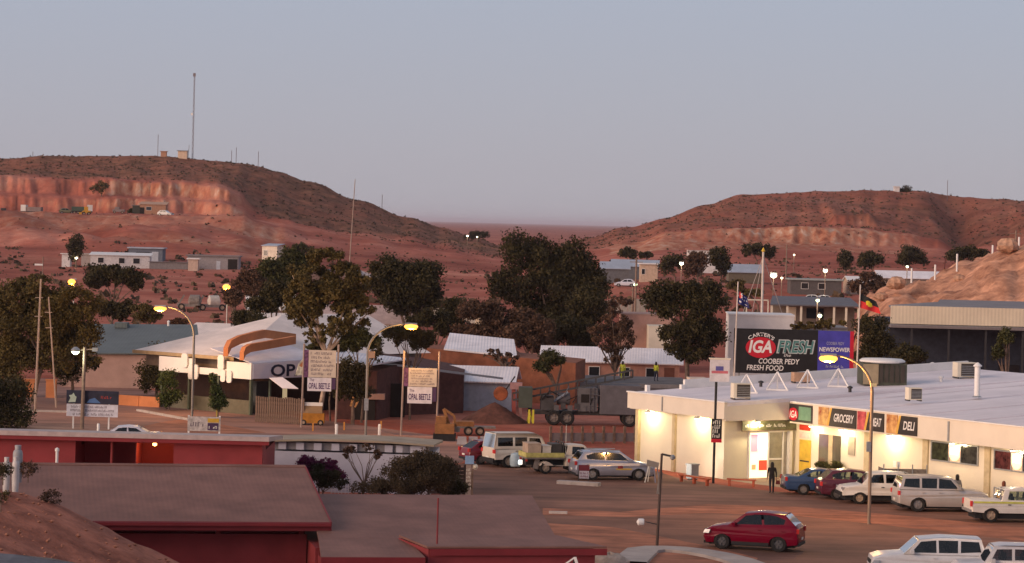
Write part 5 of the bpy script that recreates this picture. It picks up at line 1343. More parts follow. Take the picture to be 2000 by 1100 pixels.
def wheel(parent, x, y, r, w, rim, side, spokes=5):
    mb = MB(); mb.lathe([(r*.60,-w/2),(r*.9,-w/2),(r,-w*.32),(r,w*.32),(r*.9,w/2),(r*.60,w/2)], 22, (0,0,0), axis='y', cap=False)
    wh = mb.build('wheel', RUBBER, parent, True); wh.location = (x, y, r)
    rm = MB(); rm.lathe([(r*.60,-w*.3),(r*.62,w*.36*1),(r*.56,w*.42),(r*.52,w*.2),(r*.2,w*.22),(r*.16,w*.4),(.01,w*.4)], 18, (0,0,0), axis='y') if side > 0 else rm.lathe([(r*.60,w*.3),(r*.62,-w*.36),(r*.56,-w*.42),(r*.52,-w*.2),(r*.2,-w*.22),(r*.16,-w*.4),(.01,-w*.4)], 18, (0,0,0), axis='y')
    for k in range(spokes):
        a = 2*math.pi*k/spokes; rm.bar((math.cos(a)*r*.15, side*w*.33, math.sin(a)*r*.15), (math.cos(a)*r*.55, side*w*.35, math.sin(a)*r*.55), r*.12, w*.16)
    rm.build('rim', rim, wh)
def arch(cx, r, zb, n=9):
    a0 = math.asin(min(.95, max(-.5, (zb-.0)/r))) if False else 0
    return [(cx + r*math.cos(math.pi*(k/(n-1))), zb + r*math.sin(math.pi*(k/(n-1)))) for k in range(n)]
def car(name, label, loc, rz, body, cabin, wins, W, wheels, r, pm, hwt=.80, glass=None, rim=RIM, zb=.30, cat='car', group=None, bumper=None, tail=TAIL, lights=True, clad=False, plate=True, hw_belt=.90, spokes=5, mirror=True, seats=True, front_screen=(0,1), rear_screen=None, flare=0.03, handles=True):
    """x forward. body: upper outline (x,z) from the rear bottom over the top to the front bottom; cabin: outline from windscreen foot over the roof to the rear foot; wins: side window polygons"""
    t = thing(name, label, cat, loc, rz, group); hw = W/2; glass = glass or CARGLASS
    ra = r*1.16
    zc = r*.92
    # bottom edge, front to rear, with wheel arches
    bot = []
    for cx in sorted(wheels, reverse=True):
        dz = zb - zc; 
        n = 11; st = math.asin(max(-.9,min(.9,dz/ra)))
        for k in range(n):
            a = st + (math.pi-2*st)*k/(n-1); bot.append((cx + ra*math.cos(a), zc + ra*math.sin(a)))
    outl = list(body) + bot
    n = len(outl); xm = sum(p[0] for p in body)/len(body); zmid = .62
    def shrink(k, dz): return [(xm+(x-xm)*k, z + (-dz if z > zmid else 0)) for x, z in outl]
    secs = [(-hw, shrink(.975,.05)), (-hw+.05, shrink(.992,.015)), (-hw+.14, outl), (hw-.14, outl), (hw-.05, shrink(.992,.015)), (hw, shrink(.975,.05))]
    # nose and tail taper a little in plan
    mb = MB(); L = max(p[0] for p in outl)-min(p[0] for p in outl); xmn = min(p[0] for p in outl)
    vs = []
    for y, sec in secs:
        for x, z in sec:
            f = (x-xmn)/L; tp = 1 - .07*max(0, (f-.86)/.14)**1.5 - .04*max(0,(.10-f)/.10)**1.5
            tz = 1 - .03*max(0, (z-.75)/.5)
            vs.append((x, y*tp*tz, z))
    fs = []
    for s in range(len(secs)-1):
        for i in range(n): fs.append((s*n+i, s*n+(i+1)%n, (s+1)*n+(i+1)%n, (s+1)*n+i))
    tr = tessellate_polygon([[Vector((x,z,0)) for x,z in secs[0][1]]])
    fs += [tuple(q) for q in tr] + [tuple(i+(len(secs)-1)*n for i in q) for q in tr]
    mb.add(vs, fs)
    bd = mb.build('body', pm, t, False)
    import bmesh as _bm
    q = _bm.new(); q.from_mesh(bd.data); zmx = max(p[1] for p in outl)
    for f_ in (.34,.46,.58,.68,.76,.84,.91): _bm.ops.bisect_plane(q, geom=q.verts[:]+q.edges[:]+q.faces[:], plane_co=(0,0,zmx*f_), plane_no=(0,0,1), dist=.001)
    for k_ in range(1, 12): _bm.ops.bisect_plane(q, geom=q.verts[:]+q.edges[:]+q.faces[:], plane_co=(xmn+L*k_/12,0,0), plane_no=(1,0,0), dist=.001)
    for f_ in (-.5,0,.5): _bm.ops.bisect_plane(q, geom=q.verts[:]+q.edges[:]+q.faces[:], plane_co=(0,hw*f_,0), plane_no=(0,1,0), dist=.001)
    for v in q.verts:                                   # tuck under the sills, shoulder line, crowned bonnet
        zn = v.co.z/zmx
        wz = 1 - .075*max(0,(.52-zn)/.3)**2 - .12*max(0,(zn-.78)/.22)**1.5 + .012*max(0, 1-abs(zn-.74)/.06)
        if zn > .6: v.co.z += .035*max(0, 1-(v.co.y/hw)**2)*min(1,(zn-.6)/.2)
        v.co.y *= wz
    _bm.ops.recalc_face_normals(q, faces=q.faces); q.to_mesh(bd.data); q.free()
    bd.data.polygons.foreach_set('use_smooth', [True]*len(bd.data.polygons)); bd.data.set_sharp_from_angle(angle=R(38))
    xs = [p[0] for p in body]; x0, x1 = min(xs), max(xs)
    MB().box(x0+.25,x1-.25,-hw+.24,hw-.24,.2,.62).build('underbody', PLASTIC, t)
    # cabin
    if cabin:
        zbelt = min(p[1] for p in cabin); zroof = max(p[1] for p in cabin)
        def yw(z): return hw*(hw_belt + (hwt-hw_belt)*(z-zbelt)/(zroof-zbelt))
        cb = MB(); m = len(cabin)
        for s in (-1, 1):
            lists = [[Vector((x,z,0)) for x,z in cabin]] + [[Vector((x,z,0)) for x,z in w] for w in wins]
            flat = [p for l in lists for p in l]
            tr = tessellate_polygon(lists)
            cb.add([(p.x, s*yw(p.y), p.y) for p in flat], [tuple(q) for q in tr])
        def framed(i):
            (xa,za),(xb,zb_) = cabin[i], cabin[i+1]
            def P(f, g):  # f along the slope, g across
                x = xa+(xb-xa)*f; z = za+(zb_-za)*f; return (x, yw(z)*g, z)
            o = [P(0,-1),P(0,1),P(1,1),P(1,-1)]; k = [P(.07,-.92),P(.07,.92),P(.93,.92),P(.93,-.92)]
            cb.add(o+k, [(0,1,5,4),(1,2,6,5),(2,3,7,6),(3,0,4,7)])
            return k
        panes = {}
        rs = rear_screen if rear_screen is not None else m-2
        for i in range(m-1):
            if i == 0 or i == rs: panes[i] = framed(i)
            else:
                (xa,za),(xb,zb_) = cabin[i], cabin[i+1]
                # crowned roof
                nn = 6; row = lambda x, z: [(x, yw(z)*(-1+2*k/nn), z + .035*(1-(-1+2*k/nn)**2)) for k in range(nn+1)]
                A, B = row(xa,za), row(xb,zb_)
                cb.add(A+B, [(k,k+1,nn+2+k,nn+1+k) for k in range(nn)])
        co_ = cb.build('cabin', pm, t, True)
        import bmesh as _bm
        bq_ = _bm.new(); bq_.from_mesh(co_.data); _bm.ops.remove_doubles(bq_, verts=bq_.verts, dist=.002); _bm.ops.recalc_face_normals(bq_, faces=bq_.faces); bq_.to_mesh(co_.data); bq_.free()
        bv = co_.modifiers.new('round', 'BEVEL'); bv.width = .03; bv.segments = 3; bv.limit_method = 'ANGLE'; bv.angle_limit = R(28)
        for i, k in panes.items():
            MB().add(k, [(0,1,2,3)]).build('windscreen' if i == 0 else 'rear_window', glass, t)
        for w in wins:
            for s in (-1, 1):
                MB().add([(x, s*(yw(z)-.006), z) for x, z in w], [tuple(range(len(w)))]).build('side_window', glass, t)
        if seats:
            xf = (cabin[0][0]*.35+cabin[-1][0]*.65); st_ = MB()
            xw0 = cabin[1][0]
            for sx in (xw0-.45, xw0-1.35):
                if sx < cabin[-2][0]-.1: continue
                for s in (-1,1):
                    st_ = MB(); st_.boxc((sx, s*hw*.42, zbelt+.02), (.14,.5,.5)); st_.boxc((sx-.03, s*hw*.42, zbelt+.34), (.1,.26,.16)); st_.build('seat', INTERIOR, t)
    for cx in wheels:
        for s in (-1,1): wheel(t, cx, s*(hw-.13), r, .23, rim, s, spokes)
    if lights:
        zh = .62 + (.1 if r > .36 else 0)
        for s in (-1,1):
            MB().hexa([(x1-.30,s*(hw*.93)-.16,zh),(x1-.03,s*(hw*.86)-.16,zh),(x1-.03,s*(hw*.86)+.16,zh),(x1-.30,s*(hw*.93)+.12,zh),(x1-.36,s*(hw*.92)-.14,zh+.17),(x1-.10,s*(hw*.84)-.14,zh+.16),(x1-.10,s*(hw*.84)+.14,zh+.16),(x1-.36,s*(hw*.92)+.11,zh+.17)]).build('headlight', HEAD, t)
            MB().box(x0-.012,x0+.10,s*(hw*.86)-.11,s*(hw*.86)+.12,zh+.16,zh+.38).build('tail_light', tail, t)
        MB().box(x1-.05,x1+.012,-hw*.5,hw*.5,zh-.02,zh+.13).build('grille', PLASTIC, t)
    if plate:
        MB().box(x1+.0,x1+.02,-.19,.19,.42,.53).build('number_plate', PLATE, t); MB().box(x0-.02,x0-.0,-.19,.19,.55,.66).build('number_plate', PLATE, t)
    if bumper:
        MB().box(x1-.16,x1+.05,-hw*.9,hw*.9,.36,.56).build('bumper', bumper, t); MB().box(x0-.06,x0+.14,-hw*.92,hw*.92,.38,.58).build('bumper', bumper, t)
    if cabin and lights:
        MB().box(x0-.005,x0+.2,-hw*.86,hw*.86,.30,.44).build('lower_bumper', PLASTIC, t); MB().box(x1-.3,x1-.02,-hw*.8,hw*.8,.24,.36).build('lower_bumper', PLASTIC, t)
        for s in (-1,1): MB().boxc((x1-.16, s*hw*.62, .46), (.1,.18,.09)).build('fog_lamp', HEAD, t)
    if mirror and cabin:
        for s in (-1,1): MB().boxc((cabin[0][0]-.35, s*(hw+.07), min(p[1] for p in cabin)+.12), (.16,.2,.15)).build('mirror', pm, t)
    if handles and cabin:
        zbelt = min(p[1] for p in cabin)
        for w in wins[:2]:
            xh = min(p[0] for p in w)+.08
            for s in (-1,1): MB().boxc((xh, s*(hw+.004), zbelt-.12), (.16,.03,.04)).build('door_handle', pm if rim is not RIMSTEEL else PLASTIC, t)
    if clad:
        for s in (-1,1): MB().box(min(wheels)+r*1.25, max(wheels)-r*1.25, s*(hw-.01)-.02, s*(hw-.01)+.02, zb-.04, zb+.1).build('sill', PLASTIC, t)
    return t
def place(px, py, rz, wx, wy, z=0):
    """car origin so that the wheel at local (wx, wy) touches the ground at that pixel"""
    g = G(px, py, z); c, s = math.cos(rz), math.sin(rz)
    return Vector((g.x - (wx*c - wy*s), g.y - (wx*s + wy*c), 0))
PARK = R(5)
# shapes ----------------------------------------------------------------
suv_body = [(-2.18,.34),(-2.22,.62),(-2.17,1.0),(-2.05,1.14),(-1.0,1.12),(.78,1.05),(1.25,1.03),(1.82,.94),(2.10,.80),(2.19,.52),(2.08,.28)]
suv_cab = [(1.10,1.01),(.30,1.56),(-.5,1.64),(-1.55,1.58),(-2.08,1.11)]
suv_win = [[(.70,1.10),(.24,1.48),(-.45,1.55),(-.52,1.13)],[(-.62,1.13),(-.55,1.55),(-1.15,1.52),(-1.58,1.37),(-1.52,1.18)]]
big_body = [(-2.45,.45),(-2.48,.8),(-2.44,1.18),(-2.2,1.2),(.75,1.18),(1.1,1.18),(2.0,1.10),(2.34,.98),(2.42,.62),(2.34,.40)]
big_cab = [(1.08,1.16),(.42,1.78),(-.6,1.88),(-2.2,1.84),(-2.42,1.18)]
big_win = [[(.74,1.24),(.34,1.70),(-.30,1.77),(-.32,1.25)],[(-.42,1.25),(-.40,1.77),(-1.22,1.77),(-1.22,1.26)],[(-1.34,1.27),(-1.34,1.76),(-2.1,1.74),(-2.2,1.32)]]
sed_body = [(-2.36,.32),(-2.42,.62),(-2.38,.94),(-2.2,1.02),(-1.55,1.00),(.85,.92),(1.3,.90),(2.05,.76),(2.36,.60),(2.40,.40),(2.28,.24)]
sed_cab = [(1.05,.89),(.30,1.36),(-.35,1.43),(-.95,1.38),(-1.75,.98)]
sed_win = [[(.64,.97),(.24,1.29),(-.25,1.34),(-.30,.98)],[(-.40,.98),(-.35,1.34),(-.85,1.30),(-1.22,1.08),(-1.2,1.01)]]
hat_body = [(-1.95,.32),(-2.0,.62),(-1.95,.9),(-1.85,.98),(.85,.90),(1.2,.88),(1.8,.74),(2.05,.58),(2.08,.40),(1.98,.24)]
hat_cab = [(1.0,.87),(.25,1.38),(-.45,1.46),(-1.2,1.40),(-1.85,.97)]
hat_win = [[(.6,.95),(.2,1.31),(-.3,1.36),(-.34,.97)],[(-.44,.97),(-.4,1.36),(-1.0,1.33),(-1.35,1.08),(-1.3,1.0)]]

# red SUV on the road, driving left
ga, gb = G(1405,1072), G(1526,1079); rzc = math.atan2(ga.y-gb.y, ga.x-gb.x); mid = (ga+gb)/2
c_ = Vector((-math.sin(rzc), math.cos(rzc),0)); 
car('red_suv', 'glossy dark red SUV driving along the near road', mid - c_*.78, rzc, [(x*1.01,z*1.07) for x,z in suv_body], [(x*1.01,z*1.07) for x,z in suv_cab], [[(x*1.01,z*1.07) for x,z in w] for w in suv_win], 1.84, (1.32,-1.32), .37, mat('crimson_paint',(.15,.001,.016),.25,0,.05,1.5,spec=.25), hwt=.76, rim=RIMDARK, clad=True)
# silver SUV with its headlights on the wall
ga, gb = G(1248,939), G(1155,938.5); rzc = math.atan2(ga.y-gb.y, ga.x-gb.x); mid = (ga+gb)/2; c_ = Vector((-math.sin(rzc), math.cos(rzc),0))
sw = car('silver_wagon', 'silver wagon with headlights shining on the shop wall', mid + c_*.82, rzc, [(x*1.08,z*1.02) for x,z in suv_body], [(x*1.1,z*1.04) for x,z in [(1.10,1.01),(.34,1.55),(-.5,1.63),(-1.7,1.57),(-2.05,1.10)]], [[(x*1.1,z*1.04) for x,z in w] for w in suv_win], 1.9, (1.38,-1.38), .37, paint('silver',(.36,.37,.44),.3,.5), hwt=.78, rim=RIM)
for s in (-.62,.62):
    sd = bpy.data.lights.new('headlight_beam','SPOT'); sd.energy = 260; sd.spot_size = R(60); sd.spot_blend = .8; sd.color = (1,.9,.72); sd.shadow_soft_size = .08
    so = bpy.data.objects.new('headlight_beam', sd); link(so, sw); so.location = (2.42, s, .72); so.rotation_euler = (R(88),0,R(-90))
MB().box(.0,.95,-.968,-.958,.62,.72).build('door_sticker', mat('yellow_sticker',(.55,.36,.08),.5), sw)
MB().box(.1,.4,-.972,-.969,.70,.86).build('door_sticker', mat('dark_red_sticker',(.22,.03,.04),.5), sw)
for s_ in (-1,1): MB().bar((-1.5,s_*.62,1.72),(.3,s_*.62,1.72),.05).build('roof_rail', GREY_STEEL, sw)
# nose-in row by the shop
car('blue_sedan', 'dark blue sedan parked nose in by the yellow door', place(1568,967,PARK,-1.42,-.76), PARK, sed_body, sed_cab, sed_win, 1.84, (1.40,-1.42), .33, paint('blue',(.03,.065,.15)), hwt=.72, glass=CARGLASS_CLEAR, group='cars parked nose in at the shop')
car('maroon_suv', 'dark maroon SUV parked between blue sedan and white utility', place(1634,977,PARK,-1.3,-.78), PARK, suv_body, suv_cab, suv_win, 1.84, (1.32,-1.30), .35, paint('maroon',(.085,.014,.03)), hwt=.76, glass=CARGLASS_CLEAR, tail=TAIL_LIT, group='cars parked nose in at the shop')
car('silver_four_wheel_drive', 'large silver four wheel drive parked before the shop windows', place(1791,1000,PARK,-1.45,-.84), PARK, big_body, big_cab, big_win, 1.97, (1.42,-1.43), .40, paint('pearl_silver',(.48,.45,.44),.3,.3), hwt=.80, rim=RIM, spokes=6, group='cars parked nose in at the shop', tail=TAIL_LIT)
# white utilities: shared builder of cab and tray/tub
def ute(name, label, loc, rz, pm, W, wheels, r, cab_shift=0.0, tray='flat', stripe=None, rim=RIMSTEEL, group=None, zb=.5, glass=None):
    cs = cab_shift
    body = [(-.35+cs,.48),(-.35+cs,1.12),(.3+cs,1.12),(1.35+cs,1.06),(1.75+cs,1.02),(2.35+cs,.92),(2.52+cs,.72),(2.50+cs,.46)]
    if tray == 'tub': body = [(-2.55,.55),(-2.58,.8),(-2.56,1.14)] + body[1:]
    cab = [(1.42+cs,1.05),(.85+cs,1.66),(.2+cs,1.72),(-.18+cs,1.68),(-.32+cs,1.10)]
    wins = [[(1.05+cs,1.16),(.76+cs,1.58),(.08+cs,1.61),(.05+cs,1.16)]]
    if tray == 'tub':
        cab = [(1.42+cs,1.05),(.85+cs,1.66),(.0+cs,1.74),(-.95+cs,1.70),(-1.15+cs,1.10)]
        wins = [[(1.05+cs,1.16),(.76+cs,1.58),(.22+cs,1.62),(.18+cs,1.16)],[(.06+cs,1.16),(.08+cs,1.62),(-.72+cs,1.61),(-.82+cs,1.16)]]
    t = car(name, label, loc, rz, body, cab, wins, W, wheels, r, pm, hwt=.80, rim=rim, cat='utility', group=group, zb=zb, plate=False, lights=False, spokes=6, glass=glass)
    hw = W/2
    for s in (-1,1):
        MB().box(2.2+cs,2.47+cs,s*hw*.8-.16,s*hw*.8+.12,.72,.90).build('headlight', HEAD, t)
    MB().box(2.40+cs,2.56+cs,-hw*.92,hw*.92,.46,.66).build('bumper', PLASTIC, t)
    if tray == 'flat':
        x0, x1 = -2.75, -.45+cs
        dk = MB(); dk.box(x0,x1,-hw-.02,hw+.02,.88,.98); dk.build('tray_deck', RUST_STEEL, t)
        for s in (-1,1):
            MB().box(x0,x1,s*(hw+.02)-.03,s*(hw+.02)+.03,.985,1.25).build('tray_side', stripe or pm, t)
        MB().box(x0-.03,x0+.03,-hw-.02,hw+.02,.985,1.25).build('tailgate', stripe or pm, t)
        MB().box(x0+.1,x1+.5,-.4,.4,.5,.86).build('chassis', PLASTIC, t)
        hb = MB(); 
        for y in (-hw+.05, -hw*.35, hw*.35, hw-.05): hb.bar((x1-.05,y,.98),(x1-.05,y,1.85),.06)
        hb.bar((x1-.05,-hw+.02,1.85),(x1-.05,hw-.02,1.85),.06); hb.build('headboard', DARK_STEEL, t)
        for s in (-1,1): MB().box(x0+.02,x0+.1,s*hw*.8-.12,s*hw*.8+.12,.74,.86).build('tail_light', TAIL, t)
        for s in (-1,1): MB().bar((min(wheels)-.5,s*(hw-.12),.86),(min(wheels)-.62,s*(hw-.12),.3),.3,.03).build('mudflap', RUST_STEEL, t)
    else:
        for s in (-1,1): MB().box(-2.6,-2.5,s*hw*.86-.1,s*hw*.86+.1,.82,1.1).build('tail_light', TAIL_LIT if stripe else TAIL, t)
        MB().box(-2.64,-2.52,-hw*.9,hw*.9,.52,.66).build('bumper', GREY_STEEL, t)
        if stripe:
            for s in (-1,1): MB().box(-2.45,1.1+cs,s*(hw+.001)-.006,s*(hw+.001)+.006,1.0,1.09).build('reflective_stripe', stripe, t)
        hb = MB(); hb.bar((-1.15+cs,-hw*.7,1.12),(-1.15+cs,-hw*.7,1.68),.06); hb.bar((-1.15+cs,hw*.7,1.12),(-1.15+cs,hw*.7,1.68),.06); hb.bar((-1.15+cs,-hw*.7,1.68),(-1.15+cs,hw*.7,1.68),.06); hb.build('sports_bar', GREY_STEEL, t)
    return t
UWHITE = paint('utility_white',(.62,.60,.57),.4); UDUST = paint('dusty_white',(.58,.50,.42),.55)
HIVIS = mat('yellow_green_stripe', (.55,.58,.12), .5)
ute('white_twin_cab_utility', 'white twin cab utility with yellow green stripe at the right edge', place(1934,1021,PARK,-1.55,-.80), PARK, UWHITE, 1.85, (1.62,-1.55), .39, .15, 'tub', HIVIS, RIMSTEEL, 'cars parked nose in at the shop', glass=CARGLASS_CLEAR)
PB_ = PARK + math.pi
ute('old_white_utility', 'old white utility backed in beside the maroon SUV', place(1678,985,PB_,1.62,.76), PB_, UWHITE, 1.70, (1.62,-1.25), .34, .1, 'tub', None, RIMSTEEL, 'cars parked nose in at the shop')
p = G(1752,978); cg = thing('mesh_cage_trailer', 'grey mesh cage trailer standing beside the silver four wheel drive', 'trailer', p, PARK)
MB().box(-.8,1.6,-.05,1.3,.35,.45).build('deck', RUST_STEEL, cg); 
MB().box(-.8,1.6,-.05,-.02,.45,1.75).build('mesh_panel', mat('mesh_grey',(.17,.145,.125),.8,var=.25,scale=8), cg); MB().box(-.8,-.77,-.0,1.3,.45,1.75).build('mesh_panel', mat('mesh_grey',(.17,.145,.125),.8), cg)
for x in (-.8,.0,.8,1.6): MB().box(x-.03,x+.03,-.09,-.055,.2,2.0).build('post', GREY_STEEL, cg)
for s in (-.1,1.35): wheel(cg, .4, s, .3, .2, RIMSTEEL, -1)
# flatbed with load and the troop carrier, left of the wall
ga = G(1064,926); rzu = R(14)
fl = ute('flatbed_utility', 'dusty white flatbed utility with yellow tray side and load', place(1065,926,rzu,-1.55,-.78), rzu, UDUST, 1.78, (1.60,-1.55), .36, .0, 'flat', mat('yellow_tray',(.46,.42,.14),.7,var=.2,scale=3), RIMSTEEL)
for i, (x, y, s_, m, lb) in enumerate([(-2.2,0,(.8,1.3,.75),mat('tan_canvas',(.40,.30,.23),.9),'tan canvas covered box at rear of the flatbed'),(-1.45,-.1,(.5,1.1,.62),mat('pale_drum',(.52,.47,.42),.7),'pale plastic tank on the flatbed'),(-.82,0,(.6,1.2,.72),mat('dark_toolbox',(.05,.045,.045),.6),'dark toolbox behind the flatbed cab')]):
    wp = fl.matrix_basis @ Vector((x,y,.985)); o = thing('load_box', lb, 'box', wp, rzu, 'load on the flatbed')
    MB().box(-s_[0]/2,s_[0]/2,-s_[1]/2,s_[1]/2,0,s_[2]).build('case', m, o); MB().box(-s_[0]/2-.02,s_[0]/2+.02,-s_[1]/2-.02,s_[1]/2+.02,s_[2]+.003,s_[2]+.05).build('lid', m, o)
o = MB().tube([(0,0,0),(0,0,1.9)], .012, 6).build('whip_aerial', PLATE, fl); o.location = (-.35,-.8,1.0)
tr_body = [(-2.45,.5),(-2.48,.85),(-2.46,1.15),(.85,1.15),(1.2,1.14),(2.15,1.08),(2.3,.9),(2.32,.5)]
tr_cab = [(1.1,1.13),(.75,1.85),(.3,2.05),(-2.3,2.08),(-2.45,1.14)]
tr_win = [[(.8,1.26),(.6,1.74),(-.1,1.78),(-.1,1.26)],[(-.25,1.3),(-.25,1.82),(-1.05,1.82),(-1.05,1.3)],[(-1.2,1.3),(-1.2,1.82),(-2.2,1.82),(-2.2,1.3)]]
rzt = R(26)
car('troop_carrier', 'cream high roofed troop carrier behind the flatbed', place(992,914,rzt,-1.5,-.82), rzt, tr_body, tr_cab, tr_win, 1.86, (1.45,-1.5), .40, paint('cream_white',(.60,.53,.45),.5), hwt=.82, rim=RIMSTEEL, hw_belt=.91, zb=.5, bumper=PLASTIC, tail=TAIL_LIT)
car('red_hatchback', 'dark red hatchback half hidden by the troop carrier', place(938,908,R(24),-1.2,-.74), R(24), hat_body, hat_cab, hat_win, 1.72, (1.25,-1.2), .31, paint('wine_red',(.16,.012,.025)), hwt=.74)
# two white wagons at the bottom right
rw = R(179)
gW = at(1728,1060,119.5); 
def by_front(px, D, rz, xf): 
    u = (px-1000) + 650*.025; x = u/F*D; return Vector((x - math.cos(rz)*xf, D - math.sin(rz)*xf, 0))
car('white_wagon', 'white four wheel drive wagon with dark windows at the bottom edge', by_front(1697,119.4,rw,2.42), rw, big_body, big_cab, big_win, 1.95, (1.42,-1.43), .40, paint('white_gloss',(.62,.61,.62),.3), hwt=.80)
rr2 = MB(); 
car('boxy_white_wagon', 'boxy white wagon with upright windows in the bottom right corner', by_front(1862,117.2,rw,2.30), rw, tr_body, [(1.15,1.13),(.72,1.80),(.3,1.86),(-2.3,1.86),(-2.45,1.14)], [[(.85,1.25),(.62,1.70),(.0,1.72),(.0,1.25)],[(-.12,1.27),(-.12,1.72),(-1.0,1.72),(-1.0,1.27)],[(-1.15,1.27),(-1.15,1.72),(-2.2,1.72),(-2.2,1.27)]], 1.84, (1.45,-1.5), .40, paint('white_dull',(.58,.56,.57),.45), hwt=.82, hw_belt=.91, zb=.5, rim=RIMSTEEL, glass=glassmat('pinkish_car_glass',(.35,.28,.28),.4))
# car roof seen over the red roof on the left
rr3 = R(185)
car('pale_sedan', 'pale car whose roof shows above the red flat roof', by_front(168,176,rr3,2.1), rr3, sed_body, sed_cab, sed_win, 1.84, (1.40,-1.42), .33, paint('pale_grey',(.52,.53,.60),.4), hwt=.74)
# far vehicles
def far_car(label, px, D, pm, rz=0, s=1.0):
    p = spot(px, D); t = car('far_car', label, p, rz, hat_body, hat_cab, hat_win, 1.75, (1.25,-1.2), .32, pm, hwt=.74, seats=False, mirror=False, handles=False, plate=False, group='cars far off'); t.scale = (s,s,s); return t
far_car('pale far car parked under the blue grey roofs', 1222, 520, paint('pale_grey',(.52,.53,.60),.4), R(170))
far_car('white far car left of the small white shed', 1580, 470, UWHITE, R(175))
far_car('white far car right of the grey green roof', 1614, 470, UWHITE, R(5))
far_car('white far car among the ragged dark trees', 1377, 480, UWHITE, R(0))
far_car('olive far car parked on the quarry ledge', 130, 868, paint('olive_car',(.16,.15,.08),.5), R(10), 1.2)
far_car('white far car right of the brick coloured quarry shed', 323, 862, UWHITE, R(-20), 1.2)
def far_truck(label, px, D, cabm, boxm, rz=0):
    p = spot(px, D); t = thing('far_truck', label, 'truck', p, rz, 'machines on the quarry ledge')
    MB().box(-3.2,3.2,-1.1,1.1,.6,.95).build('chassis', PLASTIC, t); MB().box(1.6,3.2,-1.15,1.15,.955,2.9).build('cab', cabm, t); MB().box(-3.2,1.4,-1.2,1.2,.955,2.3).build('body', boxm, t)
    MB().box(3.201,3.22,-.95,.95,1.8,2.6).build('windscreen', GLASS_DARK, t)
    for x in (-2.3,-1.2,2.3):
        for s in (-1,1): wheel(t, x, s*.98, .5, .3, RIMSTEEL, s)
    return t
far_truck('white truck parked left on the quarry ledge', 62, 866, UWHITE, mat('grey_truck_body',(.22,.17,.16),.8), R(172))
far_truck('green and white machine truck in the middle of ledge', 160, 868, UWHITE, mat('green_machine',(.07,.10,.075),.8), R(8))
p = spot(168, 860); t = thing('yellow_digger', 'small yellow loader on the quarry ledge', 'loader', p, R(190), 'machines on the quarry ledge')
YEL = mat('machine_yellow',(.55,.28,.03),.6,var=.15)
MB().box(-1.3,1.0,-.9,.9,.6,1.4).build('body', YEL, t); MB().box(-.6,.6,-.7,.7,1.405,2.6).build('cab', YEL, t); MB().box(1.3,2.1,-1.1,1.1,.2,.9).build('bucket', YEL, t); MB().bar((.9,.5,1.2),(1.6,.5,.6),.2).build('arm', YEL, t); MB().bar((.9,-.5,1.2),(1.6,-.5,.6),.2).build('arm', YEL, t)
for x in (-.8,.7):
    for s in (-1,1): wheel(t, x, s*.85, .5, .35, RIMSTEEL, s)
for lb, px in (('dark machine at left end of the quarry ledge',10),('grey machine beside the open shelter on the ledge',232)):
    p = spot(px, 866); t = thing('quarry_machine', lb, 'machine', p, 0, 'machines on the quarry ledge')
    m = DARK_STEEL if 'dark' in lb else mat('grey_truck_body',(.22,.17,.16),.8)
    MB().box(-1.8,1.8,-1,1,.5,1.3).build('body', m, t); MB().box(-1.2,.2,-.8,.8,1.305,2.0).build('hood', m, t)
    for x in (-1.2,1.2): wheel(t, x, -.95, .4, .25, RIMSTEEL, -1)
# rusty machinery on the bare lot at left
for i,(px,py,lb) in enumerate([(375,548,'rusty scrap machine left on the bare lot'),(412,552,'pale rusty drum machine on the bare lot')]):
    p = spot(px, 420); t = thing('scrap_machine', lb, 'machine', p, R(20*i), 'scrap machines on the bare lot')
    MB().box(-2.2,2.2,-.8,.8,.5,.9).build('frame', RUST_STEEL, t); MB().lathe([(.2,-1.0),(.9,-.7),(.9,.7),(.2,1.0)],14,(.4,0,1.4),axis='x').build('drum', mat('pale_drum',(.52,.47,.42),.7) if i else RUST_STEEL, t, True); MB().bar((-2,0,.9),(-1.2,0,2.2),.25).build('arm', RUST_STEEL, t)
    for x in (-1.5,1.5): wheel(t, x, -.8, .5, .25, RIMSTEEL, -1)
# drill rig truck
p = G(1120,832); DR = p.y; t = thing('drill_rig_truck', 'grey drill rig truck with lowered mast and pale box body', 'truck', (at(1120,832,DR).x, DR+1.2, 0), R(2))
ms = S(DR); DG = mat('rig_grey',(.06,.058,.06),.7,var=.2,scale=2); DG2 = mat('rig_pale_grey',(.115,.108,.12),.7,var=.1,scale=2)
def rx(px): return (px-1120)/ms
MB().box(rx(1040),rx(1245),-.5,.5,.75,1.05).build('chassis', DG, t)
MB().box(rx(1170),rx(1250),-1.2,1.2,.9,3.0).build('box_body', DG2, t)
MB().box(rx(1128),rx(1165),-.9,.9,1.06,2.75).build('engine_house', mat('rig_mid_grey',(.12,.115,.12),.7), t)
MB().box(rx(1133),rx(1150),-.93,-.905,1.7,2.3).build('vent_opening', DARK_IN, t)
MB().box(rx(1055),rx(1080),-.8,.8,1.06,2.1).build('pump_unit', DG, t)
MB().lathe([(.1,-.5),(.45,-.45),(.45,.45),(.1,.5)],14,(rx(1100),0,1.9),axis='x').build('air_tank', DG2, t, True)
ml = MB(); 
for yy in (-.3,.3): ml.bar((rx(1000),yy,1.7),(rx(1235),yy,3.6),.1); ml.bar((rx(1000),yy,2.2),(rx(1235),yy,4.1),.1)
for k in range(14):
    f = k/13; x = rx(1000)+(rx(1235)-rx(1000))*f; z = 1.7+1.9*f
    ml.bar((x,-.3,z),(x,-.3,z+.5),.06); ml.bar((x,.3,z),(x,.3,z+.5),.06)
ml.build('mast', DG, t)
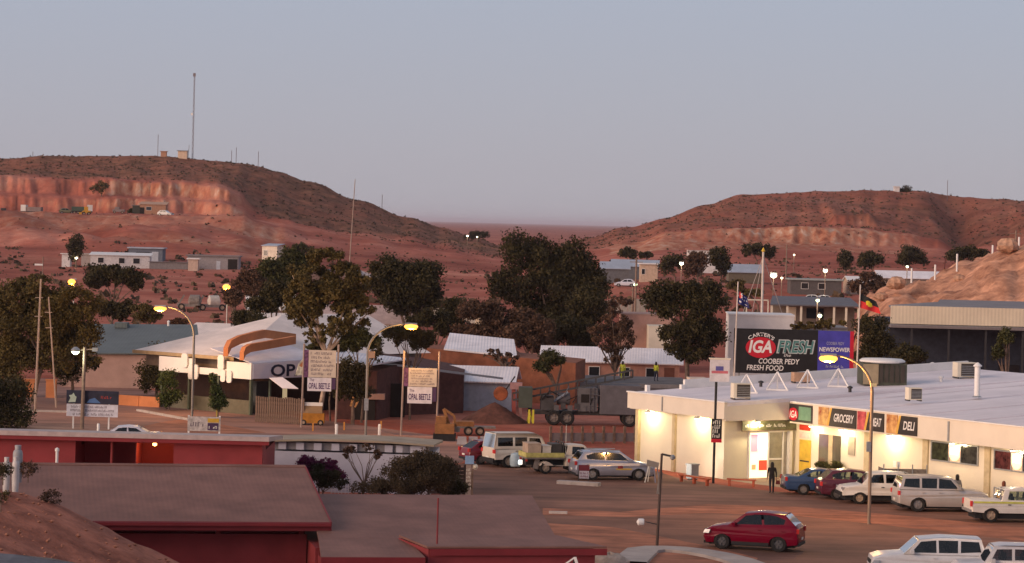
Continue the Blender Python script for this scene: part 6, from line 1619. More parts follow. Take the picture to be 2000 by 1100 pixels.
MB().tube([(rx(1060),-.5,1.2),(rx(1108),-.5,2.4)], .09, 8).build('hydraulic_ram', mat('rig_steel_blue',(.22,.26,.32),.4), t)
MB().box(rx(1012),rx(1038),-.7,.7,1.2,2.7).build('drill_head', mat('rig_green_grey',(.07,.085,.07),.8), t)
rr_ = random.Random(8)
for k in range(9):
    x0_ = rx(1045)+rr_.random()*(rx(1165)-rx(1045)); z0_ = 1.1+rr_.random()*1.1
    MB().tube([(x0_,-.85,z0_),(x0_+rr_.uniform(-.3,.9),-1.0,z0_+rr_.uniform(-.1,.7)),(x0_+rr_.uniform(.3,1.4),-.85,z0_+rr_.uniform(-.2,.8))], .045, 6).build('hose', RUBBER if k % 3 else DG2, t)
for k in range(5):
    x0_ = rx(1085)+k*.5; MB().boxc((x0_,-.8,1.25+.15*(k%2)),(.35,.3,.4)).build('valve_box', DG if k % 2 else mat('rig_mid_grey',(.12,.115,.12),.7), t)
for x in (rx(1150), rx(1158)): MB().bar((x,-.95,1.0),(x,-.95,2.9),.05).build('ladder_rail', DG2, t)
for k in range(6): MB().bar((rx(1150),-.95,1.2+.28*k),(rx(1158),-.95,1.2+.28*k),.04).build('ladder_rung', DG2, t)
for x in (rx(1032), rx(1040)): MB().bar((x,-.9,.1),(x,-.9,1.1),.14).build('outrigger', mat('outrigger_yellow',(.62,.55,.05),.5), t)
for x in (rx(1080), rx(1106), rx(1228)):
    for s in (-1,1): wheel(t, x, s*.98, .55, .34, RUST_STEEL, s)
p = at(1000,762,DR+1); t = thing('drill_cutter', 'rusty round cutter head hanging from the red winch frame', 'drill part', (p.x, DR+2.0, 0), 0)
MB().lathe([(.1,-.35),(.5,-.3),(.55,.1),(.35,.4)],14,(rx(978)-rx(1000),0,2.1),axis='y').build('cutter', mat('rust_orange',(.30,.09,.04),.9,var=.3), t, True)
MB().bar((.2,0,.2),(.1,0,2.9),.3).build('winch_frame', mat('winch_red',(.30,.08,.07),.8), t); MB().bar((.7,0,.4),(.55,0,2.6),.22).build('winch_frame', mat('winch_pink',(.36,.20,.20),.8), t); MB().boxc((.3,0,2.7),(.9,.6,.5)).build('winch_drum', mat('winch_pink',(.36,.20,.20),.8), t)
MB().bar((-.5,0,2.3),(.2,0,3.4),.1).build('hook_arm', DARK_STEEL, t)
# sand pile
def cone_pile(name, label, px, py, w, h, m, seed):
    p = G(px, py); mb = MB(); n, k = 28, 9; rnd = random.Random(seed)
    for j in range(k+1):
        f = j/k
        for i in range(n):
            a = 2*math.pi*i/n; r = w*f*(1+.12*noise.noise(Vector((math.cos(a)*2,math.sin(a)*2,seed))))
            mb.v.append((r*math.cos(a), r*math.sin(a)*.8, h*(1-f**1.15) + .06*rnd.random()-.1*(f>.98)))
    for j in range(k):
        for i in range(n): mb.f.append((j*n+i, j*n+(i+1)%n, (j+1)*n+(i+1)%n, (j+1)*n+i)); mb.m.append(0)
    mb.f.append(tuple(range(n))); mb.m.append(0)
    o = mb.build(name, m, None, True); o.location = (p.x, p.y+1.5, -.05); return o
tag(cone_pile('sand_pile','',965,828,2.6,1.5,mat('sand_pile_soil',(.12,.05,.036),.95,var=.3,scale=1.5,bump=.5),1), 'dark red pile of dug earth beside the drill rig', 'earth pile')
# small excavator in front
p = G(868,860); t = thing('excavator', 'small orange yellow excavator with raised arm', 'excavator', p, R(0)); ms = S(p.y)
EY = mat('excavator_ochre',(.26,.115,.04),.7,var=.2)
for s in (-.5,.5): MB().box(-.75,.75,s-.15,s+.15,0,.45).build('track', RUBBER, t)
MB().box(-.65,.65,-.6,.6,.47,1.15).build('body', EY, t); MB().box(-.6,.1,-.5,.5,1.155,1.6).build('cab', EY, t)
MB().bar((.3,0,1.0),(-.1,0,2.1),.2).build('boom', EY, t); MB().bar((-.1,0,2.1),(.55,0,1.7),.16).build('stick', EY, t); MB().bar((.6,0,1.7),(.75,0,.9),.15).build('stick', EY, t); MB().boxc((.85,0,.75),(.35,.5,.35)).build('bucket', RUST_STEEL, t)
p = G(930,850); t = thing('trailer_frame', 'rusty trailer frame beside the excavator', 'trailer', p, R(5))
MB().box(-1.6,1.3,-.6,.6,.5,.62).build('frame', RUST_STEEL, t); MB().box(-1.6,-.2,-.6,.6,.625,.95).build('side', EY, t)
for x in (-.6,.2): wheel(t, x, -.6, .32, .2, RIMSTEEL, -1)

# ------------------------------------------------------------------ street lamps, poles, lights
AMBER = emat('amber_lamp_glass', (1.0,.42,.07), 2.1)
WHITEL = emat('white_lamp_glass', (1.0,.90,.62), 5)
GREENL = emat('greenish_white_lamp_glass', (.80,1.0,.60), 4)
def light(parent, loc, energy, col, size=.15, kind='POINT'):
    d = bpy.data.lights.new('lamp_light', kind); d.energy = energy; d.color = col; d.shadow_soft_size = size
    o = bpy.data.objects.new('lamp_light', d); link(o, parent); o.location = loc; return o
def bowl(parent, c, m, w=.95, h=.40, d=.5):
    mb = MB(); n = 14; K = 8
    for k in range(K+1):
        th = -math.pi/2 + math.pi*k/K
        for j in range(n):
            ph = 2*math.pi*j/n; mb.v.append((c[0]+w/2*math.cos(th)*math.cos(ph), c[1]+d/2*math.cos(th)*math.sin(ph), c[2]-h*.4+h/2*math.sin(th)))
    for k in range(K):
        for j in range(n): mb.f.append((k*n+j,k*n+(j+1)%n,(k+1)*n+(j+1)%n,(k+1)*n+j)); mb.m.append(0)
    return mb.build('lamp_bowl', m, parent, True)
def street_lamp(label, px, py, hpx, hpy, mtl, pole, D=None, energy=300, r=.085, bend=.75):
    g = G(px, py) if D is None else spot(px, D)
    D_ = g.y; head = at(hpx, hpy, D_) - g
    t = thing('street_lamp', label, 'street lamp', g, 0, 'street lamps')
    hx, hz_ = head.x, head.z
    s = 1 if hx > 0 else -1
    n = 9; top = hz_*bend; pts = [(0,0,-.2),(0,0,top*.5)]
    for k in range(n+1):
        a = math.pi/2*k/n; pts.append((hx*.86*(1-math.cos(a)), 0, top + (hz_+.12-top)*math.sin(a)))
    pts.append((hx*.95,0,hz_+.13))
    rad = [r]*2 + [r*(1-.5*k/n) for k in range(n+1)] + [r*.5]
    MB().tube(pts, rad, 10).build('pole', mtl, t, True)
    MB().boxc((hx, .02, hz_+.15), (.8,.3,.12)).build('lamp_head', GREY_STEEL, t)
    bowl(t, (hx, 0, hz_+.12), AMBER)
    l = light(t, (hx, 0, hz_-.5), energy, (1,.50,.14))
    return t, g
L1, g1 = street_lamp('arched steel street lamp with amber light in front of the sign boards', 714, 852, 803, 637, mat('lamp_pole_grey',(.24,.22,.20),.6,.3), None, energy=900)
MB().box(-.14,.14,-.16,.12,1.75,2.55).build('control_box', GREY_STEEL, L1)
MB().box(.05,.5,-.12,-.06,5.3,5.75).build('number_sign', mat('tan_box',(.42,.26,.17),.8), L1)
L2, g2 = street_lamp('arched street lamp with amber light before the white parapet', 375, 815, 313, 602, mat('lamp_pole_grey',(.24,.22,.20),.6,.3), None, energy=1500)
L3, g3 = street_lamp('arched street lamp with amber light on the median strip', 1697, 1024, 1618, 699, mat('lamp_pole_tan',(.27,.20,.15),.7,.2), None, energy=1700, bend=.80)
MB().boxc((.05,-.1,7.0),(.3,.2,.16)).build('small_floodlight', mat('cream_floodlight',(.62,.52,.30),.5), L3)
MB().boxc((-.12,-.05,3.9),(.22,.2,.5)).build('control_box', GREY_STEEL, L3)
for i,(px, D, lx, ly, lb) in enumerate([(141,300,141,549,'far amber street light in the tree at left'),(441,300,443,559,'far amber street light above the beige shed'),(681,330,680,559,'small amber street light glimpsed through the olive gum tree')]):
    g = PB(px, 700, D); h = at(lx, ly, D) - g
    t = thing('far_lamp', lb, 'street lamp', g, 0, 'far street lights'); MB().tube([(0,0,-.2),(0,0,h.z+.2)], .07, 8).build('pole', GREY_STEEL, t)
    MB().boxc((h.x*.5,0,h.z+.22),(abs(h.x)+.5,.3,.12)).build('lamp_head', GREY_STEEL, t); bowl(t, (h.x,-.3,h.z+.15), AMBER, .85, .6, .5); light(t, (h.x,-.5,h.z-.6), 260, (1,.5,.14))
WL = [(149,504,640,WHITEL,.95,'far white light beside the long white house'),(913,461,960,WHITEL,1.0,'left of two far white lights in the gap'),(932,463,965,WHITEL,.7,'right of two far white lights in the gap'),
 (1331,515,500,WHITEL,.9,'far white street light among ragged dark trees'),(1241,556,400,GREENL,.65,'greenish light on the timber power pole'),(1511,538,420,WHITEL,1.25,'brightest far white light right of the tall mast'),
 (1612,529,480,WHITEL,1.0,'far white light above the grey green roof'),(1772,521,480,GREENL,.6,'small yellowish light on the long white roof'),(1527,543,440,WHITEL,.45,'small light right of the brightest far light'),
 (1551,498,600,WHITEL,.5,'tiny far light below the orange bank'),(1597,587,300,GREENL,.5,'upper floodlight on the verandah house'),(1601,617,262,GREENL,.5,'lower floodlight above the blue panel')]
for px, py, D, m, sz, lb in WL:
    h = at(px, py, D); z0 = spot(px, D).z
    t = thing('far_lamp', lb, 'lamp', (h.x, D, z0), 0, 'far white lights')
    hh = h.z - z0
    MB().tube([(0,.15,-.5),(0,.15,hh+.3)], .07 if D < 700 else .12, 8).build('pole', POLE_WOOD, t)
    MB().boxc((0,.05,hh+sz*.28),(sz*.8,sz*.4,sz*.12)).build('lamp_head', GREY_STEEL, t)
    mb = MB(); mb.lathe([(sz*.12,-.32*sz),(sz*.36,-.15*sz),(sz*.40,.05*sz),(sz*.3,.21*sz)], 12, (0,-.05,hh)); mb.build('lamp_bowl', m, t, True)
    light(t, (0,-sz*.6,hh-.1), 180 if sz > .8 else 60, (1,.9,.68), .3)
# floodlight on the pole over the left sign
g = G(160,838); t = thing('floodlight_pole', 'weathered timber pole with bright greenish floodlight', 'light pole', g, 0); sD = S(g.y)
hp_ = (838-678)/sD
MB().tube([(0,0,-.2),(.06,0,hp_)], [.14,.1], 10).build('pole', POLE_WOOD, t, True)
MB().bar((-.55,0,hp_-.25),(.8,0,hp_-.1),.08).build('crossarm', POLE_WOOD, t)
MB().lathe([(.1,-.15),(.3,.0),(.32,.12),(.1,.3)],14,(-.55,-.05,hp_-.3)).build('lamp_hood', GREY_STEEL, t, True)
MB().lathe([(.05,-.22),(.24,-.1),(.28,.0)],14,(-.55,-.1,hp_-.3)).build('lamp_bowl', GREENL, t, True)
MB().boxc((.75,0,hp_-.15),(.35,.2,.25)).build('unlit_floodlight', GREY_STEEL, t)
light(t, (-.55,-.3,hp_-.65), 160, (.85,1,.7))
# dark pole with bracket in the near median
g = G(1283,1067); t = thing('bracket_pole', 'thin dark pole with bracket lamp and white spotlight', 'light pole', g, 0); sD = S(g.y)
def dx_(px): return (px-1283)/sD
hp_ = (1067-886)/sD
MB().tube([(0,0,-.1),(.12,0,hp_)], [.07,.055], 10).build('pole', mat('dark_brown_steel',(.075,.05,.042),.7), t, True)
MB().bar((.12,0,hp_-.02),(.6,0,hp_-.12),.09).build('bracket', DARK_STEEL, t); MB().lathe([(.03,-.12),(.12,-.06),(.13,.05),(.04,.12)],12,(.62,0,hp_-.16)).build('lamp_ball', GREY_STEEL, t, True)
MB().bar((.02,0,1.0),(-.55,-.1,1.12),.04).build('arm', DARK_STEEL, t)
MB().lathe([(.04,-.18),(.16,-.1),(.17,.1),(.14,.16)],12,(-.78,-.1,1.1),axis='x').build('spotlight', WHITE, t, True)
MB().bar((0,0,2.4),(.1,.1,3.4),.16,.12).build('grey_box', RUST_STEEL, t)
# tall guyed mast with yellow top
p = PB(1487,650,248); t = thing('guyed_mast', 'tall white mast with yellow tip and guy wires', 'mast', p, 0); hh = at(1487,490,248).z
MB().tube([(0,0,-.2),(0,0,hh)], [.13,.1], 10).build('mast', mat('cream_mast',(.58,.50,.44),.6), t, True)
MB().lathe([(.02,-.2),(.18,0),(.02,.3)],10,(0,0,hh)).build('tip', mat('yellow_tip',(.70,.45,.05),.5), t, True)
for e in ((-2.0,1.5,5.9),(-.95,1.0,6.2),(2.6,2,5.5)): MB().tube([(0,0,hh-.5),e], .03, 5).build('guy_wire', mat('pale_wire',(.42,.36,.33),.6), t)
# flag poles and flags
def drape(parent, cells, w, h, top, x0, name='flag', seed=1):
    """hanging flag: columns close together and folded; cells(u,v)->material index"""
    nu, nv = 12, 14; mb = MB(); rnd = random.Random(seed)
    for j in range(nv+1):
        for i in range(nu+1):
            u, v = i/nu, j/nv
            x = x0 + w*(u*(.42+.12*v)); y = .10*math.sin(u*9+v*2)*(1-.2*v); z = top - h*v - h*.55*u*(1-.25*v) 
            mb.v.append((x, y, z))
    for j in range(nv):
        for i in range(nu):
            mb.f.append((j*(nu+1)+i, j*(nu+1)+i+1, (j+1)*(nu+1)+i+1, (j+1)*(nu+1)+i)); mb.m.append(cells((i+.5)/nu,(j+.5)/nv))
    return mb.build(name, [m for m in parent['_mats']] if False else FLAGM, parent, True)
FLAGM = [mat('flag_navy',(.02,.025,.13),.8), mat('flag_red',(.55,.03,.03),.8), mat('flag_white',(.62,.60,.60),.8), mat('flag_yellow',(.72,.55,.03),.8), mat('flag_black',(.015,.015,.015),.8)]
DFp = 184.5
def flagpole(label, px, pyt, cells, fw, fh, drop, seed):
    b = at(px, 735, DFp); t = thing('flagpole', label, 'flagpole', (b.x, DFp, 5.0), 0, 'flagpoles on the shop roof'); top = at(px, pyt, DFp).z-5.0
    MB().tube([(0,0,0),(.1,0,top)], [.06,.04], 8).build('pole', mat('cream_mast',(.58,.50,.44),.6), t, True)
    o = drape(t, cells, fw, fh, top-drop, .08, seed=seed); return t
def aus(u, v):
    if u < .5 and v < .5:
        a, b = u*2, v*2
        if abs(a-.5) < .1 or abs(b-.5) < .12: return 1
        if abs(a-.5) < .18 or abs(b-.5) < .22: return 2
        if abs(a-b) < .1 or abs(a+b-1) < .1: return 2
        return 0
    for cu, cv in ((.25,.78),(.75,.2),(.62,.5),(.88,.42),(.75,.8)):
        if (u-cu)**2+(v-cv)**2 < .0035: return 2
    return 0
flagpole('leaning flagpole with hanging navy flag at the left end of the billboard', 1434, 550, aus, 1.5, .85, .55, 1)
def abo(u, v):
    if (u-.5)**2/.6 + (v-.5)**2 < .045: return 3
    return 4 if v < .5 else 1
b_ = flagpole('thin flagpole with red black and yellow flag at the right end of the billboard', 1673, 556, abo, 2.6, .95, .55, 2)
# timber poles, left
for i,(px, py, tx, ty, r, lb) in enumerate([(70,760,80,545,.09,'nearer thin pale pole at left with short crossarms'),(108,740,95,580,.07,'farther thin pale pole at left')]):
    D = 205 + 6*i; b = PB(px, 800, D); tp = at(tx, ty, D); t = thing('thin_pole', lb, 'pole', (at(px,py,D).x, D, 0), 0, 'thin poles at the left edge')
    off = tp.x - at(px,py,D).x
    MB().tube([(-off*.2,0,-.1),(off,0,tp.z)], [r,r*.7], 8).build('shaft', mat('pale_pole',(.36,.27,.22),.8), t, True)
    for z in (.72,.86): MB().bar((off*z-.35,0,tp.z*z),(off*z+.2,0,tp.z*z),.05).build('crossarm', mat('pale_pole',(.36,.27,.22),.8), t)
b = spot(75, 560); t = thing('lamp_bracket', 'pale bracket light high behind the left trees', 'street lamp', b, 0, 'far street lights'); h = at(75,517,560).z - b.z
MB().tube([(.8,0,-.5),(.8,0,h+1.6)],.1,8).build('pole', POLE_WOOD, t); MB().boxc((0,0,h),(1.6,.4,.35)).build('lamp_head', WHITE, t)
for px, y0, y1, D, lb in ((1240,640,505,395,'timber power pole right of the tallest gum tree'),(1535,560,478,560,'timber power pole right of the tall mast'),(1980,580,450,420,'power pole in front of the stony mound'),(1235,600,560,420,'short timber post by the grey wall')):
    b = spot(px, D); t = thing('power_pole', lb, 'power pole', b, 0, 'timber power poles'); hh = at(px, y1, D).z - b.z
    MB().tube([(0,0,-.5),(0,0,hh)], [.16,.12], 8).build('shaft', POLE_WOOD, t, True); MB().bar((-.9,0,hh-.5),(.9,0,hh-.5),.1).build('crossarm', POLE_WOOD, t)
# masts on the hill
def mast(label, px, D, ytop, lean=0, lattice=False, ybase=None):
    b = spot(px, D); hh = at(px, ytop, D).z - b.z; t = thing('radio_mast', label, 'mast', b, 0, 'masts along the left hill')
    MS = mat('mast_grey',(.20,.17,.18),.7)
    if lattice:
        a = .26
        for x, y in ((-a,-a*.6),(a,-a*.6),(0,a)): MB().tube([(x,y,-1),(x*.8,y*.8,hh)], .05, 5).build('leg', MS, t)
        lc = MB()
        for k in range(28):
            z0_, z1_ = hh*k/28, hh*(k+1)/28; s = 1 if k % 2 else -1
            lc.bar((-s*a*.9,-a*.5,z0_),(s*a*.9,-a*.5,z1_),.06); lc.bar((-s*a*.9,-a*.5,z0_),(0,a*.9,z1_),.06)
        lc.build('lacing', MS, t); MB().boxc((-.5,-.5,hh*.52),(.7,.4,.9)).build('antenna', WHITE, t); MB().boxc((0,-.5,hh-.6),(.9,.3,1.2)).build('antenna', MS, t)
        MB().bar((-1.6,0,-.5),(-1.3,0,hh*.16),.14).build('stay_post', MS, t)
    else: MB().tube([(0,0,-1),(0,0,hh)], .1, 6).build('shaft', MS, t)
mast('tallest lattice radio mast on the left hilltop', 376, 1000, 143, 0, True)
for lb, px, D, yt in (('medium thin mast left of the tallest mast',308,1000,263),('short thin mast right of the tallest mast',452,1000,294),('short mast further right of the tallest mast',461,1002,288),('thin mast at the brow of the left hill',504,1000,296),('short mast halfway down the hill ridge',746,1000,380),('thin mast on the right hilltop',1850,1000,352),('tiny mast at the left edge of the hilltop',64,1000,296)):
    mast(lb, px, D, yt)
b = spot(681, 560); t = thing('radio_mast', 'tall thin pale mast standing on the slope behind the olive gum', 'mast', b, 0, 'masts along the left hill'); hh = at(688,350,560).z - b.z
MB().tube([(-.2,0,-1),(.75,0,hh)], [.12,.07], 6).build('shaft', mat('pale_pole',(.36,.27,.22),.8), t)
# bollards
for i,(px,py,lb) in enumerate([(657,850,'left white bollard before the street lamp'),(741,850,'right white bollard beside the street lamp'),(192,842,'small white bollard behind the red flat roof')]):
    g = G(px, py); t = thing('bollard', lb, 'bollard', g, 0, 'white bollards'); h = .75 if i < 2 else .5
    MB().lathe([(.1,0),(.1,h-.05),(.07,h)],12).build('post', WHITE, t, True)
for i,(px,py,lb) in enumerate([(611,842,'left orange stake before the sign board'),(672,840,'middle orange stake before the garage'),(744,838,'right orange stake above the bollard')]):
    g = G(px, py); t = thing('orange_stake', lb, 'stake', g, 0, 'orange stakes'); MB().box(-.05,.05,-.05,.05,0,.55).build('shaft', mat('stake_orange',(.55,.24,.05),.7), t)
g = G(423,814); t = thing('yellow_stake', 'tall yellow stake by the opal shop', 'stake', g, 0); MB().box(-.05,.05,-.05,.05,0,1.6).build('shaft', mat('stake_yellow',(.52,.40,.10),.7), t)

# ------------------------------------------------------------------ sign boards
def board_on_posts(label, px0, px1, pyt, pyb, py_ground, post_top, seed, split):
    g = G((px0+px1)/2, py_ground); D = g.y; s = S(D); t = thing('sign_board', label, 'sign board', g, 0, 'sign boards of the cafe')
    def X(px): return (px-(px0+px1)/2)/s
    def Z(py): return at((px0+px1)/2, py, D).z
    for px in (px0, px1): MB().tube([(X(px),.05,-.2),(X(px)+.08,.05,Z(post_top))], .07, 8).build('post', mat('pale_post',(.30,.23,.20),.7), t, True)
    a, b = X(px0)+.42, X(px1)-.06
    MB().box(a,b,-.06,0,Z(split),Z(pyt)).build('menu_board', mat('cream_board',(.50,.44,.38),.7,var=.08), t)
    MB().box(X(px0)+.1,a-.01,-.05,0,Z(split),Z(pyt)).build('purple_edge', mat('purple_edge',(.12,.05,.12),.7,var=.5,scale=5), t)
    MB().box(a-.05,b-.3,-.07,0,Z(pyb),Z(split)-.03).build('name_board', mat('white_board',(.58,.56,.62),.6), t)
    MB().box(b-.28,b,-.06,0,Z(pyb)+.15,Z(split)-.05).build('purple_edge', mat('dark_purple',(.06,.03,.08),.7), t)
    PR = mat('menu_print', (.16,.13,.15), .7); PUR = mat('purple_lettering', (.06,.02,.10), .6)
    o = scribble(PR, t, a+.1, b-.1, Z(split)+.1, Z(pyt)-.08, -.066, 6, seed=seed); tag(o, kind='stuff')
    zc = (Z(pyb)+Z(split))/2; w = b-.3-a
    text_mesh('OPAL BEETLE', PUR, t, (a-.03+w/2,-.078,zc-.12), .42, bold=.02, width=w*.92); text_mesh('The', PUR, t, (a+.25,-.078,zc+.3), .2, width=.32)
    return t
board_on_posts('left tall cafe sign board on two posts', 588, 655, 684, 764, 836, 672, 3, 737)
board_on_posts('right cafe sign board on two posts, set lower', 783, 852, 719, 788, 852, 686, 5, 755)
# left roadside sign: dark picture over white text
g = G(179,838); D = g.y; s = S(D); t = thing('roadside_sign', 'roadside sign with dark picture panel over white lettered panel', 'sign', g, R(-3))
def X(px): return (px-179)/s
def Z(py): return at(179, py, D).z
MB().box(X(128),X(231),-.06,0,Z(789),Z(763)).build('picture_panel', mat('sign_dark_blue',(.02,.02,.04),.6,var=.3), t)
mb = MB(); mb.prism([(X(132),Z(787)),(X(136),Z(778)),(X(133),Z(773)),(X(139),Z(772)),(X(142),Z(768)),(X(145),Z(774)),(X(148),Z(776)),(X(146),Z(786))], -.075, -.063); mb.build('pale_figure', mat('sign_pale_green',(.42,.48,.40),.6), t)
mb = MB(); mb.prism([(X(168),Z(787)),(X(174),Z(780)),(X(184),Z(777)),(X(196),Z(787))], -.075, -.063); mb.build('blue_figure', mat('sign_bright_blue',(.08,.16,.34),.6), t)
scribble(mat('sign_dull_red',(.34,.04,.03),.6), t, X(188), X(222), Z(780), Z(771), -.066, 1, seed=2)
MB().box(X(129),X(230),-.07,0,Z(814),Z(790)).build('text_panel', mat('white_board',(.58,.56,.62),.6), t)
o = scribble(mat('menu_print',(.16,.13,.15),.7), t, X(136), X(222), Z(813), Z(791), -.076, 3, seed=8); tag(o, kind='stuff')
for px in (142,212): MB().box(X(px)-.05,X(px)+.05,.003,.1,0,Z(765)).build('post', WHITE, t)
# white easel sign
g = G(398,852); D = g.y; s = S(D); t = thing('white_sign', 'white painted sign with small yellow and dark corner panel', 'sign', g, R(2))
def X2(px): return (px-398)/s
def Z2(py): return at(398, py, D).z
MB().box(X2(366),X2(430),-.05,0,Z2(842),Z2(814)).build('board', mat('worn_white_board',(.44,.40,.38),.8,var=.3,scale=3), t)
MB().box(X2(405),X2(426),-.065,-.053,Z2(840),Z2(826)).build('dark_panel', mat('dark_purple',(.06,.03,.08),.7), t); MB().box(X2(405),X2(427),-.066,-.053,Z2(825),Z2(817)).build('yellow_panel', mat('sign_ochre',(.52,.32,.04),.6), t)
scribble(PLATE, t, X2(407), X2(424), Z2(839), Z2(830), -.068, 1, seed=3); scribble(mat('menu_print',(.16,.13,.15),.7), t, X2(370), X2(400), Z2(836), Z2(822), -.056, 1, seed=12)
for px in (368,428): MB().box(X2(px)-.06,X2(px)+.06,.003,.08,0,Z2(812)).build('post', WHITE, t)
# terracotta barrier walls, left
g0, g1_ = G(232,791), G(312,796); t = thing('barrier_wall', 'low terracotta wall of two lamplit panels', 'wall', g0, math.atan2(g1_.y-g0.y, g1_.x-g0.x)); w = (g1_-g0).length
for k in range(2): MB().box(w*k/2+.02,w*(k+1)/2-.02,-.08,.08,0,.78).build('panel', mat('terracotta_render',(.52,.20,.085),.85), t)
for k, lb in ((0,'left'),(1,'middle'),(2,'right')):
    px = [35,58,100][k]; t = thing('lit_pier', lb + ' lamplit terracotta pier behind the left trees', 'pier', PB(px,770,222), 0, 'terracotta piers at the left edge'); MB().box(-.4,.4,-.2,.2,0,1.35).build('pier', TERRA, t); MB().box(-.46,.46,-.25,.25,1.353,1.45).build('cap', TERRA, t)
# kerbs
def kerb(label, a, b, w=.3, h=.14, m=None):
    ga, gb = G(*a), G(*b); t = MB(); L = (gb-ga).length
    t.box(0,L,-w/2,w/2,-.05,h); o = t.build('kerb', m or CONCRETE); o.location = ga; o.rotation_euler = (0,0,math.atan2(gb.y-ga.y, gb.x-ga.x)); tag(o, label, 'kerb', 'concrete kerbs')
kerb('concrete kerb block in front of the silver wagon', (1090,945), (1171,950), .5, .2)
kerb('pale kerb line along the pink street', (270,803), (372,822)); kerb('pale kerb line at the left edge of the pink street', (-20,802), (130,806))
kerb('short pale kerb on the red dirt strip', (1072,1003), (1108,1004), .3, .12)
# curved kerb island at the bottom
def kerb_ring():
    mb = MB(); pts = []
    for q in [(1196,1101),(1212,1086),(1225,1076),(1260,1072),(1300,1072),(1340,1074),(1385,1079),(1430,1087),(1470,1097),(1500,1108)]: pts.append(G(*q))
    inn = []
    for i, a in enumerate(pts):
        d = (pts[min(i+1,len(pts)-1)]-pts[max(i-1,0)]).normalized(); inn.append(a + Vector((d.y,-d.x,0))*1.5)
    up = Vector((0,0,.14)); n_ = len(pts)
    mb.v = [tuple(p) for p in pts] + [tuple(p+up) for p in pts] + [tuple(p+up) for p in inn] + [tuple(p) for p in inn]
    for i in range(n_-1):
        for r_ in range(3): mb.f.append((r_*n_+i, r_*n_+i+1, (r_+1)*n_+i+1, (r_+1)*n_+i)); mb.m.append(0)
    o = mb.build('footpath_ring', mat('pale_concrete',(.36,.32,.30),.85,var=.12,scale=.8)); tag(o, 'curved pale concrete path round a dirt island', None, None, 'structure')
kerb_ring()
rk = MB(); r0 = random.Random(3)
for k in range(8):
    for j in range(12):
        th = math.pi*k/7; ph = 2*math.pi*j/12; rad = .62*(.85+.3*r0.random()); rk.v.append((rad*1.3*math.sin(th)*math.cos(ph), rad*math.sin(th)*math.sin(ph), rad*.7*math.cos(th)))
for k in range(7):
    for j in range(12): rk.f.append((k*12+j,k*12+(j+1)%12,(k+1)*12+(j+1)%12,(k+1)*12+j)); rk.m.append(0)
o = rk.build('boulder', mat('pale_boulder',(.42,.33,.27),.95,var=.2,scale=2,bump=.4), None, True); o.location = at(1190,1100,117); tag(o, 'pale boulder at the bottom edge beside the concrete path', 'boulder')
t = thing('white_bracket', 'white angled metal bracket at the end of the tan roof', 'bracket', at(1118,1100,97), 0)
MB().bar((-.4,0,-.15),(.08,0,.2),.05).build('strut', WHITE, t); MB().bar((.08,0,.2),(.22,0,-.2),.1).build('strut', WHITE, t); MB().bar((.0,0,-.25),(.08,0,.15),.08).build('strut', PLASTIC, t)
# pole sign in front of the shop
g = G(1393,944); D = g.y; s = S(D); t = thing('shop_pole_sign', 'tall black pole with white light box on top and narrow black sign', 'sign', g, R(0))
def X3(px): return (px-1393)/s
def Z3(py): return at(1393, py, D).z
MB().tube([(0,0,-.1),(.03,0,Z3(746))], .075, 10).build('pole', BLACK, t, True)
MB().box(X3(1381),X3(1419),-.14,.14,Z3(745),Z3(702)).build('light_box', mat('light_box_white',(.60,.58,.62),.5), t); MB().box(X3(1379),X3(1421),-.16,.16,Z3(702)+.003,Z3(699)).build('frame', CREAM, t)
MB().box(X3(1384),X3(1416),-.15,-.143,Z3(729),Z3(724)).build('red_band', mat('sign_pinkish_red',(.50,.14,.18),.5), t); MB().box(X3(1392),X3(1407),-.155,-.143,Z3(723.5),Z3(715)).build('blue_mark', mat('sign_mid_blue',(.10,.10,.34),.5), t)
MB().box(X3(1386.5),X3(1407),-.12,-.085,Z3(857),Z3(818)).build('narrow_sign', BLACK, t); MB().box(X3(1386.5),X3(1407),-.125,-.085,Z3(864),Z3(857)-.003).build('red_foot', REDSIGN, t)
o = scribble(PLATE, t, X3(1388), X3(1405), Z3(855), Z3(820), -.126, 4, seed=6, fill=.85); tag(o, kind='stuff')
# sign on low frame beside the wagon
g = G(1130,944); t = thing('low_sign', 'small dark red and white sign standing before the silver wagon', 'sign', g, 0)
for x in (-.0,.55): MB().bar((x,0,0),(x,0,1.05),.05).build('post', DARK_STEEL, t)
MB().box(-.0,.6,-.05,-.02,.72,1.05).build('board', mat('sign_maroon',(.14,.02,.03),.6), t); MB().box(.02,.58,-.06,-.02,.28,.71).build('lower_board', mat('sign_lilac_white',(.40,.38,.44),.6), t)
scribble(mat('sign_maroon',(.14,.02,.03),.6), t, .06,.54,.32,.66,-.064,2,seed=21)
# things before the shop wall
g = G(1352,937); t = thing('grey_bin', 'grey square rubbish bin against the lit shop wall', 'bin', g, FS.rz)
MB().box(-.26,.26,-.26,.26,.06,.85).build('body', mat('bin_grey',(.24,.25,.27),.6), t); MB().box(-.3,.3,-.3,.3,.853,.93).build('lid', mat('bin_grey',(.24,.25,.27),.6), t); MB().box(-.2,.2,-.2,.2,0,.058).build('base', DARK_STEEL, t)
REDB = mat('bench_red',(.36,.075,.035),.6)
def low_rail(label, a, b, n):
    ga, gb = G(*a), G(*b); L = (gb-ga).length; t = thing('red_rail', label, 'rail', ga, math.atan2(gb.y-ga.y, gb.x-ga.x), 'low red rails before the shop')
    MB().box(0,L,-.12,.12,.36,.44).build('top_rail', REDB, t)
    for k in range(n): x = L*(.08+.84*k/(n-1)); MB().box(x-.06,x+.06,-.08,.08,0,.357).build('leg', REDB, t)
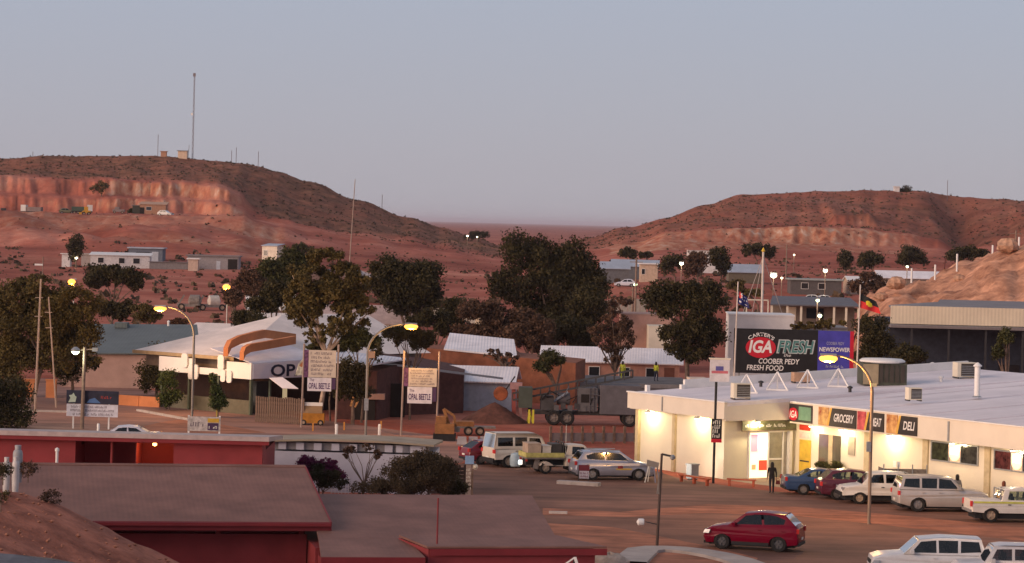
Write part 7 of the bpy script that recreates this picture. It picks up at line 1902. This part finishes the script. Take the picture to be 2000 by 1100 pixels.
low_rail('low red rail along the lit wall by the bin', (1326,940), (1386,950), 3); low_rail('low red bench rail before the shop entrance', (1420,949), (1476,952), 2)
g = G(1276,942); t = thing('folding_stand', 'grey stand on splayed legs in front of the silver wagon', 'stand', g, 0)
MB().hexa([(-.42,-.25,.95),(.25,-.25,.85),(.25,.2,.85),(-.42,.2,.95),(-.38,-.22,1.28),(.3,-.22,1.12),(.3,.2,1.12),(-.38,.2,1.28)]).build('top', mat('stand_grey',(.22,.20,.18),.8), t)
for a, b in (((-.3,-.2,.95),(-.5,-.3,0)),((.0,-.2,.9),(.1,-.3,0)),((.2,.1,.9),(.35,.2,0)),((-.2,.15,.95),(-.3,.3,0))): MB().bar(a,b,.06).build('leg', PLATE if a[0] < -.1 else mat('leg_blue_grey',(.2,.2,.28),.6), t)
g = G(1006,914); t = thing('pale_blue_drum', 'pale blue rounded drum behind the flatbed', 'drum', g, 0)
MB().lathe([(.3,.1),(.36,.2),(.38,.6),(.3,.85),(.1,.92)],16).build('drum', mat('drum_pale_blue',(.40,.52,.60),.5), t, True); MB().box(.2,.42,-.35,-.2,.25,.5).build('glow_patch', emat('white_glow',(1,.95,.85),2.0), t)  # white light of unknown source put in as an emissive patch
for k in range(3): MB().bar((.25*math.cos(2.1*k),.25*math.sin(2.1*k),0),(.25*math.cos(2.1*k),.25*math.sin(2.1*k),.15),.06).build('foot', DARK_STEEL, t)
# low rail fence and planters in front of the drill rig
ga, gb = G(1075,866), G(1240,866); t = thing('post_fence', 'low post and panel fence before the drill rig', 'fence', ga, math.atan2(gb.y-ga.y, gb.x-ga.x)); w = (gb-ga).length
for k in range(9): MB().box(w*k/8-.08,w*k/8+.08,-.08,.08,0,1.15).build('post', TIMBER, t)
for k in range(8): MB().box(w*k/8+.09,w*(k+1)/8-.09,-.03,.03,.12,.7).build('panel', mat('grey_panel',(.20,.165,.16),.8), t)
for i, px in enumerate((902,924,946)):
    g = G(px, 868); t = thing('planter_block', ('left','middle','right')[i] + ' pale concrete block behind the red hatchback', 'concrete block', g, 0, 'concrete blocks by the excavator'); MB().hexa([(-.34,-.25,0),(.34,-.25,0),(.34,.25,0),(-.34,.25,0),(-.28,-.2,.5),(.28,-.2,.5),(.28,.2,.5),(-.28,.2,.5)]).build('block', mat('grey_block',(.34,.31,.32),.85), t)
# skip with yellow sides under left sign
g = G(610,830); t = thing('yellow_kiosk', 'small ochre kiosk cart with white top sign', 'cart', g, R(0)); YO = mat('kiosk_ochre',(.38,.16,.02),.7,var=.2)
MB().box(-.85,.85,-.5,.5,.15,.85).build('body', YO, t); MB().hexa([(-.6,-.3,.853),(.7,-.3,.853),(.7,.5,.853),(-.6,.5,.853),(-.55,-.1,1.35),(.65,-.1,1.35),(.65,.4,1.35),(-.55,.4,1.35)]).build('hood', mat('kiosk_tan',(.27,.17,.09),.8), t); MB().box(-.6,.7,-.12,-.05,1.353,1.6).build('top_sign', WHITE, t)
for x in (-.6,.6):
    for s in (-1,1): wheel(t, x, s*.5, .2, .12, RIMSTEEL, s)
g = G(688,822); t = thing('orange_sculpture', 'upright orange and cream carved panel before the garage', 'sculpture', at(691,785,203).to_tuple(), 0); t.location.z = 0
mb = MB(); mb.prism([(-.3,1.2),(.15,1.1),(.4,1.6),(.35,2.4),(.05,2.6),(-.25,2.3),(-.1,1.8)], -.08, .08); mb.build('panel', mat('carved_orange',(.55,.27,.10),.7,var=.5,scale=2), t); MB().box(-.06,.06,-.05,.05,0,1.15).build('post', DARK_STEEL, t)
# small post with blue sign right of the shrubs
g = G(914,968); t = thing('post_sign', 'pale post with small blue sign at the end of the hedge', 'sign post', g, 0)
MB().box(-.14,.14,-.1,.1,0,1.9).build('post', mat('pale_post',(.30,.23,.20),.7), t); MB().box(-.2,.28,-.16,-.11,1.7,2.15).build('blue_sign', mat('sign_bright_pale_blue',(.22,.34,.52),.6), t); MB().lathe([(.05,-.1),(.16,0),(.05,.1)],10,(.35,0,1.55),axis='y').build('round_sign', CREAM, t); MB().box(.16,.26,-.08,.08,0,1.4).build('brace', TIMBER, t)
scribble(CREAM, t, -.12, .12, .3, 1.5, -.105, 6, seed=17)
ga, gb = G(838,968), G(908,966); t = thing('timber_screen', 'dark timber screen beside the shrubs', 'screen', ga, math.atan2(gb.y-ga.y, gb.x-ga.x)); w = (gb-ga).length
for k in range(7): MB().box(0,w,-.02,.02,.1+.2*k,.27+.2*k).build('board', mat('dark_timber',(.055,.038,.035),.9), t)
for x in (0,w): MB().box(x-.06,x+.06,.025,.1,0,1.6).build('post', mat('dark_timber',(.055,.038,.035),.9), t)

# garden shrubs before the white building
ptree('bougainvillea', 'dark magenta bougainvillea before the white wall', 622, 147, [(620,915,40,20),(600,902,22,14),(650,925,28,14),(640,905,26,10)], 5200, .10, 'bract', cat='shrub', group='garden shrubs by the white building', trunk_r=.06, clump=.36)
ptree('bougainvillea', 'dark green foliage inside the magenta bougainvillea', 630, 146, [(630,930,36,18),(650,945,30,12)], 2400, .10, 'dark', cat='shrub', group='garden shrubs by the white building', trunk_r=.05)
ptree('hedge_shrub', 'big brown green shrub at the right of the white building', 815, 144, [(800,918,54,32),(840,932,46,34),(775,948,52,24),(725,955,40,18),(865,912,28,24),(830,892,26,16),(800,950,60,20)], 14000, .10, 'dusk', cat='shrub', group='garden shrubs by the white building', trunk_r=.08)
ptree('hedge_shrub', 'dark shrub behind the timber screen', 868, 145.5, [(865,935,36,26),(885,950,28,18),(850,905,20,16)], 5200, .10, 'dark', cat='shrub', group='garden shrubs by the white building', trunk_r=.06)
ptree('garden_tree', 'small bare branched tree against the white wall', 708, 147.5, [(685,877,14,7),(715,874,16,7),(735,888,10,10),(675,890,6,10)], 900, .09, 'brown', cat='tree', group='garden shrubs by the white building', trunk_r=.05, trunk=(.05,0,.8), limbs=12, clump=.4)
# shrub tufts on the bank
for i,(px,py,D,lb) in enumerate([(55,918,96.5,'dry reddish tuft beside the gas bottles'),(6,922,93,'dark tuft under the gas bottles'),(2,975,90,'olive tuft on the earth bank'),(100,975,95.5,'pale stony tuft at the roof edge')]):
    p = at(px, py+8, D); t = tree('tuft', lb, p, [(0,.18,.32,.24)], 260, .07, ('brown','dark','olive','brown')[i], cat='tuft', group='dry tufts on the earth bank', limbs=3, trunk_r=.02)
def loose_stones():
    rnd = random.Random(5); mb = MB()
    def stone(x, y, z, r):
        n0 = len(mb.v)
        for sx, sy, sz in ((1,0,0),(-1,0,0),(0,1,0),(0,-1,0),(0,0,1),(0,0,-1)):
            k = r*rnd.uniform(.6,1.2); mb.v.append((x+sx*k*1.2, y+sy*k, z+sz*k*.7))
        for f in ((0,2,4),(2,1,4),(1,3,4),(3,0,4),(2,0,5),(1,2,5),(3,1,5),(0,3,5)): mb.f.append(tuple(n0+i for i in f)); mb.m.append(0)
    for _ in range(170):
        px = rnd.uniform(-20, 400); D_ = rnd.uniform(84, 96); u = (px-1000); x = u/F*D_
        cpy = np.interp(px, [-300,0,60,130,200,260,350,390,500,800],[900,945,958,985,1022,1046,1082,1100,1150,1300]); zc = CAMH - (cpy-435-u*96/96*.025)*96/F
        z = zc - max(0, 95.5-D_)*.085 + fbm(x, D_, .25, 4, 2.0)*.22
        stone(x, D_, z+.02, rnd.uniform(.02,.10)**1.0)
    o = mb.build('loose_stones', mat('stone_brown',(.32,.14,.09),.95,var=.3,scale=3)); tag(o, 'loose stones scattered on the earth bank', 'stones', None, 'stuff')
loose_stones()
# gas bottles
for i,(px,py,D,h,lb) in enumerate([(12,943,94.5,.84,'left white gas bottle on the earth bank'),(30,943,94.5,.86,'middle white gas bottle on the earth bank'),(34,925,96.5,.95,'rear grey round topped gas bottle')]):
    p = at(px, py, D); t = thing('gas_bottle', lb, 'gas bottle', p, 0, 'gas bottles'); r = .125 if i < 2 else .17
    m = mat('gas_bottle_white',(.46,.44,.44),.5,var=.12,scale=3) if i < 2 else mat('gas_bottle_grey',(.30,.30,.32),.5)
    MB().lathe([(r*.85,-.3),(r,.06),(r,h*.72),(r*.85,h*.82),(r*.4,h*.88)],16).build('cylinder', m, t, True)
    MB().lathe([(r*.62,h*.86),(r*.66,h*1.02),(r*.58,h*1.02)],14).build('collar', m, t, True); MB().lathe([(.03,h*.86),(.04,h*.98)],8).build('valve', DARK_STEEL, t)

# ------------------------------------------------------------------ people
SKIN = mat('skin', (.30,.17,.12), .6)
def person(label, loc, rz, top, legs, hair, stride=.12, arm=.1, height=1.72, group='people'):
    t = thing('person', label, 'person', loc, rz, group); k = height/1.72
    J = {}; E = []; RD = []
    pts = []
    def v(x, y, z, r):
        pts.append((x*k, y*k, z*k)); RD.append(r*k); return len(pts)-1
    pel = v(0,0,.95,.135); sp = v(0,0,1.15,.125); ch = v(0,.01,1.34,.145); nk = v(0,.01,1.47,.055); hd = v(0,-.01,1.56,.085); hd2 = v(0,-.015,1.66,.078)
    nose = v(0,-.10,1.585,.018); E += [(hd,nose)]
    for s in (-1,1):
        ear = v(s*.085,.0,1.60,.015); E.append((hd,ear))
    E += [(pel,sp),(sp,ch),(ch,nk),(nk,hd),(hd,hd2)]
    for s in (-1,1):
        y = s*stride
        hp = v(s*.09,0,.90,.10); kn = v(s*.10,y*.55-.03,.50,.068); an = v(s*.10,y,.09,.045); ft = v(s*.11,y-.17,.035,.035)
        E += [(pel,hp),(hp,kn),(kn,an),(an,ft)]
        sh = v(s*.18,0,1.40,.068); el = v(s*.235,-s*arm*.5,1.14,.048); wr = v(s*.24,-s*arm-.06,.90,.034); pm = v(s*.24,-s*arm-.08,.83,.032)
        E += [(ch,sh),(sh,el),(el,wr),(wr,pm)]
        for f in range(4):
            a = v(s*.235,-s*arm-.11+.024*f,.765,.0105); b = v(s*.225,-s*arm-.115+.024*f,.715+.008*abs(f-1.5),.009); E += [(pm,a),(a,b)]
        a = v(s*.215,-s*arm-.125,.80,.011); b = v(s*.205,-s*arm-.14,.765,.0095); E += [(pm,a),(a,b)]
    me = bpy.data.meshes.new('b'); me.from_pydata(pts, E, []); ob = bpy.data.objects.new('b', me); COL.objects.link(ob)
    md = ob.modifiers.new('s','SKIN'); 
    for i, r in enumerate(RD): me.skin_vertices[0].data[i].radius = (r, r)
    me.skin_vertices[0].data[0].use_root = True
    ob.modifiers.new('u','SUBSURF').levels = 1
    dg = bpy.context.evaluated_depsgraph_get(); dg.update(); m2 = bpy.data.meshes.new_from_object(ob.evaluated_get(dg)); bpy.data.objects.remove(ob)
    m2.materials.clear()
    for m in (top, legs, SKIN, hair, RUBBER): m2.materials.append(m)
    for p in m2.polygons:
        c = p.center/k
        i = 0
        if c.z < .08: i = 4
        elif c.z < .96 and abs(c.x) < .2: i = 1
        elif c.z < .90: i = 2
        elif c.z > 1.60 or (c.z > 1.47 and c.y > .0): i = 3
        elif c.z > 1.45: i = 2
        p.material_index = i; p.use_smooth = True
    m2.name = 'body'; o = bpy.data.objects.new('body', m2); link(o, t)
    mb = MB(); mb.lathe([(.09*k,1.42*k),(.105*k,1.55*k),(.102*k,1.66*k),(.06*k,1.745*k),(.01,1.76*k)],14,(0,.022*k,0)); mb.build('hair', hair, t, True)
    return t
DKTOP = mat('black_jacket',(.014,.012,.012),.85); JEANS = mat('dark_jeans',(.022,.022,.03),.85); HAIRD = mat('dark_hair',(.012,.009,.008),.6); HV = mat('hi_vis_vest',(.44,.46,.04),.7); NAVYW = mat('navy_workwear',(.03,.035,.06),.85); HAIRR = mat('reddish_hair',(.14,.04,.02),.7); GREYT = mat('grey_top',(.22,.21,.22),.85)
g = G(1507,964); person('person in black jacket and dark trousers standing outside the shop entrance', g, R(185), DKTOP, JEANS, HAIRD, .10, .06)
pg = thing('hand_bag', 'small dark red bag held by the person in black', 'bag', (g.x+.33, g.y-.05, .52), 0); mb = MB(); mb.hexa([(-.12,-.05,0),(.12,-.05,0),(.12,.05,0),(-.12,.05,0),(-.1,-.04,.22),(.1,-.04,.22),(.1,.04,.22),(-.1,.04,.22)]); mb.build('pouch', mat('bag_maroon',(.10,.015,.015),.7), pg); MB().tube([(-.08,0,.22),(-.05,0,.33),(.05,0,.33),(.08,0,.22)],.012,6).build('handle', mat('bag_maroon',(.10,.015,.015),.7), pg)
hzp = at(1216,735,238); person('worker in yellow vest standing beside the motel wing', (hzp.x, 238, 1.6), R(160), HV, HV, HAIRD, .12, .1, 1.62)
hzp2 = at(1281,742,238); person('worker in yellow vest right of the other worker behind the shop', (hzp2.x, 238, 1.6), R(150), HV, NAVYW, HAIRD, .1, .1, 1.62)
g = G(1034,826); person('worker in yellow trousers standing at the drill rig', (g.x, g.y-.5, 0), R(90), NAVYW, HV, HAIRD, .2, .25, 1.6)
gp = FS.w(xw-2.2, FS.onx(xw-2.2,1869,960)[0], 0); person('dark haired person behind the silver four wheel drive', gp, R(200), GREYT, JEANS, HAIRD)
gp = FS.w(xw-2.4, FS.onx(xw-2.4,1960,970)[0], 0); person('person with reddish hair and pale top behind the twin cab', gp, R(170), PLATE, JEANS, HAIRR)
# loading dock that the two workers stand on
a = at(1108,752,232); b = at(1350,748,232)
t = thing('loading_dock', 'low grey loading dock behind the shop where two workers stand', 'loading dock', (0,0,0), 0)
MB().box(a.x,b.x,232,245,-.1,1.6).build('platform', mat('grey_dock',(.15,.14,.145),.9,var=.2,scale=.8), t); MB().box(a.x-.05,b.x+.05,231.9,231.996,1.35,1.7).build('edge_beam', mat('grey_dock_edge',(.22,.21,.21),.8), t)
# fern pots by the sliding door
for i,(px,py,lb) in enumerate([(1606,925,'left bushy potted plant beside the sliding door'),(1632,926,'right bushy potted plant beside the sliding door')]):
    y, _ = FS.onx(xw-.5, px, py); w_ = FS.w(xw-.5, y, .0); t = tree('potted_plant', lb, w_, [(0,.95,.45,.32)], 500, .12, 'mid', cat='potted plant', group='potted plants by the door', limbs=3, trunk_r=.03, trunk=(0,0,.6))
    MB().lathe([(.22,0),(.3,.5),(.26,.5)],14).build('pot', CONCRETE, t, True)

# ------------------------------------------------------------------ haze over the plain
hb = MB().box(-60000,60000,-300,89000,-3,64)
hz_o = hb.build('haze', bpy.data.materials.new('haze_air')); hm = hz_o.data.materials[0]; hm.use_nodes = True
hn = hm.node_tree
for n_ in list(hn.nodes): hn.nodes.remove(n_)
ho = hn.nodes.new('ShaderNodeOutputMaterial'); pv = hn.nodes.new('ShaderNodeVolumePrincipled'); pv.inputs['Color'].default_value = (.86,.80,.92,1); pv.inputs['Density'].default_value = 4.0e-5
hn.links.new(pv.outputs[0], ho.inputs['Volume']); tag(hz_o, 'thin evening haze over the far plain', 'haze', None, 'stuff')
